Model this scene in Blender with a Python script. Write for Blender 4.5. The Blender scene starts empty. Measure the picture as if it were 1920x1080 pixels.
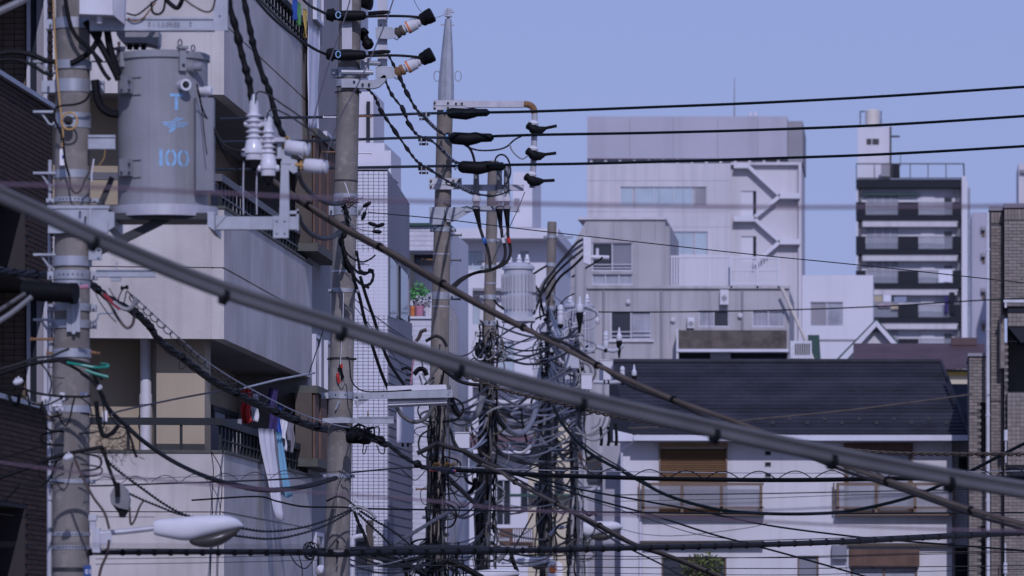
import bpy, math, random
from mathutils import Vector, Matrix

# ------------------------------------------------------------------ camera, sky, sun, exposure
R = math.radians
F, HY, CZ = 9600.0, 1190.0, 4.5          # focal length in photo pixels, horizon row, eye height
sc = bpy.context.scene
cam_d = bpy.data.cameras.new('camera')
cam = bpy.data.objects.new('camera', cam_d)
sc.collection.objects.link(cam)
sc.camera = cam
cam.location = (0, 0, CZ)
cam.rotation_euler = (R(90), 0, 0)
cam_d.sensor_width = 36.0
cam_d.lens = 180.0
cam_d.shift_y = (HY - 540) / 1920
cam_d.clip_start = 0.5
cam_d.clip_end = 6000
cam_d.dof.use_dof = True
cam_d.dof.focus_distance = 62
cam_d.dof.aperture_fstop = 5.2

SUN_EL, SUN_AZ = R(35), R(6)            # sun behind the camera and to its right
world = bpy.data.worlds.new('World')
sc.world = world
world.use_nodes = True
wn = world.node_tree.nodes
wl = world.node_tree.links
bg = wn['Background']
sky = wn.new('ShaderNodeTexSky')
sky.sky_type = 'NISHITA'
sky.sun_disc = False
sky.sun_elevation = SUN_EL
sky.sun_rotation = math.pi - SUN_AZ
sky.altitude = 0
sky.air_density = 1.6
sky.dust_density = 0.3
sky.ozone_density = 3.0
skm = wn.new('ShaderNodeMix')
skm.data_type = 'RGBA'
skm.inputs[0].default_value = 0.82
skm.inputs[7].default_value = (2.9, 3.7, 6.25, 1)      # even, thinly veiled winter sky
wl.new(sky.outputs[0], skm.inputs[6])
wl.new(skm.outputs[2], bg.inputs[0])
bg.inputs[1].default_value = 0.10
sun_d = bpy.data.lights.new('sun', 'SUN')
sun_d.energy = 2.4
sun_d.angle = R(0.5)
sun_d.color = (1.0, 0.965, 0.92)
sun = bpy.data.objects.new('sun', sun_d)
sc.collection.objects.link(sun)
sd = Vector((math.sin(SUN_AZ) * math.cos(SUN_EL), -math.cos(SUN_AZ) * math.cos(SUN_EL), math.sin(SUN_EL)))
sun.rotation_euler = sd.to_track_quat('Z', 'Y').to_euler()
sun.location = (30, -30, 60)
vs = sc.view_settings
vs.view_transform = 'Standard'
vs.look = 'None'
vs.exposure = -0.25
vs.gamma = 1.0
vs.use_curve_mapping = False
vs.use_white_balance = True
vs.white_balance_temperature = 5600
vs.white_balance_tint = 28

# ------------------------------------------------------------------ helpers
rnd = random.Random(11)
COL = sc.collection
SKEW = 0.077                             # the houses stand along the street, which bears right
Z = Vector((0, 0, 1))
V = Vector


def P(px, py, Y):
    return V(((px - 960) / F * Y, Y, CZ + (HY - py) / F * Y))


def mpp(Y):
    return Y / F


def hit(px, py, p0, n):
    """the point of the plane (p0, n) seen at photo pixel px, py"""
    d = V(((px - 960) / F, 1.0, (HY - py) / F))
    o = V((0, 0, CZ))
    t = (V(p0) - o).dot(n) / d.dot(n)
    return o + d * t


def crom(pts, step=6):
    """smooth curve through the points"""
    pts = [V(p) for p in pts]
    if len(pts) < 3:
        return [pts[0].lerp(pts[1], i / step) for i in range(step + 1)]
    out = []
    q = [pts[0] * 2 - pts[1]] + pts + [pts[-1] * 2 - pts[-2]]
    for i in range(1, len(q) - 2):
        a, b, c, d = q[i - 1:i + 3]
        for k in range(step):
            t = k / step
            out.append(0.5 * ((2 * b) + (c - a) * t + (2 * a - 5 * b + 4 * c - d) * t * t + (3 * b - a - 3 * c + d) * t ** 3))
    out.append(pts[-1])
    return out


class MB:
    def __init__(s):
        s.v, s.f, s.s = [], [], []

    def add(s, vs_, fs, sm=False):
        o = len(s.v)
        s.v += [V(x) for x in vs_]
        s.f += [tuple(i + o for i in f) for f in fs]
        s.s += [sm] * len(fs)
        return s

    def obox(s, o, ex, ey, ez):
        o = V(o); ex = V(ex); ey = V(ey); ez = V(ez)
        v = [o, o + ex, o + ex + ey, o + ey]
        v += [p + ez for p in v]
        f = [(3, 2, 1, 0), (4, 5, 6, 7), (0, 1, 5, 4), (1, 2, 6, 5), (2, 3, 7, 6), (3, 0, 4, 7)]
        if ex.cross(ey).dot(ez) < 0:
            f = [tuple(reversed(q)) for q in f]
        return s.add(v, f)

    def box(s, a, b):
        a = V(a); b = V(b); d = b - a
        return s.obox(a, (d.x, 0, 0), (0, d.y, 0), (0, 0, d.z))

    def pbox(s, x0, y0, x1, y1, Y, d):
        a = P(x0, y1, Y); b = P(x1, y0, Y)
        return s.obox((a.x, Y, a.z), (b.x - a.x, 0, 0), (SKEW * d if d > .6 else 0, d, 0), (0, 0, b.z - a.z))

    def prism(s, pts, dv):
        pts = [V(p) for p in pts]; dv = V(dv); n = len(pts)
        nn = V((0, 0, 0))
        for i in range(n):
            nn += (pts[i] - pts[0]).cross(pts[(i + 1) % n] - pts[0])
        if nn.dot(dv) > 0:
            pts.reverse()
        v = pts + [p + dv for p in pts]
        f = [tuple(range(n)), tuple(range(2 * n - 1, n - 1, -1))]
        f += [(i, i + n, (i + 1) % n + n, (i + 1) % n) for i in range(n)]
        return s.add(v, f)

    def ppoly(s, pp, Y, d):
        return s.prism([P(x, y, Y) for x, y in pp], (SKEW * d if d > .6 else 0, d, 0))

    def tube(s, pts, r, n=7, caps=True):
        pts = [V(p) for p in pts]
        m = len(pts)
        rr = r if isinstance(r, (list, tuple)) else [r] * m
        o = len(s.v)
        up = None
        for i, p in enumerate(pts):
            t = (pts[min(i + 1, m - 1)] - pts[max(i - 1, 0)])
            if t.length < 1e-9:
                t = V((0, 0, 1))
            t.normalize()
            if up is None:
                up = V((0, 0, 1)) if abs(t.z) < 0.9 else V((0, 1, 0))
            a = up - t * up.dot(t)
            if a.length < 1e-4:
                a = t.orthogonal()
            a.normalize(); up = a
            b = t.cross(a)
            for k in range(n):
                w = 2 * math.pi * k / n
                s.v.append(p + (a * math.cos(w) + b * math.sin(w)) * rr[i])
        for i in range(m - 1):
            for k in range(n):
                k2 = (k + 1) % n
                s.f.append((o + i * n + k, o + i * n + k2, o + (i + 1) * n + k2, o + (i + 1) * n + k))
                s.s.append(True)
        if caps:
            s.f.append(tuple(o + k for k in reversed(range(n)))); s.s.append(False)
            s.f.append(tuple(o + (m - 1) * n + k for k in range(n))); s.s.append(False)
        return s

    def cyl(s, a, b, r0, r1=None, n=14):
        return s.tube([a, b], [r0, r0 if r1 is None else r1], n)

    def lathe(s, base, axis, prof, n=20):
        base = V(base); axis = V(axis).normalized()
        a = axis.orthogonal().normalized(); b = axis.cross(a)
        o = len(s.v); m = len(prof)
        for t, r in prof:
            for k in range(n):
                w = 2 * math.pi * k / n
                s.v.append(base + axis * t + (a * math.cos(w) + b * math.sin(w)) * max(r, 1e-5))
        for i in range(m - 1):
            sm = abs(prof[i + 1][0] - prof[i][0]) > 1e-6
            for k in range(n):
                k2 = (k + 1) % n
                s.f.append((o + i * n + k, o + i * n + k2, o + (i + 1) * n + k2, o + (i + 1) * n + k)); s.s.append(sm)
        s.f.append(tuple(o + k for k in reversed(range(n)))); s.s.append(False)
        s.f.append(tuple(o + (m - 1) * n + k for k in range(n))); s.s.append(False)
        return s

    def build(s, name, m, parent=None, label=None, cat=None, group=None, kind=None, sharp=35):
        me = bpy.data.meshes.new(name)
        if parent is not None:
            off = rootloc(parent)
        else:
            off = V((0, 0, 0))
            if s.v:
                off = V((sum(p.x for p in s.v) / len(s.v), sum(p.y for p in s.v) / len(s.v), min(p.z for p in s.v)))
        me.from_pydata([tuple(p - off) for p in s.v], [], s.f)
        me.polygons.foreach_set('use_smooth', s.s)
        if any(s.s):
            me.set_sharp_from_angle(angle=R(sharp))
        me.materials.append(M[m] if isinstance(m, str) else m)
        o = bpy.data.objects.new(name, me)
        COL.objects.link(o)
        if parent is not None:
            o.parent = parent
        else:
            o.location = off
        tag(o, label, cat, group, kind)
        return o


def rootloc(o):
    while o.parent is not None:
        o = o.parent
    return o.location.copy()


def tag(o, label=None, cat=None, group=None, kind=None):
    if label: o['label'] = label
    if cat: o['category'] = cat
    if group: o['group'] = group
    if kind: o['kind'] = kind
    return o


def thing(name, loc, label, cat, group=None):
    o = bpy.data.objects.new(name, None)
    o.empty_display_size = 0.2
    o.location = loc
    COL.objects.link(o)
    return tag(o, label, cat, group)


# ------------------------------------------------------------------ materials
M = {}


def mat(name, col, rough=0.7, metal=0.0, var=0.12, scale=3.0, streak=0.0, streak_scale=6.0, bump=0.0, bump_scale=40.0,
        spots=0.0, rand=0.0, trans=0.0, spec=0.5, dirt=None):
    m = bpy.data.materials.new(name)
    m.use_nodes = True
    nt = m.node_tree; nd = nt.nodes; ln = nt.links
    b = nd['Principled BSDF']
    b.inputs['Roughness'].default_value = rough
    b.inputs['Metallic'].default_value = metal
    b.inputs['Specular IOR Level'].default_value = spec
    tc = nd.new('ShaderNodeTexCoord')
    c0 = nd.new('ShaderNodeRGB'); c0.outputs[0].default_value = (*col, 1)
    cur = c0.outputs[0]

    def mix(fac, other, mode='MIX'):
        nonlocal cur
        x = nd.new('ShaderNodeMix'); x.data_type = 'RGBA'; x.blend_type = mode
        ln.new(cur, x.inputs[6])
        if isinstance(other, tuple):
            x.inputs[7].default_value = (*other, 1)
        else:
            ln.new(other, x.inputs[7])
        if isinstance(fac, float):
            x.inputs[0].default_value = fac
        else:
            ln.new(fac, x.inputs[0])
        cur = x.outputs[2]

    def nz(sc_, vec=None, detail=4.0):
        n = nd.new('ShaderNodeTexNoise'); n.inputs['Scale'].default_value = sc_; n.inputs['Detail'].default_value = detail
        ln.new(vec if vec is not None else tc.outputs['Object'], n.inputs['Vector'])
        return n.outputs['Fac']

    def ramp(fac, lo, hi, mx):
        r = nd.new('ShaderNodeMapRange'); r.inputs[1].default_value = lo; r.inputs[2].default_value = hi
        r.inputs[3].default_value = 0; r.inputs[4].default_value = mx
        ln.new(fac, r.inputs[0]); return r.outputs[0]
    dk = dirt or tuple(c * 0.45 for c in col)
    if var:
        mix(ramp(nz(scale), 0.35, 0.7, min(1.0, var * 2.2)), dk)
    if streak:
        mp = nd.new('ShaderNodeMapping'); mp.inputs['Scale'].default_value = (1, 1, 0.06)
        ln.new(tc.outputs['Object'], mp.inputs[0])
        mix(ramp(nz(streak_scale, mp.outputs[0], 5.0), 0.48, 0.75, streak), dk)
    if spots:
        mix(ramp(nz(scale * 7, None, 6.0), 0.55, 0.72, spots), tuple(min(1, c * 1.7) for c in col))
    if rand:
        oi = nd.new('ShaderNodeObjectInfo')
        r = nd.new('ShaderNodeMapRange'); r.inputs[3].default_value = 1 - rand; r.inputs[4].default_value = 1 + rand
        ln.new(oi.outputs['Random'], r.inputs[0])
        h = nd.new('ShaderNodeHueSaturation'); ln.new(cur, h.inputs['Color']); ln.new(r.outputs[0], h.inputs['Value'])
        cur = h.outputs[0]
    ln.new(cur, b.inputs['Base Color'])
    if bump:
        bp = nd.new('ShaderNodeBump'); bp.inputs['Strength'].default_value = bump; bp.inputs['Distance'].default_value = 0.01
        ln.new(nz(bump_scale), bp.inputs['Height']); ln.new(bp.outputs[0], b.inputs['Normal'])
    if trans:
        t = nd.new('ShaderNodeBsdfTransparent'); ms = nd.new('ShaderNodeMixShader')
        ms.inputs[0].default_value = trans
        ln.new(b.outputs[0], ms.inputs[1]); ln.new(t.outputs[0], ms.inputs[2])
        ln.new(ms.outputs[0], nd['Material Output'].inputs[0])
    M[name] = m
    return m


mat('concrete_pole', (0.225, 0.203, 0.182), 0.85, var=0.34, scale=1.8, streak=0.7, streak_scale=9, bump=0.25, spots=0.35)
mat('concrete_pole_far', (0.215, 0.188, 0.160), 0.85, var=0.32, scale=1.5, streak=0.65, streak_scale=8, spots=0.25)
mat('galvanized', (0.36, 0.38, 0.42), 0.5, 0.35, var=0.16, scale=7, streak=0.25, streak_scale=20)
mat('pale_steel', (0.46, 0.46, 0.50), 0.5, 0.25, var=0.14, scale=6, streak=0.3, streak_scale=14)
mat('rust', (0.22, 0.115, 0.05), 0.8, var=0.25, scale=20)
mat('transformer_grey', (0.265, 0.27, 0.292), 0.5, 0.0, var=0.12, scale=4, streak=0.5, streak_scale=9, dirt=(0.15, 0.147, 0.15), spots=0.10, spec=0.35)
mat('transformer_pale', (0.43, 0.44, 0.48), 0.45, 0.0, var=0.10, scale=2.5, streak=0.25)
mat('paint_blue', (0.22, 0.46, 0.74), 0.6, var=0.34, scale=26, dirt=(0.2, 0.26, 0.33))
mat('porcelain', (0.62, 0.62, 0.66), 0.2, var=0.16, scale=9, dirt=(0.3, 0.28, 0.26))
mat('black_rubber', (0.006, 0.0065, 0.008), 0.6, spec=0.12, var=0.2, scale=20)
mat('black_cable', (0.006, 0.0065, 0.008), 0.6, spec=0.12, var=0.2, scale=8)
mat('green_black_cable', (0.006, 0.012, 0.014), 0.6, spec=0.12, var=0.2, scale=8)
mat('grey_cable', (0.100, 0.098, 0.102), 0.55, spec=0.3, var=0.2, scale=3)
mat('dim_cable', (0.022, 0.021, 0.023), 0.6, spec=0.2, var=0.2, scale=5)
mat('light_cable', (0.19, 0.19, 0.20), 0.5, var=0.2, scale=6)
mat('brown_cable', (0.090, 0.072, 0.056), 0.6, spec=0.25, var=0.3, scale=5)
mat('umber_cable', (0.060, 0.036, 0.030), 0.55, var=0.3, scale=5)
mat('purple_wire', (0.060, 0.020, 0.055), 0.5, var=0.1)
mat('red_wire', (0.25, 0.02, 0.03), 0.5, var=0.1)
mat('green_sleeve', (0.01, 0.22, 0.15), 0.4, var=0.1)
mat('white_plastic', (0.60, 0.60, 0.64), 0.45, var=0.16, scale=5, streak=0.2, dirt=(0.3, 0.28, 0.27))
mat('lamp_white', (0.60, 0.60, 0.63), 0.5, spec=0.3, var=0.16, scale=3)
mat('lamp_lens', (0.055, 0.05, 0.045), 0.3, var=0.1, scale=8)
mat('yellow_tape', (0.42, 0.25, 0.07), 0.6)
mat('blue_tape', (0.05, 0.17, 0.50), 0.5)
mat('dark_steel', (0.028, 0.030, 0.034), 0.5, 0.2, var=0.15)
# buildings
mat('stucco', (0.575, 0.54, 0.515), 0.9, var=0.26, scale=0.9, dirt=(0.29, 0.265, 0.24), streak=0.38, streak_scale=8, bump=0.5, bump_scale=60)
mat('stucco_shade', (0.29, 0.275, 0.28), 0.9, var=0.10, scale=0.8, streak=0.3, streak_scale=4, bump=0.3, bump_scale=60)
mat('beige_wall', (0.40, 0.335, 0.24), 0.9, var=0.14, scale=0.7, streak=0.2, streak_scale=3, bump=0.2, bump_scale=60)
mat('moss_coping', (0.10, 0.10, 0.085), 0.9, var=0.3, scale=5)
mat('dark_rail', (0.022, 0.026, 0.028), 0.65, 0.0, spec=0.25, var=0.2, scale=4)
mat('grey_rail', (0.11, 0.11, 0.12), 0.55, 0.1, var=0.2, scale=4)
mat('brown_wood', (0.13, 0.075, 0.052), 0.8, var=0.25, scale=4, streak=0.4, streak_scale=12)
mat('wood_shade', (0.085, 0.07, 0.055), 0.8, var=0.25, scale=3, streak=0.4)
mat('window_glass', (0.035, 0.04, 0.05), 0.06, var=0.3, scale=1.2)
mat('window_curtain', (0.34, 0.35, 0.40), 0.5, var=0.3, scale=2.0, streak=0.5, streak_scale=9)
mat('window_pale', (0.40, 0.47, 0.53), 0.15, var=0.1, scale=0.7)
mat('window_frame', (0.55, 0.55, 0.60), 0.4, 0.2, var=0.1)
mat('frame_dark', (0.04, 0.04, 0.045), 0.5, 0.2, var=0.1)
mat('frame_brown', (0.15, 0.10, 0.062), 0.55, var=0.2, scale=3)
mat('brown_tile', (0.062, 0.040, 0.032), 0.85, spec=0.12, var=0.2, scale=1.5, rand=0.22)
mat('brown_tile_joined', (0.060, 0.039, 0.031), 0.85, spec=0.12, var=0.28, scale=9)
mat('brown_joint', (0.035, 0.03, 0.03), 0.9, var=0.1)
mat('niche_tile', (0.16, 0.115, 0.08), 0.5, var=0.2, scale=6, rand=0.12)
mat('white_tile', (0.57, 0.57, 0.63), 0.4, var=0.10, scale=0.6, streak=0.15, rand=0.06)
mat('tile_joint', (0.50, 0.50, 0.55), 0.9, var=0.1)
mat('far_white', (0.56, 0.535, 0.56), 0.9, var=0.10, scale=0.25, streak=0.38, streak_scale=1.6)
mat('far_white_plain', (0.60, 0.59, 0.63), 0.9, var=0.06, scale=0.3, streak=0.12, streak_scale=1.5)
mat('far_mauve', (0.41, 0.40, 0.46), 0.9, var=0.10, scale=0.2, streak=0.25, streak_scale=0.8)
mat('far_grey', (0.28, 0.27, 0.295), 0.9, var=0.10, scale=0.4, streak=0.35, streak_scale=1.2)
mat('concrete_grey', (0.42, 0.40, 0.41), 0.9, var=0.16, scale=0.4, streak=0.55, streak_scale=2.2)
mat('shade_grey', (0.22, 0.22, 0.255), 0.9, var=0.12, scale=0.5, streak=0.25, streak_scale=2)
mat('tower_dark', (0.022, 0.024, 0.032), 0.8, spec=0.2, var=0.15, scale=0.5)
mat('tower_glass', (0.36, 0.38, 0.42), 0.2, var=0.2, scale=0.4, trans=0.55)
mat('tower_pane', (0.30, 0.31, 0.36), 0.3, var=0.3, scale=0.5, streak=0.4, streak_scale=3)
mat('pebble_dash', (0.115, 0.098, 0.085), 0.95, var=0.45, scale=2.5, bump=0.8, bump_scale=14, spots=0.4)
mat('roof_slate', (0.032, 0.032, 0.043), 0.75, spec=0.25, var=0.35, scale=1.1, rand=0.32, streak=0.35, streak_scale=2.2, spots=0.3)
mat('roof_brown', (0.085, 0.050, 0.052), 0.7, var=0.2, scale=1.5, rand=0.08)
mat('cream_wall', (0.55, 0.49, 0.36), 0.9, var=0.08, scale=0.5)
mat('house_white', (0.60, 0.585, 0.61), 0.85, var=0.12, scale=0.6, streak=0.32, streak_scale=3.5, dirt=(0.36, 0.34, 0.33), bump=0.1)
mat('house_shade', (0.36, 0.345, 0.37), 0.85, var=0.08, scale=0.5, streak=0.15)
mat('gutter_white', (0.60, 0.60, 0.66), 0.45, var=0.10, scale=1.5)
mat('shutter_brown', (0.235, 0.145, 0.078), 0.5, var=0.15, scale=1.0, streak=0.2, streak_scale=4, rand=0.06)
mat('balcony_pane', (0.42, 0.42, 0.46), 0.25, var=0.1, scale=1.0, trans=0.62)
mat('grey_brick', (0.245, 0.21, 0.182), 0.8, var=0.25, scale=6, rand=0.16)
mat('grey_brick_joined', (0.235, 0.202, 0.176), 0.8, var=0.35, scale=7)
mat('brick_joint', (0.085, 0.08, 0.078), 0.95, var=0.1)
mat('green_panel', (0.015, 0.06, 0.05), 0.6)
mat('pale_yellow', (0.42, 0.36, 0.26), 0.9)
mat('pale_pink', (0.40, 0.30, 0.34), 0.9)
mat('pale_blue', (0.24, 0.27, 0.36), 0.9)
mat('red_roof', (0.15, 0.072, 0.075), 0.8, var=0.1)
mat('tank_cream', (0.58, 0.53, 0.47), 0.6, var=0.08)
mat('leaf', (0.10, 0.13, 0.02), 0.6, var=0.3, scale=10, rand=0.2)
mat('leaf_dark', (0.035, 0.06, 0.025), 0.6, var=0.3, scale=10)
mat('cloth_white', (0.66, 0.66, 0.72), 0.9, var=0.08, scale=4)
mat('cloth_red', (0.46, 0.025, 0.02), 0.9, var=0.15, scale=6)
mat('cloth_purple', (0.045, 0.03, 0.13), 0.9, var=0.15, scale=6)
mat('cloth_blue', (0.04, 0.10, 0.42), 0.9, var=0.15, scale=6)
mat('cloth_sky', (0.22, 0.46, 0.62), 0.9, var=0.1, scale=5)
mat('cloth_grey', (0.22, 0.21, 0.25), 0.9, var=0.15, scale=6)
mat('cloth_green', (0.10, 0.32, 0.10), 0.9, var=0.15, scale=6)
mat('cloth_yellow', (0.50, 0.35, 0.08), 0.9, var=0.15, scale=6)
mat('cloth_orange', (0.55, 0.18, 0.05), 0.9, var=0.15, scale=6)
mat('cloth_pink', (0.42, 0.18, 0.25), 0.9, var=0.15, scale=6)
mat('sign_white', (0.70, 0.68, 0.70), 0.5, var=0.04)
mat('sign_orange', (0.62, 0.16, 0.03), 0.5, var=0.05)
mat('sign_blue', (0.02, 0.06, 0.22), 0.4, var=0.05)
mat('asphalt', (0.05, 0.05, 0.052), 0.9, var=0.2, scale=2)
mat('paving', (0.20, 0.19, 0.18), 0.9, var=0.15, scale=2)

# ------------------------------------------------------------------ ground
g = MB(); g.box((-900, -200, -0.3), (900, 1500, 0)); g.build('ground', 'paving', kind='structure')
g = MB()
d_ = V((0.026, 1, 0)); o_ = V((-0.9, -60, 0.004))
g.add([o_, o_ + V((5.2, 0, 0)), o_ + V((5.2, 0, 0)) + d_ * 300, o_ + d_ * 300], [(0, 1, 2, 3)])
g.build('road', 'asphalt', kind='structure')
# ------------------------------------------------------------------ building helpers


def gpy(Y):
    return HY + CZ * F / Y


def wall_cells(mb, x0, y0, x1, y1, Y, d, holes=()):
    xs = sorted({x0, x1} | {min(max(h[i], x0), x1) for h in holes for i in (0, 2)})
    ys = sorted({y0, y1} | {min(max(h[i], y0), y1) for h in holes for i in (1, 3)})
    for i in range(len(xs) - 1):
        for j in range(len(ys) - 1):
            cx, cy = (xs[i] + xs[i + 1]) / 2, (ys[j] + ys[j + 1]) / 2
            if any(h[0] < cx < h[2] and h[1] < cy < h[3] for h in holes):
                continue
            mb.pbox(xs[i], ys[j], xs[i + 1], ys[j + 1], Y, d)
    return mb


def window(par, x0, y0, x1, y1, Y, n=2, frame='window_frame', pane='window_glass', fw=2.0, rec=0.10, rails=(), panes=None, label=None):
    """a window standing in a hole of a wall whose face is at Y: frame part with its panes"""
    mb = MB()
    yy = Y + rec * 0.5
    d = 0.06
    mb.pbox(x0, y0, x1, y0 + fw, yy, d); mb.pbox(x0, y1 - fw, x1, y1, yy, d)
    w = (x1 - x0) / n
    for k in range(n + 1):
        c = min(max(x0 + k * w, x0 + fw / 2), x1 - fw / 2)
        mb.pbox(c - fw / 2, y0 + fw, c + fw / 2, y1 - fw, yy, d)
    for ry in rails:
        mb.pbox(x0 + fw / 2, ry - fw * 0.4, x1 - fw / 2, ry + fw * 0.4, yy - 0.01, d * 0.9)
    o = mb.build('window', frame, par, label=label)
    for k in range(n):
        pm = panes[k] if panes else pane
        q = MB(); q.pbox(x0 + k * w + fw / 2 - .2, y0 + fw - .2, x0 + (k + 1) * w - fw / 2 + .2, y1 - fw + .2, Y + rec + 0.02 + 0.004 * (k % 2), 0.03)
        q.build('pane', pm, o)
    return o


def block(par, name, x0, y0, x1, Y, depth, m, holes=(), y1=None, skin=0.25):
    """front wall with openings plus the body behind it"""
    y1 = gpy(Y) if y1 is None else y1
    mb = MB()
    if holes:
        wall_cells(mb, x0, y0, x1, y1, Y, skin, holes)
        a = P(x0, y1, Y); b = P(x1, y0, Y)
        mb.obox((a.x + .003, Y + skin + .002, a.z), (b.x - a.x - .006, 0, 0), (SKEW * depth, depth - skin, 0), (0, 0, b.z - a.z - .003))
    else:
        mb.pbox(x0, y0, x1, y1, Y, depth)
    return mb.build(name, m, par)


def pieces(par, name, O, eu, ev, n, W, H, bw, bh, j, proud, m, mj=None, holes=(), limit=300, first=None, bond=0.5, joined='brick_facing', soldier=0.0):
    """a field of bricks or tiles on the plane O + eu*u + ev*v, facing n: the first `limit` whole pieces are objects, the rest one joined part"""
    O = V(O); eu = V(eu).normalized(); ev = V(ev).normalized(); n = V(n).normalized()
    O = O - n * .003; proud += .003          # bedded 3 mm into the wall
    full, rest = [], []
    nr = int(H / bh)
    for r in range(nr):
        v0 = r * bh
        off = -(bw * bond if r % 2 else 0)
        u = off
        while u < W - 0.01:
            a, b = max(u, 0), min(u + bw, W)
            u += bw
            if b - a < 0.02: continue
            a2, b2 = a + j / 2, b - j / 2
            c = ((a + b) / 2, v0 + bh / 2)
            if any(h[0] < c[0] < h[2] and h[1] < c[1] < h[3] for h in holes): continue
            whole = (b - a) > bw * 0.98
            (full if whole else rest).append((a2, b2, v0 + j / 2, v0 + bh - j / 2))
    if first: full.sort(key=lambda q: first((q[0] + q[1]) / 2, (q[2] + q[3]) / 2))
    singles, rest = full[:limit], rest + full[limit:]
    root = rootloc(par)
    if singles:
        hu, hv = (bw - j) / 2, (bh - j) / 2
        me = None
        for q in singles:
            c = O + eu * (q[0] + q[1]) / 2 + ev * (q[2] + q[3]) / 2 + n * rnd.uniform(0, 0.3) * (proud - .003)
            if me is None:
                mb = MB(); mb.obox(-eu * hu - ev * hv, eu * 2 * hu, ev * 2 * hv, n * proud)
                o = mb.build(name, m, None); o.location = (0, 0, 0)
                off = V((sum(p.x for p in mb.v) / 8, sum(p.y for p in mb.v) / 8, min(p.z for p in mb.v)))
                for vv in o.data.vertices: vv.co += off
                me = o
                o.parent = par; o.location = c - root
            else:
                o = me.copy(); COL.objects.link(o); o.parent = par; o.location = c - root
    if rest:
        mb = MB()
        for q in rest:
            k = rnd.uniform(0.9, 1.15)
            mb.obox(O + eu * q[0] + ev * q[2], eu * (q[1] - q[0]), ev * (q[3] - q[2]), n * proud * k)
        mb.build(joined, mj or m, par, kind='stuff')


# ------------------------------------------------------------------ building with brown tiles, far left
AD = V((0.0745, 1, 0)).normalized()          # along its street wall
AN = V((1, -0.0745, 0)).normalized()         # out of the wall
A1 = P(97, 0, 45.0); A1.z = 0


def Aat(px, py):
    p = hit(px, py, A1, AN)
    return (p - A1).dot(AD), p.z


ta = thing('tiled_building', A1, 'dark brown tiled building with recessed window bays beside the transformer pole', 'building')
holes_w = []                                  # (s0, z0, s1, z1) in wall coordinates
s_n = Aat(91, 650)[0]
s_d = Aat(46, 460)[0]
z_ledge = Aat(88, 762)[1]
zf = 2.66
for k in range(-1, 3):
    zl = z_ledge + zf * k
    holes_w.append((-12, zl, s_n, zl + 1.02))          # bay
    holes_w.append((-12, zl + 1.06, s_d, zl + 1.74))   # dark opening above it
mb = MB()
L0, L1, ZT = -5.2, 0.0, 13.0
ss = sorted({L0, L1} | {min(max(h[i], L0), L1) for h in holes_w for i in (0, 2)})
zs = sorted({0.0, ZT} | {min(max(h[i], 0), ZT) for h in holes_w for i in (1, 3)})
for i in range(len(ss) - 1):
    for j in range(len(zs) - 1):
        c = ((ss[i] + ss[i + 1]) / 2, (zs[j] + zs[j + 1]) / 2)
        if any(h[0] < c[0] < h[2] and h[1] < c[1] < h[3] for h in holes_w): continue
        mb.obox(A1 + AD * ss[i] + Z * zs[j], AD * (ss[i + 1] - ss[i]), -AN * 0.8, Z * (zs[j + 1] - zs[j]))
wa = mb.build('wall', 'brown_joint', ta)
mb = MB(); mb.obox(A1 + AD * L0 - AN * 0.802, AD * (L1 - L0), -AN * 6, Z * ZT); mb.build('building_core', 'wood_shade', ta)
pieces(wa, 'brick', A1 + AD * L0, AD, Z, AN, L1 - L0, ZT, 0.20, 0.0425, 0.007, 0.010, 'brown_tile', 'brown_tile_joined', bond=0.5,
       holes=[(h[0] - L0, h[1] - .02, h[2] - L0 + .02, h[3] + .02) for h in holes_w], limit=300,
       first=lambda u, v: abs(v - 5.6) + (0 if u > L1 - L0 - 2.6 else 9))
for k in range(-1, 3):
    zl = z_ledge + zf * k
    e = A1 + AD * (s_n - 0.004)
    # the far reveal of the bay: square tiles and a tall window strip in a silver frame
    ny = -AD
    pieces(ta, 'tile', e - AN * 0.80 + Z * zl, AN, Z, ny, 0.60, 1.02, 0.10, 0.05, 0.006, 0.008, 'niche_tile', bond=0.0, limit=80, joined='tile_facing')
    f = MB()
    f.obox(e - AN * 0.185 + Z * zl, AN * 0.03, ny * 0.05, Z * 1.02); f.obox(e - AN * 0.035 + Z * zl, AN * 0.03, ny * 0.05, Z * 1.02)
    wf = f.build('window', 'window_frame', ta)
    q = MB(); q.obox(e - AN * 0.155 + Z * zl, AN * 0.05, ny * 0.02, Z * 1.02); q.build('pane', 'window_glass', wf)
    q = MB(); q.obox(e - AN * 0.100 + Z * zl, AN * 0.06, ny * 0.03, Z * 1.02); q.build('pane', 'far_grey', wf)
    q = MB(); q.obox(A1 + AD * L0 + Z * (zl - 0.045) + AN * 0.0, AD * (s_n + 0.06 - L0), AN * 0.05, Z * 0.04); q.build('window_sill', 'galvanized', ta)

# ------------------------------------------------------------------ apartment building with concrete balconies
BA = V((0.072, 1, 0)).normalized()
BF = V((-0.99, -0.14, 0))
BO = P(420, 636, 60.0); BO.z = 0


def B(u, w, z):
    return BO + BA * u + BF * w + Z * z


def bbox(mb, u0, u1, w0, w1, z0, z1):
    return mb.obox(B(u0, w0, z0), BA * (u1 - u0), BF * (w1 - w0), Z * (z1 - z0))


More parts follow.
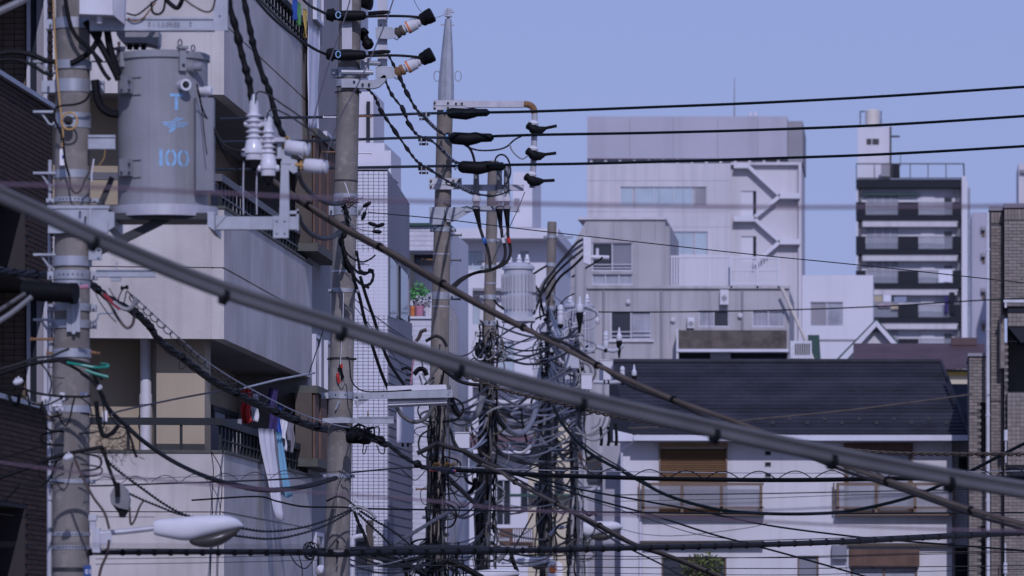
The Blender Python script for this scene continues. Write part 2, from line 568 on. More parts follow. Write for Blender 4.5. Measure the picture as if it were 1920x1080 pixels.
tb = thing('apartment_building', BO, 'cream concrete apartment building with chamfered balconies and laundry behind the transformer pole', 'building')
FL = 2.863
zm0, zm1 = 7.965, 9.49
mb = MB()
bbox(mb, 1.1, 14, 1.0, 5.5, 0, 17); mb.build('wall', 'beige_wall', tb)
mb = MB()
bbox(mb, 9.32, 14, 0.06, 0.995, 0, 17)
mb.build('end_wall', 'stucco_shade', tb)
mb = MB(); bbox(mb, 0.55, 1.095, 0.30, 0.87, 0, 17); mb.build('column', 'beige_wall', tb)
mb = MB(); pp = [B(0.72, 1.02, 0), B(0.72, 1.02, 17)]; mb.cyl(pp[0], pp[1], 0.068, n=14); dp = mb.build('downpipe', 'white_plastic', tb)
for k in range(6):
    mb = MB(); mb.cyl(B(0.72, 1.02, 1.5 + 2.863 * k), B(0.72, 1.02, 1.62 + 2.863 * k), 0.078, n=14)
    mb.build('pipe_collar', 'white_plastic', dp)
for k in (-1, 0, 1):
    z0, z1 = zm0 + FL * k, zm1 + FL * k
    mb = MB(); bbox(mb, 0.152, 9.3, 0.152, 0.995, z0 + 0.03, z0 + 0.18); bbox(mb, 0.152, 1.09, 0.997, 5.0, z0 + 0.03, z0 + 0.18)
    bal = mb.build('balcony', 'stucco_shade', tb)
    zg = z0 + 0.83
    mb = MB()
    for a, b_ in ((z0, zg - 0.012), (zg + 0.012, z1)):
        bbox(mb, 0, 9.3, 0, 0.15, a, b_)
        bbox(mb, 0, 0.15, 0.152, 5.0, a, b_)
    bbox(mb, 0.02, 9.28, 0.02, 0.13, zg - 0.02, zg + 0.02); bbox(mb, 0.02, 0.13, 0.14, 4.98, zg - 0.02, zg + 0.02)
    for cu in (3.1, 6.2):
        pass
    mb.build('parapet', 'stucco', bal)
    mb = MB(); bbox(mb, -0.02, 9.32, -0.02, 0.17, z1 + 0.001, z1 + 0.035); bbox(mb, -0.02, 0.17, 0.172, 5.0, z1 + 0.001, z1 + 0.035)
    mb.build('coping', 'moss_coping', bal)
    mb = MB(); hz = z1 + 0.33
    bbox(mb, 0.05, 9.3, 0.03, 0.12, hz, hz + 0.085); bbox(mb, 0.05, 0.13, 0.122, 5.0, hz, hz + 0.085)
    bbox(mb, 0.3, 9.3, 0.06, 0.085, z1 + 0.16, z1 + 0.18)
    mb.build('handrail', 'grey_rail' if k == 0 else 'dark_rail', bal)
    me = None
    for i in range(27):
        u = 0.2 + i * 0.35
        mb = MB(); bbox(mb, u, u + 0.03, 0.06, 0.09, z1 + 0.03, hz); mb.build('baluster', 'dark_rail', bal)
    for i in range(6):
        w = 0.5 + i * 0.62
        mb = MB(); bbox(mb, 0.075, 0.105, w, w + 0.03, z1 + 0.03, hz); mb.build('baluster', 'dark_rail', bal)
    # partition board and sliding windows of the side balcony
    mb = MB(); bbox(mb, 3.0, 3.05, 0.17, 0.99, z0 + 0.185, z0 + 2.05); mb.build('partition_panel', 'far_grey', bal)
    for (u0, u1) in ((1.5, 2.9), (3.6, 5.9), (6.3, 8.9)):
        mb = MB()
        for uu in (u0, (u0 + u1) / 2, u1 - 0.07):
            bbox(mb, uu, uu + 0.07, 0.93, 0.994, z0 + 0.2, z0 + 2.3)
        bbox(mb, u0, u1, 0.94, 0.994, z0 + 2.3, z0 + 2.37)
        wn_ = mb.build('window', 'frame_dark', tb)
        for h in range(2):
            q = MB(); m0 = u0 + 0.072 + h * (u1 - u0) / 2
            bbox(q, m0, m0 + (u1 - u0) / 2 - 0.08, 0.96, 0.99, z0 + 0.2, z0 + 2.296)
            q.build('pane', 'window_curtain' if (h + k) % 2 else 'window_glass', wn_)
# windows of the end wall
for (z0, z1, u0, u1) in ((7.55, 8.6, 9.8, 10.5), (7.4, 8.6, 11.3, 12.1), (10.3, 11.5, 11.2, 12.0), (4.7, 5.9, 9.9, 10.8), (12.9, 14.1, 9.9, 10.8)):
    mb = MB(); bbox(mb, u0, u1, 0.0, 0.055, z0, z0 + 0.05); bbox(mb, u0, u1, 0.0, 0.055, z1 - 0.05, z1)
    bbox(mb, u0, u0 + 0.05, 0.0, 0.055, z0 + .05, z1 - .05); bbox(mb, u1 - 0.05, u1, 0.0, 0.055, z0 + .05, z1 - .05)
    wn_ = mb.build('window', 'window_frame', tb)
    q = MB(); bbox(q, u0 + .05, u1 - .05, 0.03, 0.057, z0 + .05, z1 - .05); q.build('pane', 'window_glass', wn_)
# slatted boxes hung outside the balcony ends
for (z0, z1) in ((9.72, 11.15), (6.85, 7.72)):
    mb = MB(); bbox(mb, 8.2, 10.9, -0.20, 0.18, z0 - 0.11, z0)
    bx_ = mb.build('slatted_box', 'moss_coping', tb)
    mb = MB(); bbox(mb, 8.2, 10.9, -0.20, 0.18, z1, z1 + 0.10); mb.build('box_roof', 'moss_coping', bx_)
    for i in range(11):
        u = 8.24 + i * 0.245
        if i in (2, 6): continue
        q = MB(); bbox(q, u, u + 0.21, -0.16, -0.13, z0 + 0.002, z1 - 0.002); q.build('slat', 'brown_wood', bx_)
        if i % 3 == 0:
            q = MB(); q.obox(B(u + 0.1, -0.12, z0 + .002), BA * 0.04, BF * 0.2, Z * (z1 - z0 - .004)); q.build('slat', 'wood_shade', bx_)
    q = MB(); bbox(q, 8.2, 8.26, -0.12, 0.1, z0 + .002, z1 - .002); q.build('slat', 'wood_shade', bx_)


def cloth(name, label, cat, o, eu, ev, W, H, m, n=None, amp=0.03, waves=3.0, group=None, taper=0.0, skew=0.0):
    """a hanging cloth: real folds and a few millimetres of thickness"""
    eu = V(eu).normalized(); ev = V(ev).normalized(); nn = eu.cross(ev).normalized()
    nu, nv = 14, 12
    mb = MB(); vs_ = []
    ph = rnd.uniform(0, 6)
    for side in (0, 1):
        for j in range(nv + 1):
            for i in range(nu + 1):
                s, t = i / nu, j / nv
                x = (s - 0.5) * W * (1 - taper * t) + skew * t + W / 2 + 0.012 * math.sin(9 * t + ph)
                d = amp * (0.3 + t) * math.sin(waves * 6.28 * s + ph + t * 1.2) + 0.012 * math.sin(17 * s + 5 * t)
                y = t * H * (1 + 0.025 * math.sin(7 * s + ph))
                vs_.append(V(o) + eu * x + ev * y + nn * (d + side * 0.006))
    N = (nu + 1) * (nv + 1); fs = []
    for j in range(nv):
        for i in range(nu):
            a = j * (nu + 1) + i
            fs.append((a, a + 1, a + nu + 2, a + nu + 1)); fs.append((N + a + nu + 1, N + a + nu + 2, N + a + 1, N + a))
    for i in range(nu):
        for a in (i, nv * (nu + 1) + i): fs.append((a, a + 1, N + a + 1, N + a))
    for j in range(nv):
        for a in (j * (nu + 1), j * (nu + 1) + nu): fs.append((a, a + nu + 1, N + a + nu + 1, N + a))
    mb.add(vs_, fs, True)
    return mb.build(name, m, None, label=label, cat=cat, group=group, sharp=180)


dn = V((0, 0, -1))
zr = zm1 - FL + 0.42
lw = 'washing hung on the apartment balconies'
cloth('towel', 'long pale towel hanging over the dark balcony rail', 'towel', B(3.1, -0.03, zr), V((.42, .9, 0)), dn, 0.38, 1.10, 'cloth_white', amp=0.025, waves=1.6, group=lw, taper=0.12, skew=0.35)
cloth('towel', 'narrow grey towel between the pale towel and the light blue one', 'towel', B(3.85, -0.06, zr), V((.3, .9, 0)), dn, 0.24, 0.78, 'cloth_grey', amp=0.02, waves=1.2, group=lw, skew=0.30)
cloth('towel', 'light blue towel with white end over the balcony rail', 'towel', B(4.2, -0.05, zr), V((.42, .9, 0)), dn, 0.24, 0.80, 'cloth_sky', amp=0.02, waves=1.2, group=lw, skew=0.35)
cloth('towel', 'rust brown towel at the edge of the light blue towel', 'towel', B(4.7, -0.04, zr), V((.3, .9, 0)), dn, 0.16, 0.72, 'brown_wood', amp=0.01, waves=1.0, group=lw, skew=0.35)
for (nm, lb, x0, y0, x1, y1, Y, m_) in (
        ('shirt', 'bright red shirt drying in the shaded balcony', 452, 727, 473, 793, 64.0, 'cloth_red'),
        ('shirt', 'white shirt drying next to the red shirt', 470, 738, 485, 790, 64.4, 'cloth_white'),
        ('shirt', 'dark purple shirt on a hanger in the shaded balcony', 503, 728, 521, 812, 65.6, 'cloth_purple'),
        ('trousers', 'blue trousers drying behind the rail beside the purple shirt', 518, 762, 527, 838, 65.9, 'cloth_blue'),
        ('towel', 'pale grey towel drying behind the balcony rail', 524, 784, 538, 845, 66.4, 'cloth_white'),
        ('towel', 'grey green towel drying nearest the slatted box', 536, 788, 552, 848, 67.0, 'cloth_grey')):
    a = P(x0, y0, Y); mm = mpp(Y)
    cloth(nm, lb, nm if nm != 'trousers' else 'trousers', a, V((1, 0.25, 0)), dn, (x1 - x0) * mm, (y1 - y0) * mm, m_, amp=0.02, waves=1.3, group=lw, taper=0.1)
cloth('bed_sheet', 'long white sheet hanging from the upper balcony beside the second pole', 'sheet', B(8.05, -0.10, zm1 + FL + 0.32), BA, dn, 1.25, 1.42, 'cloth_white', amp=0.015, waves=1.3, group=lw)
for (nm, lb, u, w_, h, m_) in (('towel', 'blue towel folded over the upper balcony rail', 6.5, 0.35, 0.28, 'cloth_blue'),
                               ('towel', 'green towel folded over the upper balcony rail', 6.95, 0.28, 0.30, 'cloth_green'),
                               ('towel', 'yellow towel beside the white sheet on the upper rail', 7.75, 0.28, 0.36, 'cloth_yellow')):
    cloth(nm, lb, 'towel', B(u, -0.07, zm1 + FL + 0.43), BA, dn, w_, h, m_, amp=0.012, waves=1.0, group=lw)
# drying pole across the balcony mouth
mb = MB(); mb.tube([P(432, 734, 62.5), P(520, 712, 63.2), P(590, 699, 64.0)], 0.014, 8)
mb.build('drying_pole', 'galvanized', None, label='thin drying pole slanting out of the shaded balcony', cat='pole')

# ------------------------------------------------------------------ white tiled building behind the second pole
CY = 90.0
cm = mpp(CY)
tcb = thing('tiled_building', V((P(680, 0, CY).x, CY, 0)), 'white mosaic tiled building with slanted grey side behind the second pole', 'building')
blk = MB(); a = P(520, 315, CY); b = P(727, 0, CY)
blk.box((a.x, CY, 0), (b.x, CY + 3.6, a.z)); wc = blk.build('wall', 'tile_joint', tcb)
zt = a.z
O = V((P(612, 0, CY).x, CY, 0.0))
pieces(wc, 'tile', O, (1, 0, 0), Z, (0, -1, 0), b.x - O.x, zt, 0.092, 0.062, 0.008, 0.003, 'white_tile', bond=0, limit=0, joined='tile_facing')
mb = MB(); mb.box((a.x, CY - 0.03, zt + .002), (b.x + .02, CY + 0.25, zt + .10)); mb.build('coping', 'gutter_white', tcb)
# slanted grey side
x1 = b.x
sp = lambda Y, py: V((x1 + 0.002 + 0.078 * (Y - CY), Y, CZ + (HY - py) / F * Y))
mb = MB()
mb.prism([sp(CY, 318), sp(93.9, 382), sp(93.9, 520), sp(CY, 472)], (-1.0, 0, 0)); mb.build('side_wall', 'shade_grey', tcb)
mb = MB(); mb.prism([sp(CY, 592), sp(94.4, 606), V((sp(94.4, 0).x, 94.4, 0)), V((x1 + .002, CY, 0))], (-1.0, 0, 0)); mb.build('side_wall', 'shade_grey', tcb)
for k in range(38):                      # siding boards on the lower side wall
    z0 = 4.6 + k * 0.155
    if z0 > 9.9: break
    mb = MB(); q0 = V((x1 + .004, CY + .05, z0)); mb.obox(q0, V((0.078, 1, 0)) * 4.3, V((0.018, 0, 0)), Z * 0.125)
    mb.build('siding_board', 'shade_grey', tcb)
for (ya, yb) in ((90.4, 91.5), (92.3, 93.6)):
    mb = MB(); mb.prism([sp(ya, 480), sp(yb, 494), sp(yb, 604), sp(ya, 596)], (-0.15, 0, 0))
    mb.build('window', 'window_glass', tcb)
for ya in (90.1, 91.7, 93.8):
    mb = MB(); mb.prism([sp(ya, 474), sp(ya + .22, 478), sp(ya + .22, 604), sp(ya, 592)], (-0.3, 0, 0))
    mb.build('window_post', 'far_grey', tcb)
# stepped upper parts
block(tcb, 'penthouse', 668, 268, 721, 92.0, 3, 'far_white_plain', y1=330)
block(tcb, 'penthouse', 716, 282, 733, 91.2, 1.5, 'far_white_plain', y1=330)
mb = MB(); mb.pbox(668, 172, 700, 330, 96, 2); mb.build('stair_tower', 'far_white_plain', tcb)
mb = MB(); mb.pbox(687, 190, 694, 262, 95.9, 0.095); mb.build('tower_strip', 'window_glass', tcb)  # dark strip painted in for the shaded side of the stair tower

C2 = 97.0
tc2 = thing('tiled_building', V((P(600, 0, C2).x, C2, 0)), 'taller building with white grid tiles behind the second pole top', 'building')
mb = MB(); a = P(520, 0, C2); b = P(668, -260, C2); mb.box((a.x, C2, 0), (b.x, C2 + 8, b.z)); w2 = mb.build('wall', 'tile_joint', tc2)
O = V((P(538, 0, C2).x, C2, CZ + (HY - 420) / F * C2))
pieces(w2, 'tile', O, (1, 0, 0), Z, (0, -1, 0), b.x - O.x, b.z - O.z, 0.102, 0.066, 0.012, 0.005, 'white_tile', bond=0, limit=300, joined='tile_facing', first=lambda u, v: abs(v - 6.6) + (0 if u < 1.05 else 9))

# ------------------------------------------------------------------ apartment with square tiled balconies behind the third pole
D = 101.0
td = thing('balcony_building', V((P(800, 0, D).x, D, 0)), 'pale tiled building with plants on its balcony behind the third pole', 'building')
block(td, 'wall', 766, 424, 838, D + 1.2, 5, 'far_white_plain', y1=gpy(D))
mb = MB(); mb.pbox(764, 418, 842, 423, D - .1, 1.6); mb.build('roof_edge', 'green_panel', td)
mb = MB(); mb.pbox(766, 424, 838, 470, D, 1.19); ub = mb.build('upper_parapet', 'tile_joint', td)
mb = MB(); mb.pbox(766, 598, 838, 1190, D, 1.0); lb_ = mb.build('lower_parapet', 'tile_joint', td)
for (wp, y0, y1, lim) in ((ub, 424, 470, 120), (lb_, 598, 1000, 300)):
    O = P(766, y1, D); e = P(838, y0, D)
    pieces(wp, 'tile', O, (1, 0, 0), Z, (0, -1, 0), e.x - O.x, e.z - O.z, 0.115, 0.095, 0.010, 0.008, 'white_tile', bond=0, limit=lim, joined='tile_facing', first=lambda u, v: -v)
mb = MB(); mb.pbox(764, 593, 842, 597.5, D - .05, 1.1); mb.build('coping', 'gutter_white', td)
mb = MB(); mb.pbox(776, 472, 836, 497, D + 1.1, 0.09); mb.build('window', 'window_glass', td)
mb = MB(); mb.pbox(769, 470, 776, 540, D + 1.02, 0.1); mb.build('window_post', 'cream_wall', td)
mb = MB(); mb.prism([P(841, 566, D), P(859, 596, D + 1.5), P(859, 760, D + 1.5), P(841, 760, D)], (-.05, .3, 0)); mb.build('screen', 'concrete_grey', td)
for i in range(5):
    mb = MB(); mb.pbox(842 + i * 3.4, 572 + i * 5.4, 844.4 + i * 3.4, 755, D + .05 + .3 * i, 0.05); mb.build('slat', 'far_grey', td)


def plant(name, label, cat, c, r, h, n, leaf, m='leaf', group=None, stem='wood_shade', pot=None):
    t = thing(name, V((c.x, c.y, c.z)), label, cat, group)
    if pot:
        q = MB(); q.lathe(c, Z, [(0, r * .35), (h * .28, r * .5)], 12); q.build('pot', pot, t)
    q = MB()
    for i in range(5):
        an = rnd.uniform(0, 6.28)
        q.tube([c + Z * h * .1, c + V((math.cos(an) * r * .3, math.sin(an) * r * .3, h * .55)), c + V((math.cos(an) * r * .7, math.sin(an) * r * .7, h * .95))], r * 0.03, 4)
    q.build('stem', stem, t)
    q = MB()
    for i in range(n):
        an, rr = rnd.uniform(0, 6.28), r * math.sqrt(rnd.random())
        p = c + V((math.cos(an) * rr, math.sin(an) * rr, h * (0.3 + 0.75 * rnd.random() * (1 - 0.35 * rr / r))))
        d1 = V((rnd.uniform(-1, 1), rnd.uniform(-1, 1), rnd.uniform(-.6, .8))).normalized(); d2 = d1.orthogonal().normalized()
        L = leaf * rnd.uniform(.6, 1.3)
        q.add([p, p + d1 * L * .5 + d2 * L * .28, p + d1 * L, p + d1 * L * .5 - d2 * L * .28, p + d1 * L * .5 + d1.cross(d2) * L * .1], [(0, 1, 4), (1, 2, 4), (2, 3, 4), (3, 0, 4)])
    q.build('foliage', m, t)
    return t


plant('pot_plant', 'bright green leafy plant on the tiled balcony', 'plant', P(783, 575, D + .6), 0.22, 0.45, 240, .09, 'cloth_green', pot='far_grey')
plant('pot_plant', 'pale flowering plant on the tiled balcony beside the third pole', 'plant', P(799, 577, D + .5), 0.22, 0.26, 200, .07, 'cloth_white', pot='far_grey')
for (x0, y0, x1, y1, m_, lb) in ((768, 573, 778, 593, 'cloth_orange', 'orange box standing on the tiled balcony edge'), (778, 572, 794, 593, 'cloth_pink', 'pink planter box on the tiled balcony edge'), (797, 574, 803, 593, 'white_plastic', 'slim white bottle on the tiled balcony edge')):
    q = MB(); a = P(x0, y1, D + .15); b = P(x1, y0, D + .15); cx = (a.x + b.x) / 2; r_ = (b.x - a.x) / 2
    q.lathe(V((cx, D + .4, a.z)), Z, [(0, r_ * .85), ((b.z - a.z) * .8, r_), ((b.z - a.z) * .82, r_ * 1.06), ((b.z - a.z), r_ * 1.06), ((b.z - a.z), r_ * .8), ((b.z - a.z) * .9, r_ * .7)], 14)
    q.build('flower_box', m_, None, label=lb, cat='planter', group='planters on the tiled balcony')

# ------------------------------------------------------------------ white building behind the fourth pole
E2 = 165.0
te = thing('white_building', V((P(935, 0, E2).x, E2, 0)), 'white building with wide roof slab and stair tower behind the fourth pole', 'building')
hs = [(868, 470, 905, 508), (975, 470, 992, 490), (868, 560, 900, 610), (935, 640, 965, 700)]
block(te, 'wall', 842, 447, 1040, E2, 8, 'far_white_plain', hs)
mb = MB(); mb.pbox(836, 428, 1046, 446.8, E2 - 1.0, 9); mb.build('roof_slab', 'far_white_plain', te)
block(te, 'tower', 962, 322, 998, E2 + 2, 4, 'far_white_plain', y1=427)
block(te, 'tower_canopy', 958, 426, 1010, E2 + 1.4, .5, 'far_grey', y1=432)
mb = MB(); mb.pbox(964, 372, 974, 396, E2 + 1.95, .06); mb.build('tower_strip', 'far_grey', te)
for h in hs:
    window(te, *h, E2, n=2, pane='window_pale', fw=1.6)
mb = MB(); mb.pbox(845, 540, 1035, 545, E2 - .5, .52); mb.pbox(845, 720, 1035, 726, E2 - .5, .52); mb.build('ledge', 'far_grey', te)
mb = MB(); mb.pbox(862, 540, 886, 760, E2 - 1.2, .6); mb.build('pilaster', 'far_white_plain', te)

# low houses between the poles and the white house
E3 = 158.0
t3 = thing('low_house', V((P(970, 0, E3).x, E3, 0)), 'low white house with red roof band seen between the fourth and fifth poles', 'house')
hs = [(930, 900, 958, 985), (975, 905, 1005, 960)]
block(t3, 'wall', 880, 852, 1060, E3, 6, 'far_white_plain', hs)
for h in hs: window(t3, *h, E3, n=2, fw=1.6)
mb = MB(); mb.prism([P(876, 842, E3 - .6), P(876, 852, E3 - .6), P(876, 818, E3 + 4)], P(1064, 842, E3) - P(876, 842, E3)); mb.build('roof', 'red_roof', t3)
mb = MB(); mb.pbox(874, 843, 1066, 850, E3 - .75, .14); mb.build('gutter', 'gutter_white', t3)
mb = MB(); mb.pbox(900, 768, 1050, 818, E3 + 5, 3); mb.build('upper_storey', 'shade_grey', t3)
mb = MB(); mb.pbox(896, 756, 1056, 767.6, E3 + 4.6, 4); mb.build('upper_roof', 'far_grey', t3)
E4 = 148.0
t4 = thing('low_house', V((P(1030, 0, E4).x, E4, 0)), 'narrow cream house front between the fifth pole and the white house', 'house')
hs = [(1000, 905, 1012, 950), (1040, 880, 1058, 930)]
block(t4, 'wall', 990, 868, 1075, E4, 5, 'cream_wall', hs)
for h in hs: window(t4, *h, E4, n=1, fw=1.6)
mb = MB(); mb.pbox(955, 926, 1082, 931, E4 - .4, .38); mb.build('awning_edge', 'green_panel', t4)
mb = MB(); mb.pbox(1042, 790, 1070, 867.6, E4 + .5, 3); mb.build('upper_wall', 'cream_wall', t4)
mb = MB(); mb.pbox(936, 990, 1000, 1024, E4 - .3, .25); mb.build('porch_wall', 'brown_wood', t4)
for i in range(9):
    q = MB(); q.pbox(962 + i * 4.2, 992, 964.2 + i * 4.2, 1016, E4 - .9, .06); q.build('picket', 'gutter_white', t4)

# ------------------------------------------------------------------ far pale block with outside stairs
E = 355.0
tE = thing('apartment_block', V((P(1300, 0, E).x, E, 0)), 'tall pale block with outside zigzag stairs and a mauve top storey', 'building')
hw = [(1163, 350, 1325, 387), (1255, 434, 1327, 478)]
hd = [(1390, 358, 1418, 410), (1390, 443, 1418, 490)]
block(tE, 'wall', 1101, 306, 1370, E, 14, 'far_white', hw)
block(tE, 'stair_wall', 1370.3, 306, 1503, E + .75, 12, 'far_white', hd)
mb = MB(); mb.pbox(1370.3, 304, 1503, 309, E + .3, .44); mb.pbox(1497, 309, 1503, 700, E + .3, .44); mb.build('stair_frame', 'far_white', tE)
block(tE, 'top_storey', 1101, 218, 1476, E + .3, 13, 'far_mauve', y1=297)
mb = MB(); mb.pbox(1477, 227, 1505, 304, E + 1.0, 12); mb.build('side_tower', 'far_grey', tE)
mb = MB(); mb.pbox(1101.5, 297.2, 1475, 305.6, E + .8, 11); mb.build('clerestory', 'far_grey', tE)
for i in range(1, 6):
    q = MB(); q.pbox(1101 + i * 45, 307, 1101.8 + i * 45, 540, E - .015, .012); q.build('panel_joint', 'far_mauve', tE)
for y_ in (338, 396, 425):
    q = MB(); q.pbox(1101.5, y_, 1369, y_ + .8, E - .018, .016); q.build('panel_joint', 'far_mauve', tE)
for x_ in (1180, 1262, 1345, 1420):
    q = MB(); q.pbox(x_, 222, x_ + .9, 296, E + .285, .012); q.build('panel_joint', 'far_grey', tE)
for i in range(14):
    x = 1106 + i * 27
    q = MB(); q.pbox(x, 297.3, x + 5, 305.5, E + .5, .25); q.build('clerestory_post', 'far_white', tE)
window(tE, 1163, 350, 1187, 387, E, 1, pane='window_pale', fw=1.2)
window(tE, 1189, 350, 1300, 387, E, 3, pane='window_pale', fw=1.4)
window(tE, 1302, 350, 1325, 387, E, 1, pane='far_grey', fw=1.2)
window(tE, 1255, 434, 1300, 478, E, 1, pane='window_pale', fw=1.4)
window(tE, 1302, 434, 1327, 478, E, 1, pane='window_pale', fw=1.4)
for h in hd:
    mb = MB(); mb.pbox(h[0], h[1], h[2] - 6, h[3], E + .85, .08); dr = mb.build('door', 'far_white_plain', tE)
    q = MB(); q.pbox(h[2] - 5.5, h[1], h[2], h[3], E + .83, .1); q.build('door_gap', 'tower_dark', dr)
for (x0, x1, yy) in ((1376, 1404, 313), (1462, 1500, 370), (1376, 1414, 413), (1462, 1500, 456)):
    q = MB(); q.pbox(x0, yy - 8 if yy > 320 else yy - 4, x1, yy + 2, E + .0, .74); q.build('stair_landing', 'far_white_plain', tE)
for (xa, ya, xb, yb) in ((1402, 312, 1464, 369), (1413, 410, 1463, 368), (1413, 410, 1464, 455), (1413, 496, 1463, 454)):
    q = MB(); q.ppoly([(xa, ya - 6), (xb, yb - 6), (xb, yb + 3), (xa, ya + 3)], E + .1, .5); fl = q.build('stair_flight', 'far_white_plain', tE)
q = MB(); q.cyl(P(1377, 218, E + 3), P(1377, 146, E + 3), .07, .03, 6); q.build('mast', 'far_grey', tE)
for x in (1407, 1416):
    q = MB(); q.lathe(P(x, 218, E + 3), Z, [(0, .12), (.25, .12), (.3, .05)], 8); q.build('roof_vent', 'far_white_plain', tE)

# ------------------------------------------------------------------ grey concrete building in front of it
FB = 205.0
tF = thing('concrete_building', V((P(1230, 0, FB).x, FB, 0)), 'weathered grey concrete building with pebble planter above the slate roof', 'building')
hu = [(1110, 455, 1186, 508), (1110, 514, 1186, 534)]
hl = [(1145, 584, 1221, 637), (1310, 582, 1367, 613), (1410, 582, 1471, 613), (985, 640, 1015, 668)]
block(tF, 'wall', 975, 540, 1480, FB, 9, 'concrete_grey', hl)
mb = MB()
wall_cells(mb, 1100, 412, 1247, 539.6, FB, .25, hu)
mb.ppoly([(1069, 470), (1099.7, 412), (1099.7, 539.6), (1055, 539.6)], FB, 8)
mb.pbox(1247.3, 424, 1256, 539.6, FB, 8); mb.pbox(1100.3, 412.3, 1246.7, 539.6, FB + .26, 8)
mb.build('upper_wall', 'concrete_grey', tF)
mb = MB(); mb.pbox(1083, 407, 1248, 411.6, FB - .1, 8); mb.build('coping', 'far_white', tF)
mb = MB(); mb.pbox(1100, 536, 1482, 541, FB - .12, .118); mb.build('ledge', 'concrete_grey', tF)
for jx in (1105, 1140, 1185, 1228, 1256, 1330):
    q = MB(); q.pbox(jx, 545, jx + 1.0, 640, FB - .012, .01); q.build('wall_joint', 'far_grey', tF)
for jx in (1150, 1200, 1228):
    q = MB(); q.pbox(jx, 414, jx + 1.0, 452, FB - .012, .01); q.build('wall_joint', 'far_grey', tF)
window(tF, 1110, 455, 1186, 508, FB, 2, panes=['window_glass', 'shade_grey'], fw=2, rails=(496, 502))
window(tF, 1110, 514, 1186, 534, FB, 3, pane='window_curtain', fw=1.6)
window(tF, 1145, 584, 1221, 637, FB, 2, panes=['window_glass', 'window_curtain'], fw=2, rails=(622, 630))
window(tF, 1310, 582, 1367, 613, FB, 2, panes=['window_curtain', 'window_glass'], fw=2)
window(tF, 1410, 582, 1471, 613, FB, 2, panes=['window_curtain', 'window_curtain'], fw=2)
window(tF, 985, 640, 1015, 668, FB, 1, pane='window_pale', fw=2)
mb = MB(); mb.pbox(1140, 637.4, 1226, 641, FB - .1, .098); mb.build('window_sill', 'far_white', tF)
q = MB(); q.pbox(1272, 619, 1474, 654, FB - 1.0, .95); pl = q.build('planter_balcony', 'pebble_dash', tF)
q = MB(); q.pbox(1268, 654.3, 1478, 659.5, FB - 1.15, 1.1); q.build('planter_rail', 'gutter_white', pl)
q = MB(); q.pbox(1268, 616, 1272, 690, FB - 1.1, 1.0); q.build('planter_post', 'far_white', pl)
q = MB(); q.pbox(1274, 660, 1475, 690, FB - .3, .28); q.build('planter_recess_shade', 'tower_dark', pl)  # solid dark box stands in for the shade below the planter
for x_ in (1132, 1240, 1392):
    q = MB(); q.cyl(P(x_, 544, FB - .08), P(x_, 760, FB - .08), .045, n=8); q.build('wall_pipe', 'far_grey', tF)
for (x_, y_) in ((1178, 566), (1262, 600), (1388, 592), (1120, 600)):
    q = MB(); q.lathe(P(x_, y_, FB - .1), V((0, -1, 0)), [(0, .09), (.03, .10), (.06, .06), (.061, .001)], 10); q.build('wall_vent', 'far_white', tF)
for x0, x1 in ((1332, 1370),):
    q = MB(); q.pbox(x0, 661, x1, 690, FB - .5, .18); q.build('planter_panel', 'far_grey', pl)
for (x0, y0, x1, y1) in ((1289, 595, 1302, 615), (1350, 543, 1366, 571)):
    q = MB(); q.pbox(x0, y0, x1, y1, FB - .35, .33); u_ = q.build('air_conditioner', 'white_plastic', tF)
    q = MB(); q.lathe(P((x0 + x1) / 2, (y0 + y1) / 2 + 2, FB - .352), (0, -1, 0), [(0, .11), (.012, .11), (.012, .02)], 14); q.build('fan_grille', 'far_grey', u_)
# terrace balustrade and stair rail
q = MB(); q.pbox(1256.3, 479, 1375, 483, FB + .6, .12); q.pbox(1256.3, 535, 1375, 539.8, FB + .6, .12); bl = q.build('terrace_balustrade', 'far_white_plain', tF)
for i in range(24):
    q = MB(); q.pbox(1258 + i * 4.9, 483.2, 1260.9 + i * 4.9, 534.8, FB + .62, .06); q.build('baluster', 'far_white_plain', bl)
q = MB(); q.pbox(1370, 481, 1462, 485, FB - .1, .1); q.pbox(1370, 529, 1462, 534, FB - .1, .1); q.pbox(1370, 505, 1462, 508, FB - .1, .1)
for x in (1369, 1418, 1458): q.pbox(x, 479, x + 4, 540, FB - .12, .14)
b2 = q.build('terrace_balustrade', 'far_white_plain', tF)
for i in range(16):
    q = MB(); q.pbox(1376 + i * 5.3, 485.2, 1378.2 + i * 5.3, 528.8, FB - .08, .05); q.build('baluster', 'far_white_plain', b2)
q = MB(); q.tube([P(1466, 540, FB - .6), P(1510, 636, FB - .6), P(1530, 690, FB - .6)], .065, 8); q.build('slanted_duct', 'tank_cream', tF)

# ------------------------------------------------------------------ white box house, gable house, brown roof house
GY = 272.0
tG = thing('white_building', V((P(1570, 0, GY).x, GY, 0)), 'plain white building with one sliding window beside the balcony tower', 'building')
block(tG, 'wall', 1504, 516, 1637, GY, 9, 'far_white_plain', [(1519, 566, 1581, 612)])
window(tG, 1519, 566, 1581, 612, GY, 2, panes=['far_grey', 'window_curtain'], fw=1.6)
q = MB(); q.pbox(1506, 636, 1640, 639, GY - .05, .048); q.build('ledge', 'far_grey', tG)
q = MB(); q.ppoly([(1515, 628), (1536, 628), (1540, 690), (1520, 690)], 212, .2)
q.build('green_board', 'green_panel', None, label='dark green board standing beside the slanted duct', cat='board')
q = MB(); q.pbox(1482, 639, 1522, 672, 200, .5)
tac = thing('air_conditioner', P(1502, 690, 200.2), 'white slatted air conditioner unit standing above the slate roof', 'air conditioner')
q.build('casing', 'white_plastic', tac)
q = MB(); q.pbox(1482, 672.2, 1522, 695, 200.05, .4); q.build('stand', 'far_white', tac)
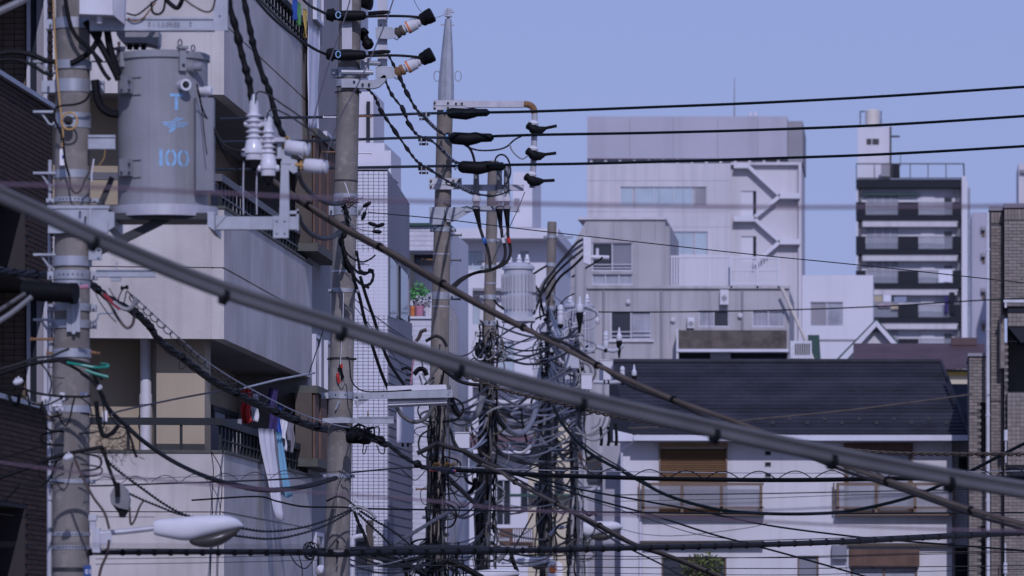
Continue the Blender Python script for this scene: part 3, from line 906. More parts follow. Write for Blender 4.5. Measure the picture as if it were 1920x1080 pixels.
for i in range(7):
    q = MB(); q.pbox(1491 + i * 4.2, 644, 1493.2 + i * 4.2, 665, 199.97, .028); q.build('slat', 'tower_dark', tac)

HG = 232.0
tH = thing('gable_house', V((P(1640, 0, HG).x, HG, 0)), 'white house gable with dark green roof edge and scroll ornament', 'house')
q = MB(); q.ppoly([(1642, 606), (1692, 662), (1692, 760), (1570, 760), (1570, 680)], HG, 7); q.build('wall', 'house_white', tH)
q = MB(); q.ppoly([(1643, 597), (1645.5, 600), (1556, 690), (1552, 690)], HG - .5, 7.6); q.ppoly([(1643, 597), (1640.5, 600), (1693, 655), (1697, 655)], HG - .51, 7.6); q.build('roof', 'green_panel', tH)
q = MB(); q.ppoly([(1643, 600.8), (1643, 612), (1573, 690), (1557, 690)], HG - .55, .1); q.ppoly([(1643.3, 600.8), (1643.3, 612), (1682, 656), (1693, 656)], HG - .55, .1); q.build('bargeboard', 'far_white_plain', tH)
for s in (-1, 1):
    q = MB(); pts = []
    for i in range(14):
        a = i / 13 * 5.2; r_ = 5.5 - i * .3
        pts.append(P(1642.5 + s * (5 + r_ * math.cos(a) * .9), 621 - r_ * math.sin(a) * .9, HG - .06))
    q.tube(pts, .03, 5); q.build('scroll_ornament', 'green_panel', tH)

IY = 190.0
tI = thing('brown_roof_house', V((P(1720, 0, IY).x, IY, 0)), 'house with dark brown roof and cream wall behind the slate roof', 'house')
q = MB(); q.pbox(1640, 693, 1822, 1100, IY, 6); q.build('wall', 'cream_wall', tI)
a0, a1 = P(1600, 692, IY - .5), P(1851, 692, IY - .5)
r0, r1 = P(1600, 646, IY + 3.4), P(1851, 646, IY + 3.4)
for k in range(10):
    t0, t1 = k / 10, (k + 1.06) / 10
    p = a0.lerp(r0, t0); q_ = a0.lerp(r0, min(1, t1))
    q = MB(); q.obox(p + Z * .045, a1 - a0, q_ - p, V((0, 0, -.045))); q.build('roof_course', 'roof_brown', tI)
q = MB(); q.pbox(1603, 692.5, 1848, 694.6, IY - .45, .12); q.build('gutter', 'tower_dark', tI)
q = MB(); q.pbox(1783, 633, 1832, 647, IY + 3.0, 1.5); q.build('ridge_roof', 'roof_brown', tI)
q = MB(); q.pbox(1768, 697, 1822, 703, IY - .2, .19); q.build('trim_band', 'cloth_yellow', tI)

# ------------------------------------------------------------------ balcony tower
JY = 430.0
tJ = thing('apartment_tower', V((P(1705, 0, JY).x, JY, 0)), 'slim apartment tower with charcoal balcony fronts and rooftop tank', 'building')
block(tJ, 'wall', 1607, 346, 1803, JY + 1.0, 12, 'far_white_plain')
q = MB(); q.pbox(1803.3, 330, 1812, 760, JY - .2, 12); q.pbox(1605.4, 350, 1609, 500, JY + .2, 1.38); q.build('fin_wall', 'far_white_plain', tJ)
q = MB(); q.pbox(1605, 336, 1803, 352, JY - .1, 14); q.build('roof_slab', 'tower_dark', tJ)
q = MB(); q.pbox(1605, 306, 1808, 308.2, JY, .06); q.pbox(1605, 333, 1808, 335, JY, .06)
for i in range(7): q.pbox(1605 + i * 33.6, 308.4, 1606.6 + i * 33.6, 332.8, JY, .06)
q.ppoly([(1806, 306), (1808, 306), (1809, 332), (1807, 332)], JY, .3)
q.build('roof_railing', 'frame_dark', tJ)
q = MB(); q.pbox(1608, 238, 1669, 335.6, JY + 4, 5); q.build('roof_house', 'far_white_plain', tJ)
q = MB(); q.pbox(1625, 260, 1634, 270, JY + 3.9, .09); q.pbox(1636, 260, 1648, 270, JY + 3.9, .09); q.build('roof_house_window', 'frame_dark', tJ)
q = MB(); p = P(1636, 238, JY + 6); q.lathe(p, Z, [(0, .62), (1.35, .62), (1.46, .5), (1.5, .1)], 18); q.build('water_tank', 'tank_cream', tJ)
q = MB()
for x in (1613, 1652): q.cyl(P(x, 240, JY + 5), P(x, 208, JY + 5), .05, n=6)
q.cyl(P(1613, 209, JY + 5), P(1622, 209, JY + 5), .05, n=6); q.build('tank_ladder', 'frame_dark', tJ)
q = MB(); q.pbox(1668.5, 237, 1671.5, 331, JY + 3.8, .12); q.pbox(1671.7, 254, 1687, 257.5, JY + 3.8, .12); q.pbox(1688, 288, 1689, 312, JY + 3.8, .1); q.build('roof_pipe', 'frame_dark', tJ)
q = MB(); q.pbox(1652, 308, 1669, 331, JY + 2, 1); q.build('roof_cabinet', 'far_grey', tJ)
q = MB(); q.pbox(1670, 307, 1687, 331, JY + 1.7, 1); q.build('roof_cabinet', 'tower_dark', tJ)
for k in range(5):
    y = 403 + k * 64.0
    x0 = 1605 if k < 3 else 1630
    q = MB(); q.pbox(x0, y, 1803, y + 9.5, JY, .98); ba = q.build('balcony', 'tower_dark', tJ)
    q = MB(); q.pbox(x0 + 12, y + 9.7, 1797, y + 22, JY + .15, .8); q.build('beam', 'far_white', ba)
    for (xa, xb) in ((1605.2, 1623), (1684, 1722), (1786, 1802.8)):
        if xb < x0: continue
        q = MB(); q.pbox(max(xa, x0), y - 24, xb, y - .3, JY + .02, .25); q.build('balcony_front', 'tower_dark', ba)
    for (xa, xb) in ((1623.2, 1683.8), (1722.2, 1785.8)):
        if xb < x0: continue
        q = MB(); q.pbox(max(xa, x0 + .2), y - 22, xb, y - .4, JY + .12, .05); q.build('balcony_pane', 'tower_glass', ba)
        q = MB(); q.pbox(max(xa, x0 + .2), y - 24, xb, y - 22.3, JY + .08, .08); q.build('rail', 'far_grey', ba)
    for x in (1614, 1796):
        if x < x0: continue
        q = MB(); q.pbox(x - 1.3, y - 50, x + 1.3, y - 24.3, JY + .1, .14); q.build('post', 'frame_dark', ba)
    ww = MB(); ww.pbox(1626, y - 40, 1684, y - .4, JY + .9, .09); q = ww.build('window', 'tower_pane' if k % 2 else 'window_curtain', tJ)
    for xp in (1640, 1655, 1669):
        r_ = MB(); r_.pbox(xp, y - 40, xp + 1.2, y - .4, JY + .84, .05); r_.build('window_post', 'window_frame', q)
    ww = MB(); ww.pbox(1726, y - 40, 1752, y - .4, JY + .9, .09); ww.build('window', 'far_white_plain', tJ)
    ww = MB(); ww.pbox(1771, y - 33, 1785, y - .4, JY + .88, .11); ww.build('window', 'window_glass', tJ)
    if k == 0:
        ww = MB(); ww.pbox(1618, y - 41, 1722, y - 37, JY + .5, .8); ww.build('awning', 'green_panel', tJ)
for i, (x0, y0, x1, y1, m_, lb) in enumerate((
        (1638, 554, 1655, 566, 'pale_yellow', 'dull yellow cloth drying on the tower balcony'), (1656, 552, 1671, 566, 'cloth_white', 'white cloth drying on the tower balcony'),
        (1676, 556, 1700, 568, 'pale_blue', 'grey blue cloth drying on the tower balcony'), (1646, 569, 1672, 576, 'pale_pink', 'dull pink cloth over the tower balcony rail'),
        (1670, 570, 1684, 580, 'pale_yellow', 'dull yellow cloth over the rail beside the pink one, not' if False else 'faded ochre cloth over the tower balcony rail'), (1771, 553, 1778, 588, 'cloth_purple', 'long dark garment drying on the tower balcony'),
        (1780, 548, 1790, 590, 'tower_dark', 'long black garment drying on the tower balcony'), (1759, 504, 1786, 530, 'cloth_white', 'broad white sheet drying on the tower balcony'))):
    mm = mpp(JY + .05)
    cloth('garment', lb, 'laundry', P(x0, y0, JY - .12), V((1, 0, 0)), dn, (x1 - x0) * mm, (y1 - y0) * mm, m_, amp=.03, waves=2, group='laundry on the tower balconies')
for x, m_ in ((1817, 'window_curtain'), (1812.6, 'far_white_plain')):
    q = MB(); q.cyl(P(x, 352 if x > 1815 else 340, JY + 3), V((P(x, 0, JY + 3).x, JY + 3, 0)), .10 if x > 1815 else .06, n=8); q.build('drain_pipe', m_, tJ)

KY = 490.0
tK = thing('apartment_block', V((P(1838, 0, KY).x, KY, 0)), 'mauve block with small balconies glimpsed between the tower and the brick building', 'building')
block(tK, 'wall', 1822, 398, 1870, KY, 10, 'far_mauve')
for y in (424, 474, 540, 600):
    q = MB(); q.pbox(1840, y, 1848, y + 7, KY - .6, .58); q.build('balcony', 'far_grey', tK)
    q = MB(); q.pbox(1841, y + 8, 1847, y + 20, KY - .1, .08); q.build('window', 'frame_brown', tK)
tK2 = thing('apartment_block', V((P(1916, 0, 470).x, 470, 0)), 'pale block rising behind the top of the brick building', 'building')
block(tK2, 'wall', 1910, 306, 1990, 470, 10, 'far_white')
q = MB(); q.pbox(1913, 318, 1990, 324, 469.6, .38); q.build('ledge', 'far_grey', tK2)

# ------------------------------------------------------------------ white house with slate roof
HY_ = 137.0
LY = HY_
tL = thing('white_house', V((P(1480, 0, LY).x, LY, 0)), 'white house with dark slate roof, brown shutters and framed balconies', 'house')
hs = [(1238, 841, 1362, 966), (1585, 845, 1710, 962), (1240, 1045, 1362, 1110), (1495, 1042, 1535, 1110), (1595, 1062, 1720, 1130)]
block(tL, 'wall', 1163, 829, 1785, LY, 7.5, 'house_white', hs)
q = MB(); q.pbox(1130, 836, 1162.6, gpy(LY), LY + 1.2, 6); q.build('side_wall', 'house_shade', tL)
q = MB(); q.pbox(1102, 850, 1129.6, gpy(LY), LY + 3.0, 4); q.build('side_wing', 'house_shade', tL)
q = MB(); q.pbox(1100, 856, 1128, 905, LY + 2.9, .09); q.build('side_window', 'window_glass', tL)
e0, e1 = P(1186, 815, LY - .55), P(1817, 815, LY - .55)
r0, r1 = P(1142, 681, LY + 3.6), P(1764, 681, LY + 3.6)
NC = 20
for k in range(NC):
    t0, t1 = k / NC, (k + 1.12) / NC
    p = e0.lerp(r0, t0); p2 = e0.lerp(r0, min(1.0, t1))
    w0 = e1.lerp(r1, t0); w1 = e1.lerp(r1, min(1.0, t1))
    lift = V((0, -.3, 1)).normalized() * .034
    q = MB()
    dn_ = V((0, 0, -.012))
    q.add([p + lift, w0 + lift, w1 + lift * .2, p2 + lift * .2, p + dn_, w0 + dn_, w1 + dn_, p2 + dn_],
          [(0, 1, 2, 3), (7, 6, 5, 4), (4, 5, 1, 0), (5, 6, 2, 1), (6, 7, 3, 2), (7, 4, 0, 3)])
    q.build('shingle_course', 'roof_slate', tL)
q = MB(); q.tube([r0 + Z * .05, r1 + Z * .05], .07, 8); q.build('ridge_cap', 'roof_slate', tL)
q = MB(); q.tube([e1 + Z * .04, r1 + Z * .05], .05, 6); q.build('hip_cap', 'roof_slate', tL)
# back slope and gable so that the roof is closed
q = MB(); bk0, bk1 = P(1142, 830, LY + 7.8), P(1817, 830, LY + 7.8)
q.add([r0, r1, bk1, bk0], [(0, 3, 2, 1)]); q.add([e1 - Z * .02, bk1 - Z * .02, r1 - Z * .02], [(0, 1, 2)]); q.add([e0 - Z * .02, r0 - Z * .02, bk0 - Z * .02], [(0, 1, 2)])
q.build('back_slope', 'roof_slate', tL)
# lower roof at the right end
f0, f1 = P(1813, 815, LY + .3), P(1824, 815, LY + .3); g0, g1 = P(1783, 722, LY + 2.8), P(1820, 722, LY + 2.8)
for k in range(13):
    p = f0.lerp(g0, k / 13); p2 = f0.lerp(g0, min(1, (k + 1.1) / 13)); w0 = f1.lerp(g1, k / 13)
    q = MB(); q.obox(p + Z * .03, w0 - p, p2 - p, V((0, 0, -.035))); q.build('shingle_course', 'roof_slate', tL)
q = MB(); wall_cells(q, 1785.3, 829, 1820, gpy(LY), LY + .5, .25, [(1797, 856, 1815, 888), (1790, 1026, 1816, 1100)]); q.build('annex_wall', 'house_white', tL)
window(tL, 1797, 856, 1815, 888, LY + .5, 1, frame='frame_brown', fw=2); window(tL, 1790, 1026, 1816, 1100, LY + .5, 1, frame='frame_brown', fw=2)  # the lower one is a dark gap, its darkness put in as a pane
q = MB(); q.pbox(1785.5, 889, 1819, 893, LY + .42, .078); q.build('annex_ledge', 'gutter_white', tL)
q = MB(); q.pbox(1188, 815.6, 1817, 826, LY - .72, .14); gt = q.build('gutter', 'gutter_white', tL)
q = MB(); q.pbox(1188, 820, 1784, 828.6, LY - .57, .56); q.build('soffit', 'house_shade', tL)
q = MB(); q.ppoly([(1150, 806), (1188, 815), (1188, 827), (1150, 827)], LY - .55, .35); q.build('bargeboard', 'gutter_white', tL)
q = MB(); q.tube([P(1196, 815, LY - .6), P(1196, 822, LY - .6), P(1170, 840, LY - .2), P(1166, 846, LY - .1), V((P(1166, 0, LY - .1).x, LY - .1, 0))], .034, 8); q.build('downpipe', 'gutter_white', tL)
for i in range(7):
    for (x, y) in ((1382 + i * 65, 798), (1348 + i * 65.3, 791)):
        t = (815 - y) / 134
        c = e0.lerp(r0, t); c = V((P(x, 0, c.y).x, c.y, c.z + .04))
        q = MB(); q.obox(c, V((.05, 0, 0)), V((0, .02, 0)), V((0, 0, .085))); q.obox(c + V((-.02, -.03, 0)), V((.09, 0, 0)), V((0, .03, 0)), V((0, 0, .03))); q.build('snow_guard', 'frame_dark', tL)
# upper windows: one rolled down shutter, one open
def shutter(x0, y0, x1, y1, ybox, closed, label):
    q = MB(); q.pbox(x0, y0 - 1, x1, ybox, LY - .14, .25); w = q.build('shutter_box', 'shutter_brown' if closed else 'brown_wood', tL)
    q = MB(); q.pbox(x0, ybox + .3, x0 + 3.2, y1, LY - .06, .16); q.pbox(x1 - 3.2, ybox + .3, x1, y1, LY - .06, .16); q.build('frame', 'frame_brown', w)
    return w
w = shutter(1236, 829, 1364, 967, 839, True, '')
ns = 34
for i in range(ns):
    ya = 839.6 + i * (126 / ns)
    q = MB(); a = P(1239.4, ya + 126 / ns - .25, LY); b = P(1360.6, ya, LY)
    q.prism([(a.x, LY + .03, a.z), (a.x, LY - .015, (a.z * .6 + b.z * .4)), (a.x, LY + .03, b.z)], (b.x - a.x, 0, 0)); q.build('slat', 'shutter_brown', w)
w = shutter(1583, 832, 1712, 963, 845, False, '')
window(tL, 1586.5, 845, 1708.5, 962, LY, 2, frame='frame_brown', panes=['window_curtain', 'window_curtain'], fw=5, rec=.1)
# balconies with brown frames and frosted panes
for (x0, x1, posts) in ((1203, 1432, (1203, 1276, 1350, 1424)), (1568, 1793, (1568, 1640, 1713, 1786))):
    q = MB(); q.pbox(x0, 905, x1, 910, LY - .30, .06); q.pbox(x0, 950, x1, 953.5, LY - .30, .05); q.pbox(x0 - 2, 962, x1 + 2, 966.5, LY - .33, .32)
    for p_ in posts: q.pbox(p_, 910.2, p_ + 5.5, 961.8, LY - .30, .055)
    q.pbox(x0 - 6, 905, x0 - 3, 962, LY - .2, .05)
    br = q.build('balcony_frame', 'frame_brown', tL)
    for i in range(3):
        q = MB(); q.pbox(posts[i] + 5.7, 910.4, posts[i + 1] - .2, 949.8, LY - .285, .012); q.build('pane', 'balcony_pane', br)
for y in (845, 866, 886):
    q = MB(); q.pbox(1434, y, 1446, y + 9, LY - .02, .018); vt = q.build('vent', 'house_shade', tL)
    q = MB(); q.pbox(1435, y + 1, 1445, y + 8, LY - .024, .003); q.build('vent_hole', 'tower_dark', vt)
# storey ledge, lower windows
q = MB(); q.pbox(1200, 1014, 1432, 1024, LY - .25, .24); q.build('canopy', 'wood_shade', tL)
q = MB(); q.pbox(1575, 1018, 1792, 1024, LY - .2, .19); q.build('canopy', 'wood_shade', tL)
window(tL, 1240, 1045, 1362, 1110, LY, 2, frame='frame_brown', panes=['window_glass', 'window_glass'], fw=3)
window(tL, 1495, 1042, 1535, 1110, LY, 1, frame='frame_brown', panes=['shade_grey'], fw=3)
window(tL, 1595, 1062, 1720, 1130, LY, 2, frame='frame_brown', panes=['window_curtain', 'window_curtain'], fw=4)
q = MB(); q.pbox(1592, 1030, 1724, 1061, LY - .16, .15); q.build('shutter_box', 'brown_wood', tL)
q = MB(); q.pbox(1560, 1022, 1588, 1048, LY - .25, .24); q.build('vent_hood', 'shade_grey', tL)
q = MB(); q.cyl(P(1590, 1022, LY - .05), V((P(1590, 0, LY - .05).x, LY - .05, 0)), .04, n=8); q.build('wall_pipe', 'gutter_white', tL)
q = MB(); q.cyl(P(1201, 968, LY - .05), V((P(1201, 0, LY - .05).x, LY - .05, 0)), .045, n=8); q.build('wall_pipe', 'gutter_white', tL)
plant('climbing_plant', 'yellow green climbing plant in front of the lower window', 'plant', V((P(1318, 1100, LY - .5).x, LY - .5, P(1318, 1130, LY).z)), .55, 1.35, 420, .15, 'leaf')
plant('potted_shrub', 'small dull shrub by the post beside the house', 'plant', P(1098, 1040, LY - 1), .22, .5, 160, .09, 'leaf_dark')

# ------------------------------------------------------------------ brick building on the right
MY = 133.0
tM = thing('brick_building', V((P(1880, 0, MY).x, MY, 0)), 'grey brick building with white drainpipe at the right edge', 'building')
mm = mpp(MY)


def brick_panel(x0, y0, x1, y1, Y, d, limit, holes=(), prio=None, sold=True):
    q = MB(); hp = [h for h in holes]
    if hp: wall_cells(q, x0, y0, x1, y1, Y, d, hp)
    else: q.pbox(x0, y0, x1, y1, Y, d)
    w = q.build('wall', 'brick_joint', tM)
    m_ = mpp(Y); O = P(x0, y1, Y)
    top = 24 if sold else 0
    hl = [((h[0] - x0) * m_, (y1 - h[3]) * m_, (h[2] - x0) * m_, (y1 - h[1]) * m_) for h in hp]
    pieces(w, 'brick', O, (1, 0, 0), Z, (0, -1, 0), (x1 - x0) * m_, (y1 - y0 - top) * m_, .215, .085, .014, .012, 'grey_brick', 'grey_brick_joined', holes=hl, limit=limit, first=prio)
    if sold:
        pieces(w, 'brick', P(x0, y0 + top - 1, Y), (1, 0, 0), Z, (0, -1, 0), (x1 - x0) * m_, 22 * m_, .088, .29, .014, .014, 'grey_brick', 'grey_brick_joined', bond=0, limit=12)
    return w


brick_panel(1883, 389, 2000, 1200, MY, 5, 110, holes=[(1889, 640, 2000, 745), (1889, 735, 2000, 872), (1878, 575, 2000, 642)], prio=lambda u, v: (0 if u < .52 else 50) - v)
brick_panel(1858, 395, 1880.5, 1200, MY + .5, 4.4, 70, prio=lambda u, v: -v)
brick_panel(1817, 668, 1852, 1200, MY + .9, 4, 100, holes=[(1838, 754, 1848, 860), (1838, 985, 1848, 1090)], prio=lambda u, v: -v, sold=False)
q = MB(); q.pbox(1852.3, 700, 1857.7, 1200, MY + 2.2, 3); q.build('wall', 'brick_joint', tM)
q = MB(); q.pbox(1855, 386.5, 1881, 394.6, MY + .42, 4.5); q.pbox(1881.5, 382, 2004, 388.6, MY - .08, 5.1); q.build('parapet_cap', 'far_grey', tM)
q = MB(); q.pbox(1815, 662, 1853, 667.7, MY + .82, 4.1); q.build('parapet_cap', 'far_grey', tM)
for (ya, yb) in ((754, 860), (985, 1090)):
    q = MB(); q.pbox(1838.2, ya + .2, 1847.8, yb - .2, MY + 1.15, .1); q.build('window', 'window_glass', tM)
# shaded recesses, balcony and tile panel
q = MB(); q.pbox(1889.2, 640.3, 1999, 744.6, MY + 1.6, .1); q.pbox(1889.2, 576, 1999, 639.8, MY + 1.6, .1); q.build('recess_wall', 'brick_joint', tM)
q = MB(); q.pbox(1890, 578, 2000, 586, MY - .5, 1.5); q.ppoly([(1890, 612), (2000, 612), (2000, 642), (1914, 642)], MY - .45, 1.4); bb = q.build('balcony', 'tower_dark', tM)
q = MB(); q.pbox(1890, 586.3, 2000, 611.7, MY - .48, .2); bf = q.build('balcony_front', 'brick_joint', bb)
pieces(bf, 'tile', P(1890, 611.7, MY - .48), (1, 0, 0), Z, (0, -1, 0), 36 * mm, 25 * mm, .11, .11, .012, .01, 'grey_brick', bond=0, limit=20, joined='tile_facing')
q = MB(); q.pbox(1882, 562, 2000, 567, MY - .62, .1); q.pbox(1884, 567.2, 1887.5, 577, MY - .6, .08); q.build('white_rail', 'white_plastic', bb)
q = MB(); q.pbox(1889, 735, 2000, 872, MY - .3, 1.2); pn = q.build('tile_panel', 'brick_joint', tM)
pieces(pn, 'tile', P(1889, 872, MY - .3), (1, 0, 0), Z, (0, -1, 0), 36 * mm, 137 * mm, .11, .11, .012, .01, 'grey_brick', bond=0, limit=80, joined='tile_facing')
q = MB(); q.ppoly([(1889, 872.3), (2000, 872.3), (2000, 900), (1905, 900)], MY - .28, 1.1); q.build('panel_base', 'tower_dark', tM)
q = MB(); q.pbox(1876, 590, 1883.5, 690, MY - .05, .4); q.build('wall', 'grey_brick_joined', tM)
q = MB(); q.cyl(P(1852, 398, MY + .3), V((P(1854, 0, MY + .3).x, MY + .3, 0)), .047, n=10); dpm = q.build('drainpipe', 'white_plastic', tM)
for y in (470, 620, 780, 940):
    q = MB(); q.cyl(P(1852.4, y, MY + .3), P(1852.4, y - 4, MY + .3), .062, n=10); q.build('pipe_collar', 'white_plastic', dpm)
q = MB(); q.cyl(P(1886, 806, MY - .4), P(1886, 868, MY - .4), .018, n=6); q.cyl(P(1886, 806, MY - .4), P(1886, 826, MY - .4), .05, n=8); q.build('thin_pipe', 'white_plastic', tM)
q = MB(); q.cyl(P(1885, 1018, MY - .4), P(1885, 1090, MY - .4), .018, n=6); q.cyl(P(1885, 1055, MY - .4), P(1885, 1075, MY - .4), .05, n=8); q.build('thin_pipe', 'white_plastic', tM)
# ------------------------------------------------------------------ utility poles


class Pole:
    def __init__(s, name, label, Y, xt, yt, xb, yb, wt, wb, m, cat='utility pole', group='concrete utility poles along the street'):
        s.Y, s.xt, s.yt, s.xb, s.yb, s.wt, s.wb = Y, xt, yt, xb, yb, wt, wb
        g = gpy(Y)
        s.root = thing(name, V((P(s.x(g), g, Y).x, Y, 0)), label, cat, group)
        q = MB()
        n = 24
        pts, rr = [], []
        for i in range(n + 1):
            y = g + (yt - g) * i / n
            pts.append(s.c(y)); rr.append(s.r(y))
        q.tube(pts, rr, 26)
        q.build('shaft', m, s.root)
        q = MB()

    def x(s, y): return s.xt + (s.xb - s.xt) * (y - s.yt) / (s.yb - s.yt)
    def hw(s, y): return (s.wt + (s.wb - s.wt) * (y - s.yt) / (s.yb - s.yt)) / 2
    def r(s, y): return s.hw(y) * mpp(s.Y)
    def c(s, y): return P(s.x(y), y, s.Y)

    def band(s, y0, y1, k=1.05, m='galvanized', lugs=True, holes=0, lugw=9):
        q = MB()
        n = 26
        a, b = s.c(y1), s.c(y0)
        r0, r1 = s.r(y1) * k, s.r(y0) * k
        q.tube([a, b], [r0, r1], n)
        u = mpp(s.Y)
        o = q.build('band', m, s.root)
        if lugs:
            for sg in (-1, 1):
                q = MB(); xm = s.x((y0 + y1) / 2) + sg * s.hw(y0) * k
                xa, xb = (xm - 1, xm + lugw) if sg > 0 else (xm - lugw, xm + 1)
                q.pbox(xa, y0 + 1, xb, y1 - 1, s.Y - .05, .1)
                ym = (y0 + y1) / 2
                q.cyl(P((xa + xb) / 2, ym, s.Y - .10), P((xa + xb) / 2, ym, s.Y + .1), 2.6 * u, n=6)
                q.cyl(P((xa + xb) / 2, ym, s.Y - .13), P((xa + xb) / 2, ym, s.Y - .1), 1.4 * u, n=6)
                q.build('lug', m, o)
        for i in range(holes):
            t = (i + .5) / holes * 1.5 - .75
            q = MB(); p = s.c((y0 + y1) / 2) + V((math.sin(t) * s.r(y0) * k, -math.cos(t) * s.r(y0) * k, 0)); nrm = V((math.sin(t), -math.cos(t), 0))
            q.cyl(p - nrm * .004, p + nrm * .003, 1.5 * u, n=8); q.build('bolt', 'frame_dark', o)
        return o

    def step(s, y, side, L=22, m='galvanized'):
        q = MB(); u = mpp(s.Y)
        x0 = s.x(y) + side * s.hw(y) * .9; x1 = s.x(y) + side * (s.hw(y) + L)
        q.cyl(P(x0, y, s.Y), P(x1, y, s.Y), 1.7 * u, n=7); q.cyl(P(x1 - side * 1.2, y, s.Y), P(x1 + side * .6, y, s.Y), 3.2 * u, n=7)
        q.build('step_bolt', m, s.root)

    def arm(s, x0, y0, x1, y1, dy=-0.06, d=0.07, m='galvanized', name='crossarm', flange=True, parent=None):
        q = MB()
        if flange:
            t = (y1 - y0) * .16
            q.pbox(x0, y0, x1, y0 + t, s.Y + dy, d); q.pbox(x0, y1 - t, x1, y1, s.Y + dy, d); q.pbox(x0, y0 + t, x1, y1 - t, s.Y + dy + .012, .012)
        else:
            q.pbox(x0, y0, x1, y1, s.Y + dy, d)
        return q.build(name, m, parent or s.root)

    def bolt(s, x, y, dy, r=2.2, m='galvanized', parent=None, L=.03):
        q = MB(); u = mpp(s.Y); q.cyl(P(x, y, s.Y + dy), P(x, y, s.Y + dy - L), r * u, n=6); return q.build('bolt', m, parent or s.root)


def insulator(name, label, cat, base, axis, prof, m='porcelain', group=None, extra=None):
    b = V(base)
    t = thing(name, b, label, cat, group)
    q = MB(); q.lathe(b, axis, prof, 22); q.build('body', m, t)
    return t


# ---- first pole, with the transformer
p1 = Pole('utility_pole', 'thick concrete pole carrying the grey transformer marked 100', 37.0, 137, -30, 133, 1080, 64, 70, 'concrete_pole')
Y1, u1 = 37.0, mpp(37.0)
p1.band(35, 55, 1.07, lugs=True, lugw=17)
p1.band(115, 131, 1.10, lugs=False)
o = p1.band(150, 174, 1.05, lugs=True, lugw=24)
p1.band(213, 241, 1.04, lugs=False)
p1.band(320, 335, 1.04, lugs=False)
p1.band(371, 380, 1.06, lugs=True, holes=7, lugw=14)
p1.band(482, 500, 1.12, lugs=False)
p1.band(508, 525, 1.08, lugs=True, holes=6, lugw=10)
p1.band(527, 540, 1.03, lugs=False, holes=5)
p1.band(570, 584, 1.10, lugs=True, lugw=8)
p1.band(601, 616, 1.10, lugs=True, lugw=8)
p1.band(655, 671, 1.08, lugs=False)
p1.band(761, 774, 1.04, lugs=False)
p1.band(848, 890, 1.02, lugs=False, m='pale_steel') if False else None
p1.band(900, 906, 1.06, 'galvanized') if False else p1.band(899, 907, 1.06, lugs=True, lugw=7)
p1.band(998, 1005, 1.04, lugs=False, holes=9)
p1.band(1023, 1030, 1.04, lugs=False, holes=9)
p1.band(1064, 1072, 1.03, m='dark_steel', lugs=False)
# cable clamp plates between the two bands
q = MB(); q.pbox(125, 560, 150, 622, Y1 - .175, .03); q.pbox(135, 555, 141, 626, Y1 - .19, .014); q.build('clamp_plate', 'galvanized', p1.root)
# folded steps on the side of the pole
for y in (113, 207, 322, 475, 597):
    q = MB()
    q.pbox(62, y, 104, y + 4, Y1 - .06, .07)
    q.tube([P(77, y + 4, Y1 - .03), P(92, y + 25, Y1 - .03), P(98, y + 27, Y1 - .03), P(103, y + 22, Y1 - .03)], 2.3 * u1, 6)
    q.build('step_bracket', 'galvanized', p1.root)
for (x0, y, x1) in ((58, 636, 100), (88, 662, 106)):
    q = MB(); q.cyl(P(x0, y, Y1 - .05), P(x1, y, Y1 - .02), 2.6 * u1, n=7); q.cyl(P(x0 - 1, y, Y1 - .05), P(x0 + 2, y, Y1 - .05), 4 * u1, n=7); q.build('step_bolt', 'rust', p1.root)
q = MB(); q.cyl(P(168, 660, Y1), P(187, 663, Y1), 3 * u1, n=7); q.build('step_bolt', 'rust', p1.root)
# conduit on the side
q = MB(); q.tube([P(94, 690, Y1 + .02), P(93.5, 860, Y1 + .02), P(93, 1080, Y1 + .02), V((P(92, 0, Y1).x, Y1 + .02, 0))], 5.2 * u1, 12); q.build('conduit', 'pale_steel', p1.root)
q = MB(); q.tube([P(94, 300, Y1 + .04), P(93, 520, Y1 + .04)], 3.6 * u1, 10); q.tube([P(96, 570, Y1 + .04), P(95, 688, Y1 + .04)], 4.6 * u1, 10); q.build('conduit', 'pale_steel', p1.root)
# top crossarm and its drop leg
ca = p1.arm(168, 32, 402, 57, -.24, .10, 'galvanized')
q = MB(); q.ppoly([(400, -40), (427, -40), (427, 57), (400, 57)], Y1 - .25, .012); q.pbox(422, -40, 427, 57, Y1 - .237, .09); q.build('crossarm_leg', 'galvanized', p1.root)
for x, y in ((280, 43), (357, 43), (412, 30)):
    p1.bolt(x, y, -.25, 1.8, 'frame_dark', ca, .004)


def lettering(text, m, par, x, y, h, Y, name='lettering'):
    c = bpy.data.curves.new(name, 'FONT'); c.body = text; c.size = h * mpp(Y) / 0.72; c.align_x = 'LEFT'
    c.extrude = 0.0008
    tmp = bpy.data.objects.new(name, c); COL.objects.link(tmp)
    bpy.context.view_layer.update()
    me = bpy.data.meshes.new_from_object(tmp.evaluated_get(bpy.context.evaluated_depsgraph_get()))
    bpy.data.objects.remove(tmp); bpy.data.curves.remove(c)
    o = bpy.data.objects.new(name, me); COL.objects.link(o)
    me.materials.clear(); me.materials.append(M[m])
    o.rotation_euler = (R(90), 0, 0)
    o.parent = par; o.location = P(x, y, Y) - rootloc(par)
    return o


lettering('- 3.5.09.02', 'shade_grey', ca, 287, 48, 8.5, Y1 - .2445)
# blue number plate
q = MB(); q.pbox(157, 1060, 171, 1092, Y1 - .145, .006); npl = q.build('number_plate', 'sign_blue', p1.root); lettering('01', 'sign_white', npl, 159.5, 1076, 9, Y1 - .1465)
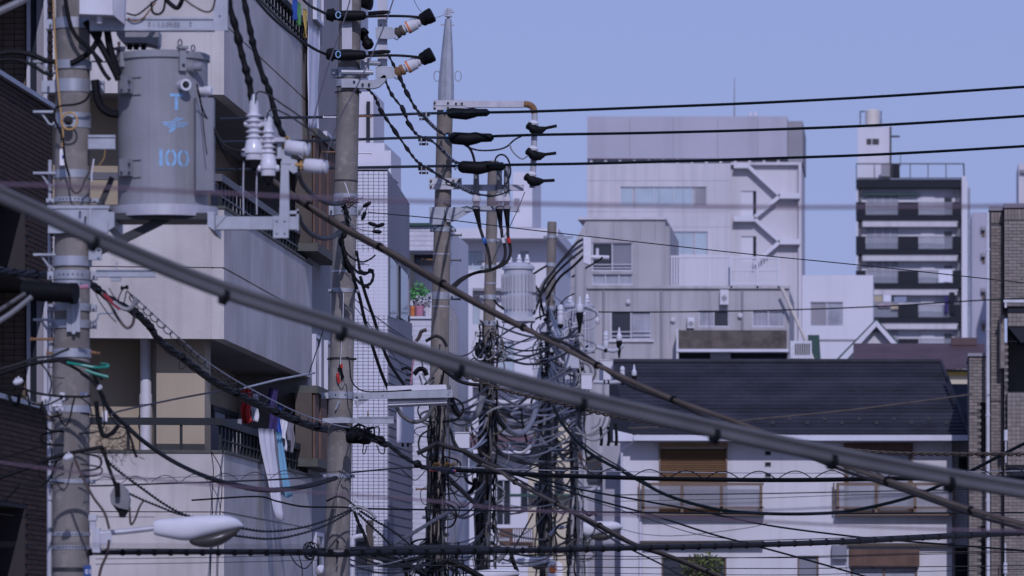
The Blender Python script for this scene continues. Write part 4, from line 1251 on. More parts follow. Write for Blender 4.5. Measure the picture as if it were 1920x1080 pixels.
# channel towards the transformer, platform bracket
p1.arm(165, 253, 216, 279, -.20, .10)
q = MB(); q.pbox(90, 388, 203, 437, Y1 - .17, .03); q.pbox(90, 388, 96, 437, Y1 - .139, .3); q.pbox(88, 385, 205, 391, Y1 - .18, .35); q.pbox(90, 432, 178, 437, Y1 - .139, .3); q.pbox(167, 391.3, 172, 432, Y1 - .19, .3)
pb = q.build('platform_bracket', 'galvanized', p1.root)
for x, y in ((150, 398), (160, 408), (185, 470)): p1.bolt(x, y, -.19, 2.6, 'dark_steel', pb)
q = MB(); q.ppoly([(172, 485), (172, 466), (305, 404), (338, 404)], Y1 - .05, .07); q.build('platform_strut', 'dark_steel', p1.root)  # galvanized strut; the shade on its underside is put into the dark colour
q = MB(); q.pbox(166, 455, 190, 487, Y1 - .12, .05); q.build('strut_plate', 'galvanized', p1.root)
q = MB(); q.ppoly([(172, 405), (206, 330), (214, 334), (186, 405)], Y1 + .2, .05); q.build('platform_strut', 'dark_steel', p1.root)
# lower stub arm
p1.arm(180, 505, 291, 519, -.20, .07, 'galvanized')
q = MB(); q.pbox(207, 518.5, 226, 527, Y1 - .19, .05); q.cyl(P(219, 505, Y1 - .17), P(219, 491, Y1 - .17), 1.3 * u1, n=6); q.build('arm_hook', 'galvanized', p1.root)
# hooked steel rod by the clamp
q = MB(); q.tube(crom([P(172, 606, Y1 - .1), P(182, 598, Y1 - .12), P(186, 588, Y1 - .12), P(205, 587, Y1 - .12), P(219, 586, Y1 - .12)], 4), 2.2 * u1, 6); q.cyl(P(217, 580, Y1 - .12), P(217, 592, Y1 - .12), 2 * u1, n=6); q.build('hook_rod', 'galvanized', p1.root)
# strain insulator on the wall side of the pole
q = MB(); q.cyl(P(44, 545, Y1 - .25), P(142, 550, Y1 - .35), 18.5 * u1, n=18)
t = thing('splice_closure', P(92, 565, Y1 - .3), 'black cylinder closure hanging in front of the transformer pole', 'cable closure')
q.build('body', 'black_rubber', t)
q = MB()
for x in (47, 56, 133, 139): q.cyl(P(x, 545.5 + (x - 44) * .05, Y1 - .25 - .1 * (x - 44) / 98), P(x + 4, 545.5 + (x - 40) * .05, Y1 - .25 - .1 * (x - 40) / 98), 19.8 * u1, n=18)
q.build('end_collar', 'black_rubber', t)
# white arrester boxes near the top
t = thing('terminal_box', P(192, 45, Y1 - .2), 'pale grey box hanging at the pole top with a cable from its bottom', 'terminal box')
q = MB(); q.prism([P(149, 26, Y1 - .42), P(212, 28, Y1 - .42), P(210, -30, Y1 - .42), P(149, -30, Y1 - .42)], (0, .22, 0)); q.prism([P(212.5, 28, Y1 - .42), P(233, 45, Y1 - .30), P(235, -30, Y1 - .3), P(210.5, -30, Y1 - .42)], (0, .12, 0))
q.build('casing', 'white_plastic', t)
q = MB(); q.cyl(P(187, 26, Y1 - .33), P(187, 44, Y1 - .33), 6 * u1, n=12); q.build('cable_gland', 'white_plastic', t)
t = thing('terminal_box', P(258, 85, Y1 + .1), 'dark grey rounded box under the top crossarm above the transformer', 'terminal box')
q = MB(); q.ppoly([(217, 57), (298, 57), (297, 78), (294, 85), (274, 80), (232, 80), (219, 66)], Y1 + .02, .3); q.build('casing', 'transformer_grey', t)
q = MB()
for x in (244, 256, 270): q.cyl(P(x, 79, Y1 + .15), P(x - 1, 93, Y1 + .15), 5 * u1, n=10)
q.build('cable_gland', 'black_rubber', t)

# ---- the transformer
TC = 37.15
ut = 36.85 / F
TR = 85 * ut
tz = lambda py: CZ + (HY - py) * ut
TX = (300 - 960) * ut
T0 = V((TX, TC, 0))
tt = thing('pole_transformer', V((TX, TC, tz(384))), 'grey cylindrical pole transformer marked T and 100 in light blue', 'transformer')
q = MB(); q.lathe(V((TX, TC, tz(384))), Z, [(0, TR), (tz(106) - tz(384), TR)], 48); q.build('tank', 'transformer_grey', tt)
q = MB(); q.lathe(V((TX, TC, tz(107))), Z, [(0, TR * .99), (0, TR * 1.05), (.042, TR * 1.05), (.052, TR * 1.0), (.06, TR * .8), (.065, .02)], 48); q.build('lid', 'transformer_grey', tt)
q = MB(); q.lathe(V((TX, TC, tz(384))), Z, [(.012, TR * 1.0), (.0, TR * 1.03)], 48) if False else None
q.lathe(V((TX + .008, TC, tz(404))), Z, [(0, TR * .9), (0, TR * 1.20), (.078, TR * 1.20), (.078, TR * .9)], 48); q.build('base_ring', 'pale_steel', tt)
for (xa, xb, ta_, tb2) in ((203, 214, 432, 425), (389, 402, 424, 432)):
    q = MB(); q.prism([P(xa, 397, TC - .42), P(xb, 397, TC - .42), P(xb, tb2, TC - .42), P(xa, ta_, TC - .42)], (0, .84, 0)); q.build('platform_beam', 'galvanized', tt)
q = MB(); q.pbox(215, 399, 388, 411, TC - .30, .5); q.build('platform_plate', 'dark_steel', tt)  # near-black plate paints the shaded inside of the platform frame
q = MB(); q.lathe(V((TX, TC, tz(404) + .02)), Z, [(0, .02), (.0, TR * .95), (.03, TR * .95)], 40); q.build('base_plate', 'dark_steel', tt)


def tcyl(px, py, lift=0.0):
    """the point of the tank wall seen at px, py"""
    dx = (px - 300) * ut
    th = math.asin(max(-1, min(1, dx / TR)))
    r_ = TR + lift
    return V((TX + r_ * math.sin(th), TC - r_ * math.cos(th), tz(py)))


def ribbon(mb, pts, w):
    """painted stroke of width w (pixels) along pixel points, laid on the tank"""
    L = len(pts)
    vs_ = []
    for i, (x, y) in enumerate(pts):
        a = pts[max(i - 1, 0)]; b = pts[min(i + 1, L - 1)]
        dx, dy = b[0] - a[0], b[1] - a[1]
        l = math.hypot(dx, dy) or 1
        nx, ny = -dy / l * w / 2, dx / l * w / 2
        vs_.append(tcyl(x + nx, y + ny, .0018)); vs_.append(tcyl(x - nx, y - ny, .0018))
    mb.add(vs_, [(2 * i, 2 * i + 1, 2 * i + 3, 2 * i + 2) for i in range(L - 1)])


q = MB(); ribbon(q, [(319 + i * 2.9, 178.5) for i in range(9)], 6); ribbon(q, [(330.5, 182.5 + i * 3) for i in range(9)], 6); q.build('letter', 'paint_blue', tt)
q = MB()
for pts, w in (([(305, 231), (316, 230), (330, 229)], 2.4), ([(308, 235), (318, 234.5), (330, 234)], 2.2), ([(314, 240), (322, 238), (330, 237)], 2.2),
               ([(332, 232), (342, 230), (352, 229)], 2.4), ([(332, 236), (342, 234.5), (350, 233)], 2.2), ([(332, 239), (338, 238), (344, 237)], 2.0),
               ([(324, 228), (329, 224), (334, 220.5)], 2.4), ([(330, 228), (336, 224), (343, 221)], 2.4), ([(318, 249), (321, 244), (325, 240)], 2.8), ([(323, 247), (326, 243), (329, 240)], 2.4)):
    ribbon(q, pts, w)
q.build('emblem', 'paint_blue', tt)
q = MB(); ribbon(q, [(302.5, 280 + i * 4) for i in range(9)], 6.5); q.build('numeral', 'paint_blue', tt)
for cx in (320.5, 343.5):
    q = MB()
    for sg in (0, 1):
        pts = []
        for i in range(15):
            a = -math.pi / 2 + .22 + i / 14 * (math.pi - .44) + math.pi * sg
            ex, ey = math.cos(a), math.sin(a)
            pts.append((cx + 8.2 * ex, 296.5 + 14 * (abs(ey) ** .8) * (1 if ey > 0 else -1)))
        ribbon(q, pts, 4.6)
    q.build('numeral', 'paint_blue', tt)
for px_ in (279, 352):
    q = MB(); q.tube([tcyl(px_, 382, .001), tcyl(px_, 109, .001)], .0035, 5); q.build('weld_seam', 'transformer_grey', tt)
# lid clamps, lifting eyes
for (x0, y0, x1, y1) in ((219, 90, 236, 122), (333, 92, 346, 133)):
    a = tcyl((x0 + x1) / 2, y1); q = MB(); w = (x1 - x0) * ut
    nx = (a - V((TX, TC, a.z))).normalized(); tx = V((-nx.y, nx.x, 0))
    q.obox(a - tx * w / 2, tx * w, nx * .035, Z * (y1 - y0) * ut); q.obox(a - tx * w * .75 + Z * (y1 - y0) * ut, tx * w * 1.5, nx * .05, Z * .02)
    cl = q.build('lid_clamp', 'transformer_grey', tt)
    q = MB(); q.cyl(a + nx * .036 + Z * .04, a + nx * .05 + Z * .04, .010, n=8); q.build('bolt', 'dark_steel', cl)
for (x, y, r_) in ((337.5, 80, 6), (362, 90, 5.5), (223, 82, 3)):
    q = MB(); c = P(x, y, TC - .2)
    q.tube([c + V((math.cos(a * .524) * r_ * ut * .6, 0, math.sin(a * .524) * r_ * ut)) for a in range(13)], .0055, 6, False)
    q.cyl(c - Z * r_ * ut, c - Z * (r_ * ut + .05), .007, n=6)
    q.build('lifting_eye', 'transformer_grey' if r_ > 4 else 'red_wire', tt)
# folded hanger plates on the tank
for y0 in (143, 298):
    a, b, c_ = tcyl(222, y0), tcyl(249, y0), tcyl(264, y0)
    q = MB()
    H = 32 * ut
    nx = V((-.55, -.83, 0))
    q.prism([V((TX + (px_ - 300) * ut, TC - dy_, tz(y0))) for px_, dy_ in ((222, .11), (223.5, .30), (240, .365), (250.5, .255))], (0, 0, -H))
    hp = q.build('hanger_plate', 'transformer_grey', tt)
    for x, y in ((227, y0 + 25), (242, y0 + 9), (242, y0 + 25)):
        e = P(x, y, 36.80 if x < 230 else 36.79); q = MB(); q.cyl(e + V((0, .06, 0)), e - V((0, .012, 0)), .0085, n=8); q.build('bolt', 'dark_steel', hp)
    q = MB(); q.obox(b + Z * .002, c_ - b, V((0, -.015, 0)), V((0, 0, -.008))); q.obox(b - Z * H, c_ - b, V((0, -.015, 0)), V((0, 0, -.008))); q.build('plate_edge', 'transformer_grey', hp)
# cable box on the side, bushings
q = MB(); q.prism([tcyl(363, 357, -.01), V((tcyl(363, 357).x + .02, 36.83, tz(357))), V((TX + (399 - 300) * ut, 36.93, tz(355))), V((TX + (399 - 300) * ut, 37.12, tz(355))), tcyl(383, 355, -.02)], (0, 0, 174 * ut)); q.build('cable_box', 'transformer_grey', tt)
q = MB(); e = tcyl(340, 158, 0); q.lathe(e - V((.05, -.1, 0)), V((.42, -.88, -.05)), [(0, 7 * ut), (.10, 9.5 * ut), (.17, 10 * ut), (.19, 11 * ut), (.205, 11 * ut), (.205, 7 * ut), (.16, 6 * ut), (.16, .001)], 20); lb1 = q.build('bushing', 'porcelain', tt)
q = MB(); q.cyl(e + V((.018, -.03, -.003)), e + V((.045, -.085, -.006)), 5 * ut, n=10); q.build('terminal', 'dark_steel', lb1)
q = MB(); e2 = tcyl(376, 167, 0); q.lathe(e2 - V((.08, 0, 0)), V((1, -.3, 0)), [(0, 7 * ut), (.10, 8 * ut), (.115, 9 * ut), (.15, 9 * ut), (.16, 7 * ut), (.162, .001)], 18); q.build('bushing', 'porcelain', tt)
q = MB(); e3 = tcyl(362, 125, 0); q.lathe(e3 - V((.08, 0, 0)), V((1, -.5, 0)), [(0, 11 * ut), (.10, 11 * ut), (.101, 8 * ut), (.17, 8 * ut), (.17, .001)], 16); q.build('breather', 'transformer_grey', tt)
q = MB(); q.cyl(V((TX + .31, TC - .02, tz(358))), V((TX + .31, TC - .02, tz(371))), .012, n=8); q.build('drain_plug', 'dark_steel', tt)
# platform arm and cutout post
tp = thing('platform_arm', P(470, 432, Y1), 'galvanized arm and post holding the white cutouts beside the transformer', 'bracket')
q = MB(); q.pbox(402, 406, 557, 410, Y1 - .1, .1); q.pbox(402, 426, 557, 430, Y1 - .1, .1); q.pbox(402, 410, 557, 426, Y1 - .1, .012); q.ppoly([(400, 431), (396, 424), (405, 404), (425, 404)], Y1 - .11, .008); q.build('arm', 'galvanized', tp)
q = MB(); q.prism([P(372, 398, TC - .1), P(405, 398, TC - .1), P(402, 431, TC - .1), P(396, 431, TC - .1)], (0, .2, 0)); q.build('gusset', 'galvanized', tp)
q = MB(); q.pbox(512, 405, 541, 446, Y1 - .135, .03); ap = q.build('post_plate', 'galvanized', tp)
for x, y in ((519, 436), (534, 436), (519, 413), (534, 413)): p1.bolt(x, y, -.136, 2.3, 'galvanized', ap, .012)
q = MB(); q.prism([P(523, 425, Y1 - .095), P(543, 425, Y1 - .095), P(541, 302, Y1 - .095), P(527, 302, Y1 - .095)], (0, .045, 0)); q.build('post', 'galvanized', tp)
q = MB(); q.pbox(541.5, 395, 560, 401, Y1 - .08, .05); q.pbox(541.5, 408, 556, 412, Y1 - .082, .05); q.pbox(556.2, 392, 560, 432, Y1 - .08, .05); q.build('side_clamp', 'galvanized', tp)
q = MB(); q.pbox(509, 262, 528, 297, Y1 - .12, .04); q.pbox(528.3, 262, 545, 307, Y1 - .10, .10); q.ppoly([(528, 307.3), (545, 297.3), (557, 300), (557, 322), (550, 325)], Y1 - .09, .08); q.build('head_bracket', 'galvanized', tp)
q = MB(); q.pbox(512, 270, 520, 293, Y1 - .124, .003); q.build('head_window', 'dark_steel', tp)
q = MB(); q.tube(crom([P(536, 264, Y1 - .06), P(536, 258, Y1 - .06), P(541, 256, Y1 - .06), P(541, 268, Y1 - .06)], 4), 1.2 * u1, 6); q.build('hook', 'yellow_tape', tp)


def cutout(x, ytop, yb, s, label, body_y):
    c = P(x, yb, Y1 - .15); k = s * u1
    f = lambda py: (yb - py) * u1
    t = thing('fuse_cutout', c, label, 'fuse cutout', 'white fuse cutouts beside the transformer')
    prof = [(0, 13 * k), (.02 * s, 14 * k)]
    q = MB()
    H = f(ytop)
    b1 = f(body_y)
    # body
    q.lathe(c, Z, [(0, 13.5 * k), (b1 * .30, 14.5 * k), (b1 * .32, 17 * k), (b1 * .40, 17 * k), (b1 * .62, 16 * k), (b1 * .70, 15 * k), (b1 * .95, 14 * k), (b1, 11 * k), (b1 * 1.03, 8.5 * k)], 26)
    n = 5 if s > .95 else 4
    zz = b1
    step = (H * .80 - b1) / n
    pf = [(b1, 9 * k)]
    for i in range(n):
        z0 = b1 + i * step
        pf += [(z0 + step * .10, 9 * k), (z0 + step * .42, 14.5 * k), (z0 + step * .52, 14.2 * k), (z0 + step * .80, 9 * k)]
    pf += [(H * .82, 8.5 * k), (H, 7.5 * k), (H, .001)]
    q.lathe(c, Z, pf, 26)
    q.build('body', 'porcelain', t)
    q = MB(); q.lathe(c - Z * .0, Z, [(-.075 * s, 3 * k), (-.055 * s, 4 * k), (-.055 * s, 9 * k), (-.02 * s, 11 * k), (0, 12.5 * k)], 20); q.build('tube_end', 'black_rubber', t)
    q = MB(); q.lathe(c + Z * H, Z, [(0, 6.5 * k), (.05, 3.2 * k), (.052, .001)], 14); q.build('top_cap', 'galvanized', t)
    for sg in (-1, 1):
        q = MB(); q.lathe(c + Z * b1 * .36 + V((sg * 13 * k, 0, 0)), V((sg, -.1, 0)), [(0, 7 * k), (6 * k, 7 * k), (8.5 * k, 5 * k), (9 * k, .001)], 14); q.build('side_terminal', 'porcelain', t)
    zc = b1 + (H * .8 - b1) * .58
    q = MB(); q.lathe(c + Z * zc, Z, [(-.018, 9.6 * k), (.018, 9.6 * k)], 18); q.obox(c + Z * (zc - .014) + V((6 * k, -.02, 0)), V((26 * k, 0, 0)), V((0, .04, 0)), Z * .03); q.cyl(c + Z * zc - V((17 * k, 0, 0)), c + Z * zc - V((9 * k, 0, 0)), 4 * k, n=8); q.build('mounting_strap', 'pale_steel', t)


cutout(476, 190, 300, 1.08, 'larger white ribbed cutout nearest the transformer', 262)
cutout(503, 221, 330, .96, 'smaller white ribbed cutout in front of the post', 290)
for (xa, ya, xb, yb_, lb) in ((537, 275, 578, 280, 'white barrel insulator on the post, the upper of two'), (572, 310, 612, 313, 'white barrel insulator on the post, the lower of two')):
    a = P(xa, ya, Y1 - .10); b = P(xb, yb_, Y1 - .14)
    ax = (b - a); L = ax.length
    t = thing('barrel_insulator', a, lb, 'insulator', 'white barrel insulators beside the transformer')
    k = u1
    q = MB(); q.lathe(a, ax, [(0, .001), (0, 11.5 * k), (.008, 13 * k), (L * .42, 13.3 * k), (L * .80, 13 * k), (L * .86, 11 * k), (L * .88, 9 * k), (L * .92, 9 * k), (L * .94, 12 * k), (L, 12.5 * k), (L * 1.04, 10 * k), (L * 1.045, .001)], 26); q.build('body', 'porcelain', t)
    q = MB(); q.lathe(a - ax.normalized() * .075, ax, [(0, 3.5 * k), (.072, 3.5 * k)], 10); q.cyl(a - ax.normalized() * .03 - Z * .03, a - ax.normalized() * .03 + Z * .03, 2.2 * k, n=6); q.build('pin', 'yellow_tape', t)

# ---- street lamp on the first pole
lamp_items = []


def street_lamp(label, Y, x0, ytop, x1, arm, bracket=None, group='street lamps on the poles'):
    """cobra head lamp between pixels x0 (neck) and x1 (tip), ytop the highest row of its back"""
    k = mpp(Y); L = x1 - x0
    root = thing('street_lamp', P((x0 + x1) / 2, ytop + L * .36, Y), label, 'street lamp', group)
    tops = [(0, .066), (.03, .05), (.1, .044), (.3, .022), (.6, .0), (.8, .0), (.9, .025), (.96, .06), (1, .11)]
    bots = [(0, .215), (.03, .23), (.1, .245), (.3, .285), (.42, .285), (.6, .24), (.8, .19), (.92, .155), (1, .125)]
    wids = [(0, .07), (.03, .09), (.1, .10), (.3, .14), (.6, .18), (.8, .17), (.92, .12), (1, .02)]

    def at(tb, s_):
        for (a, va), (b, vb) in zip(tb, tb[1:]):
            if s_ <= b: return va + (vb - va) * (s_ - a) / (b - a)
        return tb[-1][1]
    n = 22; m_ = 22
    q = MB(); vs_ = []
    for i in range(m_ + 1):
        s_ = i / m_
        t_, b_, w_ = at(tops, s_) * L, at(bots, s_) * L, at(wids, s_) * L
        for j in range(n):
            a = 2 * math.pi * j / n
            ca, sa = math.cos(a), math.sin(a)
            y = (t_ + b_) / 2 - (b_ - t_) / 2 * (abs(sa) ** .8) * (1 if sa > 0 else -1)
            vs_.append(P(x0 + s_ * L, ytop + y, Y) + V((0, w_ * k * (abs(ca) ** .7) * (1 if ca > 0 else -1), 0)))
    fs = [(i * n + j, i * n + (j + 1) % n, (i + 1) * n + (j + 1) % n, (i + 1) * n + j) for i in range(m_) for j in range(n)]
    fs += [tuple(range(n)), tuple(m_ * n + j for j in reversed(range(n)))]
    q.add(vs_, fs, True); q.build('housing', 'lamp_white', root, sharp=50)
    q = MB(); vs_ = []; mm_ = 14
    for i in range(mm_ + 1):
        t = i / mm_; s_ = .40 + .57 * t
        yb = at(bots, s_) * L - .03 * L
        dep = (.135 * math.sin(math.pi * min(1, .03 + .94 * t)) ** .75 + .032) * L
        w_ = at(wids, s_) * .86 * L * math.sin(math.pi * min(1, .06 + .88 * t)) ** .5
        for j in range(n):
            a = 2 * math.pi * j / n
            vs_.append(P(x0 + s_ * L, ytop + yb + dep * (1 - math.sin(a)) / 2, Y) + V((0, w_ * k * math.cos(a), 0)))
    fs = [(i * n + j, i * n + (j + 1) % n, (i + 1) * n + (j + 1) % n, (i + 1) * n + j) for i in range(mm_) for j in range(n)]
    fs += [tuple(range(n)), tuple(mm_ * n + j for j in reversed(range(n)))]
    q.add(vs_, fs, True); q.build('bowl', 'lamp_lens', root, sharp=60)
    q = MB(); q.tube([P(a_, b_, Y) for a_, b_ in arm], .031 * L * k, 12); q.build('arm', 'pale_steel', root)
    if bracket:
        q = MB(); q.pbox(*bracket, Y - .05, .1); q.build('bracket', 'pale_steel', root)
    return root


street_lamp('white street lamp with dull bowl on the transformer pole', Y1 - .1, 289, 966, 456, [(180, 1001), (240, 996), (292, 990)], bracket=(173, 990, 187, 1036))
q = MB(); q.pbox(187.3, 1000, 210, 1022, Y1 - .12, .008); q.pbox(166, 965, 181, 976, Y1 - .15, .08); q.pbox(168, 976.3, 179, 992, Y1 - .14, .05); q.build('lamp_junction', 'pale_steel', p1.root)

# ---- second pole
Y2, u2 = 55.0, mpp(55.0)
p2 = Pole('utility_pole', 'slender concrete pole with red striped insulators at its head', Y2, 658, -40, 631, 1080, 41, 48, 'concrete_pole')
p2.band(150, 163, 1.12, lugs=False); p2.band(128, 146, 1.10, lugs=True, lugw=10)
p2.band(172, 174, 1.03, m='dark_steel', lugs=True, lugw=3)
p2.band(338, 341, 1.03, m='dark_steel', lugs=False)
p2.band(364, 380, 1.04, lugs=False); p2.band(384, 404, 1.05, lugs=True, lugw=8)
p2.band(508, 511, 1.03, m='pale_steel', lugs=False); p2.band(541, 549, 1.05, lugs=True, lugw=5)
p2.band(671, 675, 1.04, m='dark_steel', lugs=True, lugw=4)
p2.band(735, 748, 1.08, lugs=True, holes=2, lugw=12)
p2.band(783, 794, 1.06, lugs=True, holes=5, lugw=9)
p2.band(889, 896, 1.05, lugs=True, lugw=5); p2.band(1034, 1041, 1.05, lugs=True, holes=2, lugw=3)
for y, sd_ in ((218, 1), (220, -1), (285, -1), (287, 1), (495, 1)): p2.step(y, sd_, 24, 'rust' if y == 285 or y == 218 else 'pale_steel')
q = MB(); q.pbox(641, -40, 660, 92, Y2 - .17, .02); q.pbox(641, -40, 644, 92, Y2 - .149, .06); q.build('face_plate', 'pale_steel', p2.root)
q = MB(); q.pbox(708, -40, 726, 146, Y2 - .08, .014); q.pbox(708, -40, 711, 146, Y2 - .065, .08); q.pbox(723, -40, 726, 146, Y2 - .065, .08); uc = q.build('upright_channel', 'pale_steel', p2.root)
for y in (47, 122): p2.bolt(714, y, -.081, 1.8, 'dark_steel', uc, .004)
q = MB(); q.pbox(640, 148, 672, 164, Y2 - .17, .05); q.ppoly([(672, 150), (700, 150), (712, 146), (720, 140), (724, 143), (722, 152), (712, 162), (702, 165.5), (672, 165)], Y2 - .16, .10); q.build('arm_bracket', 'galvanized', p2.root)
for x, y in ((680, 158), (692, 158), (664, 153)): p2.bolt(x, y, -.161, 2.5, 'dark_steel')
for x, y, w_ in ((640, 135, 60), (690, 118, 22)):
    q = MB(); q.cyl(P(x, y, Y2 - .15), P(x + w_, y + 1, Y2 - .12), 4.5 * u2, n=8); q.build('clamp_bolt', 'galvanized', p2.root)
q = MB(); q.pbox(676, 108, 692, 140, Y2 - .10, .12); q.build('side_plate', 'pale_steel', p2.root)
for (y0, lb) in ((72, 'upper red striped white insulator with black cap'), (146, 'lower red striped white insulator with black cap')):
    q = MB(); q.ppoly([(704, y0 - 19), (736, y0 - 19), (748, y0 - 12), (745, y0 - 2), (732, y0 + 1), (704, y0)], Y2 - .16, .02); q.pbox(704, y0 - 21, 736, y0 - 19.2, Y2 - .16, .12); q.build('insulator_bracket', 'galvanized', p2.root)
    a = P(741, y0 - 8, Y2 - .12); b = P(804, y0 - 41, Y2 - .16)
    ax = (b - a).normalized(); L = (b - a).length; k = u2
    t = thing('line_insulator', a, lb, 'insulator', 'red striped insulators on the second pole')
    q = MB(); q.lathe(a, ax, [(0, 7 * k), (.02, 10 * k), (L * .12, 10.5 * k), (L * .13, 8.5 * k), (L * .17, 8.5 * k), (L * .18, 10.5 * k), (L * .26, 10 * k)], 20); q.build('base', 'rust' if y0 > 100 else 'wood_shade', t)
    q = MB(); q.lathe(a, ax, [(L * .262, 7.5 * k), (L * .33, 8 * k), (L * .34, 12 * k), (L * .37, 12 * k), (L * .42, 12 * k), (L * .62, 11.6 * k), (L * .64, 9 * k), (L * .70, 10 * k), (L * .72, 8 * k), (L * .8, 8 * k)], 22); q.build('body', 'porcelain', t)
    q = MB(); q.lathe(a, ax, [(L * .372, 12.25 * k), (L * .42, 12.25 * k)], 22); q.build('stripe', 'sign_orange', t)
    q = MB(); q.lathe(a, ax, [(L * .76, 10 * k), (L * .80, 12.5 * k), (L * .92, 13 * k), (L * .94, 14 * k), (L * 1.10, 14.5 * k), (L * 1.13, 12 * k), (L * 1.13, .001)], 9); q.build('cap', 'black_rubber', t)
    q = MB(); q.tube([P(738, y0 - 1, Y2 - .14), P(744, y0 + 3, Y2 - .14), P(752, y0 - 4, Y2 - .14)], 1.0 * k, 5); q.build('wire_tie', 'dim_cable', t)
# rubber-clad strain clamps and stubs
for (yc, lb) in ((30, 'upper black dead end clamp across the second pole head'), (104, 'lower black dead end clamp across the second pole head')):
    t = thing('strain_clamp', P(650, yc + 12, Y2 - .2), lb, 'clamp', 'black dead end clamps on the second pole')
    k = u2
    q = MB(); q.lathe(P(611, yc - 3, Y2 - .25), V((1, 0, -.1)), [(0, 5 * k), (2 * k, 10 * k), (10 * k, 12 * k), (14 * k, 13.5 * k), (16 * k, 9 * k), (24 * k, 9 * k)], 12); q.build('boot', 'black_rubber', t)
    q = MB(); q.lathe(P(630, yc, Y2 - .24), V((1, 0, .02)), [(0, 5 * k), (4 * k, 9.5 * k), (20 * k, 10.5 * k), (40 * k, 9.5 * k), (52 * k, 8.5 * k), (56 * k, 5 * k)], 12); q.build('sleeve', 'black_rubber', t)
    q = MB(); q.lathe(P(690, yc - 5, Y2 - .2), V((1, 0, .06)), [(0, 3.5 * k), (28 * k, 4.2 * k), (42 * k, 2.5 * k)], 9); q.build('tail', 'black_rubber', t)
    q = MB(); q.tube([P(634 + 4.5 * math.cos(a * .6), yc - 2 + 6 * math.sin(a * .6), Y2 - .31) for a in range(11)], 1.3 * k, 5, False); q.build('tie', 'paint_blue', t)
q = MB(); q.lathe(P(678, 4, Y2 + .05), V((1, -.4, -.1)), [(0, 10 * u2), (14 * u2, 14 * u2), (18 * u2, 15 * u2), (20 * u2, 8 * u2)], 16); tb_ = thing('bushing', P(688, 10, Y2), 'black bushing behind the second pole just under the frame top', 'bushing'); q.build('body', 'black_rubber', tb_)
q = MB(); q.lathe(P(676, 58, Y2 + .1), V((.5, -.3, -.9)), [(0, 11 * u2), (10 * u2, 13 * u2), (12 * u2, 8 * u2), (22 * u2, 8 * u2), (26 * u2, 11 * u2), (36 * u2, 10 * u2), (40 * u2, 5 * u2)], 14); tb_ = thing('bushing', P(690, 80, Y2), 'black bushing tilted behind the second pole between the clamps', 'bushing'); q.build('body', 'black_rubber', tb_)
# second pole: tube lamp on its arm, lower arm
tl = thing('tube_lamp', P(780, 762, Y2 - .1), 'galvanized fluorescent street light on a flat arm from the second pole', 'street lamp')
q = MB(); q.ppoly([(672, 737), (848, 731), (849, 745), (672, 749)], Y2 - .22, .02); q.ppoly([(672, 736.6), (848, 730.6), (848, 733), (672, 739)], Y2 - .199, .08); q.ppoly([(664, 752), (672, 749.3), (692, 749), (668, 764)], Y2 - .2, .012); am = q.build('arm', 'galvanized', tl)
for x, y in ((718, 740), (841, 738), (843, 733), (670, 742), (680, 742)): 
    q = MB(); q.cyl(P(x, y, Y2 - .22), P(x, y, Y2 - .232), 2.4 * u2, n=6); q.build('bolt', 'galvanized', am)
q = MB(); q.ppoly([(726, 724), (836, 721), (838, 730), (727, 734)], Y2 - .12, .34); q.build('cover', 'white_plastic', tl)
q = MB(); q.ppoly([(727, 748), (836, 745), (838, 757), (727, 762)], Y2 - .14, .30); q.ppoly([(727, 752), (838, 749), (838, 752), (727, 755)], Y2 - .17, .028); q.build('reflector', 'pale_steel', tl)
q = MB(); q.ppoly([(727, 758), (838, 753.5), (838, 755.5), (727, 760)], Y2 - .19, .04); q.build('rim', 'white_plastic', tl)
p2.arm(672, 781, 738, 794, -.2, .08)
p2.arm(607, 784, 672, 793, -.24, .05, flange=False, name='strap')
q = MB(); q.cyl(P(690, 782, Y2 - .17), P(690, 771, Y2 - .17), 1.5 * u2, n=6); q.build('arm_pin', 'rust', p2.root)
q = MB(); q.tube([P(636, 752, Y2 - .16), P(632, 762, Y2 - .17), P(629, 768, Y2 - .17)], 1.8 * u2, 6); q.build('arm_hook', 'galvanized', p2.root)
q = MB()
for i, (a, b) in enumerate((((637, 682), (641, 712)), ((634, 690), (644, 708)))): q.tube([P(*a, Y2 - .15), P((a[0] + b[0]) / 2 + 2, (a[1] + b[1]) / 2, Y2 - .17), P(*b, Y2 - .15)], 2.0 * u2, 6)
t = thing('cable_tag', P(640, 720, Y2 - .15), 'red and black connector strips dangling on the second pole', 'cable tag')
q.build('lead', 'black_rubber', t)
q = MB(); q.tube([P(633, 700, Y2 - .16), P(634, 709, Y2 - .17), P(636, 718, Y2 - .16)], 3.0 * u2, 7); q.tube([P(640, 682, Y2 - .18), P(641, 690, Y2 - .18)], 2.2 * u2, 6); q.build('plug', 'cloth_red', t)
q = MB(); q.tube(crom([P(637, 716, Y2 - .16), P(638, 724, Y2 - .17), P(643, 724, Y2 - .17), P(645, 712, Y2 - .16)], 4), 1.2 * u2, 5); q.build('loop', 'light_cable', t)

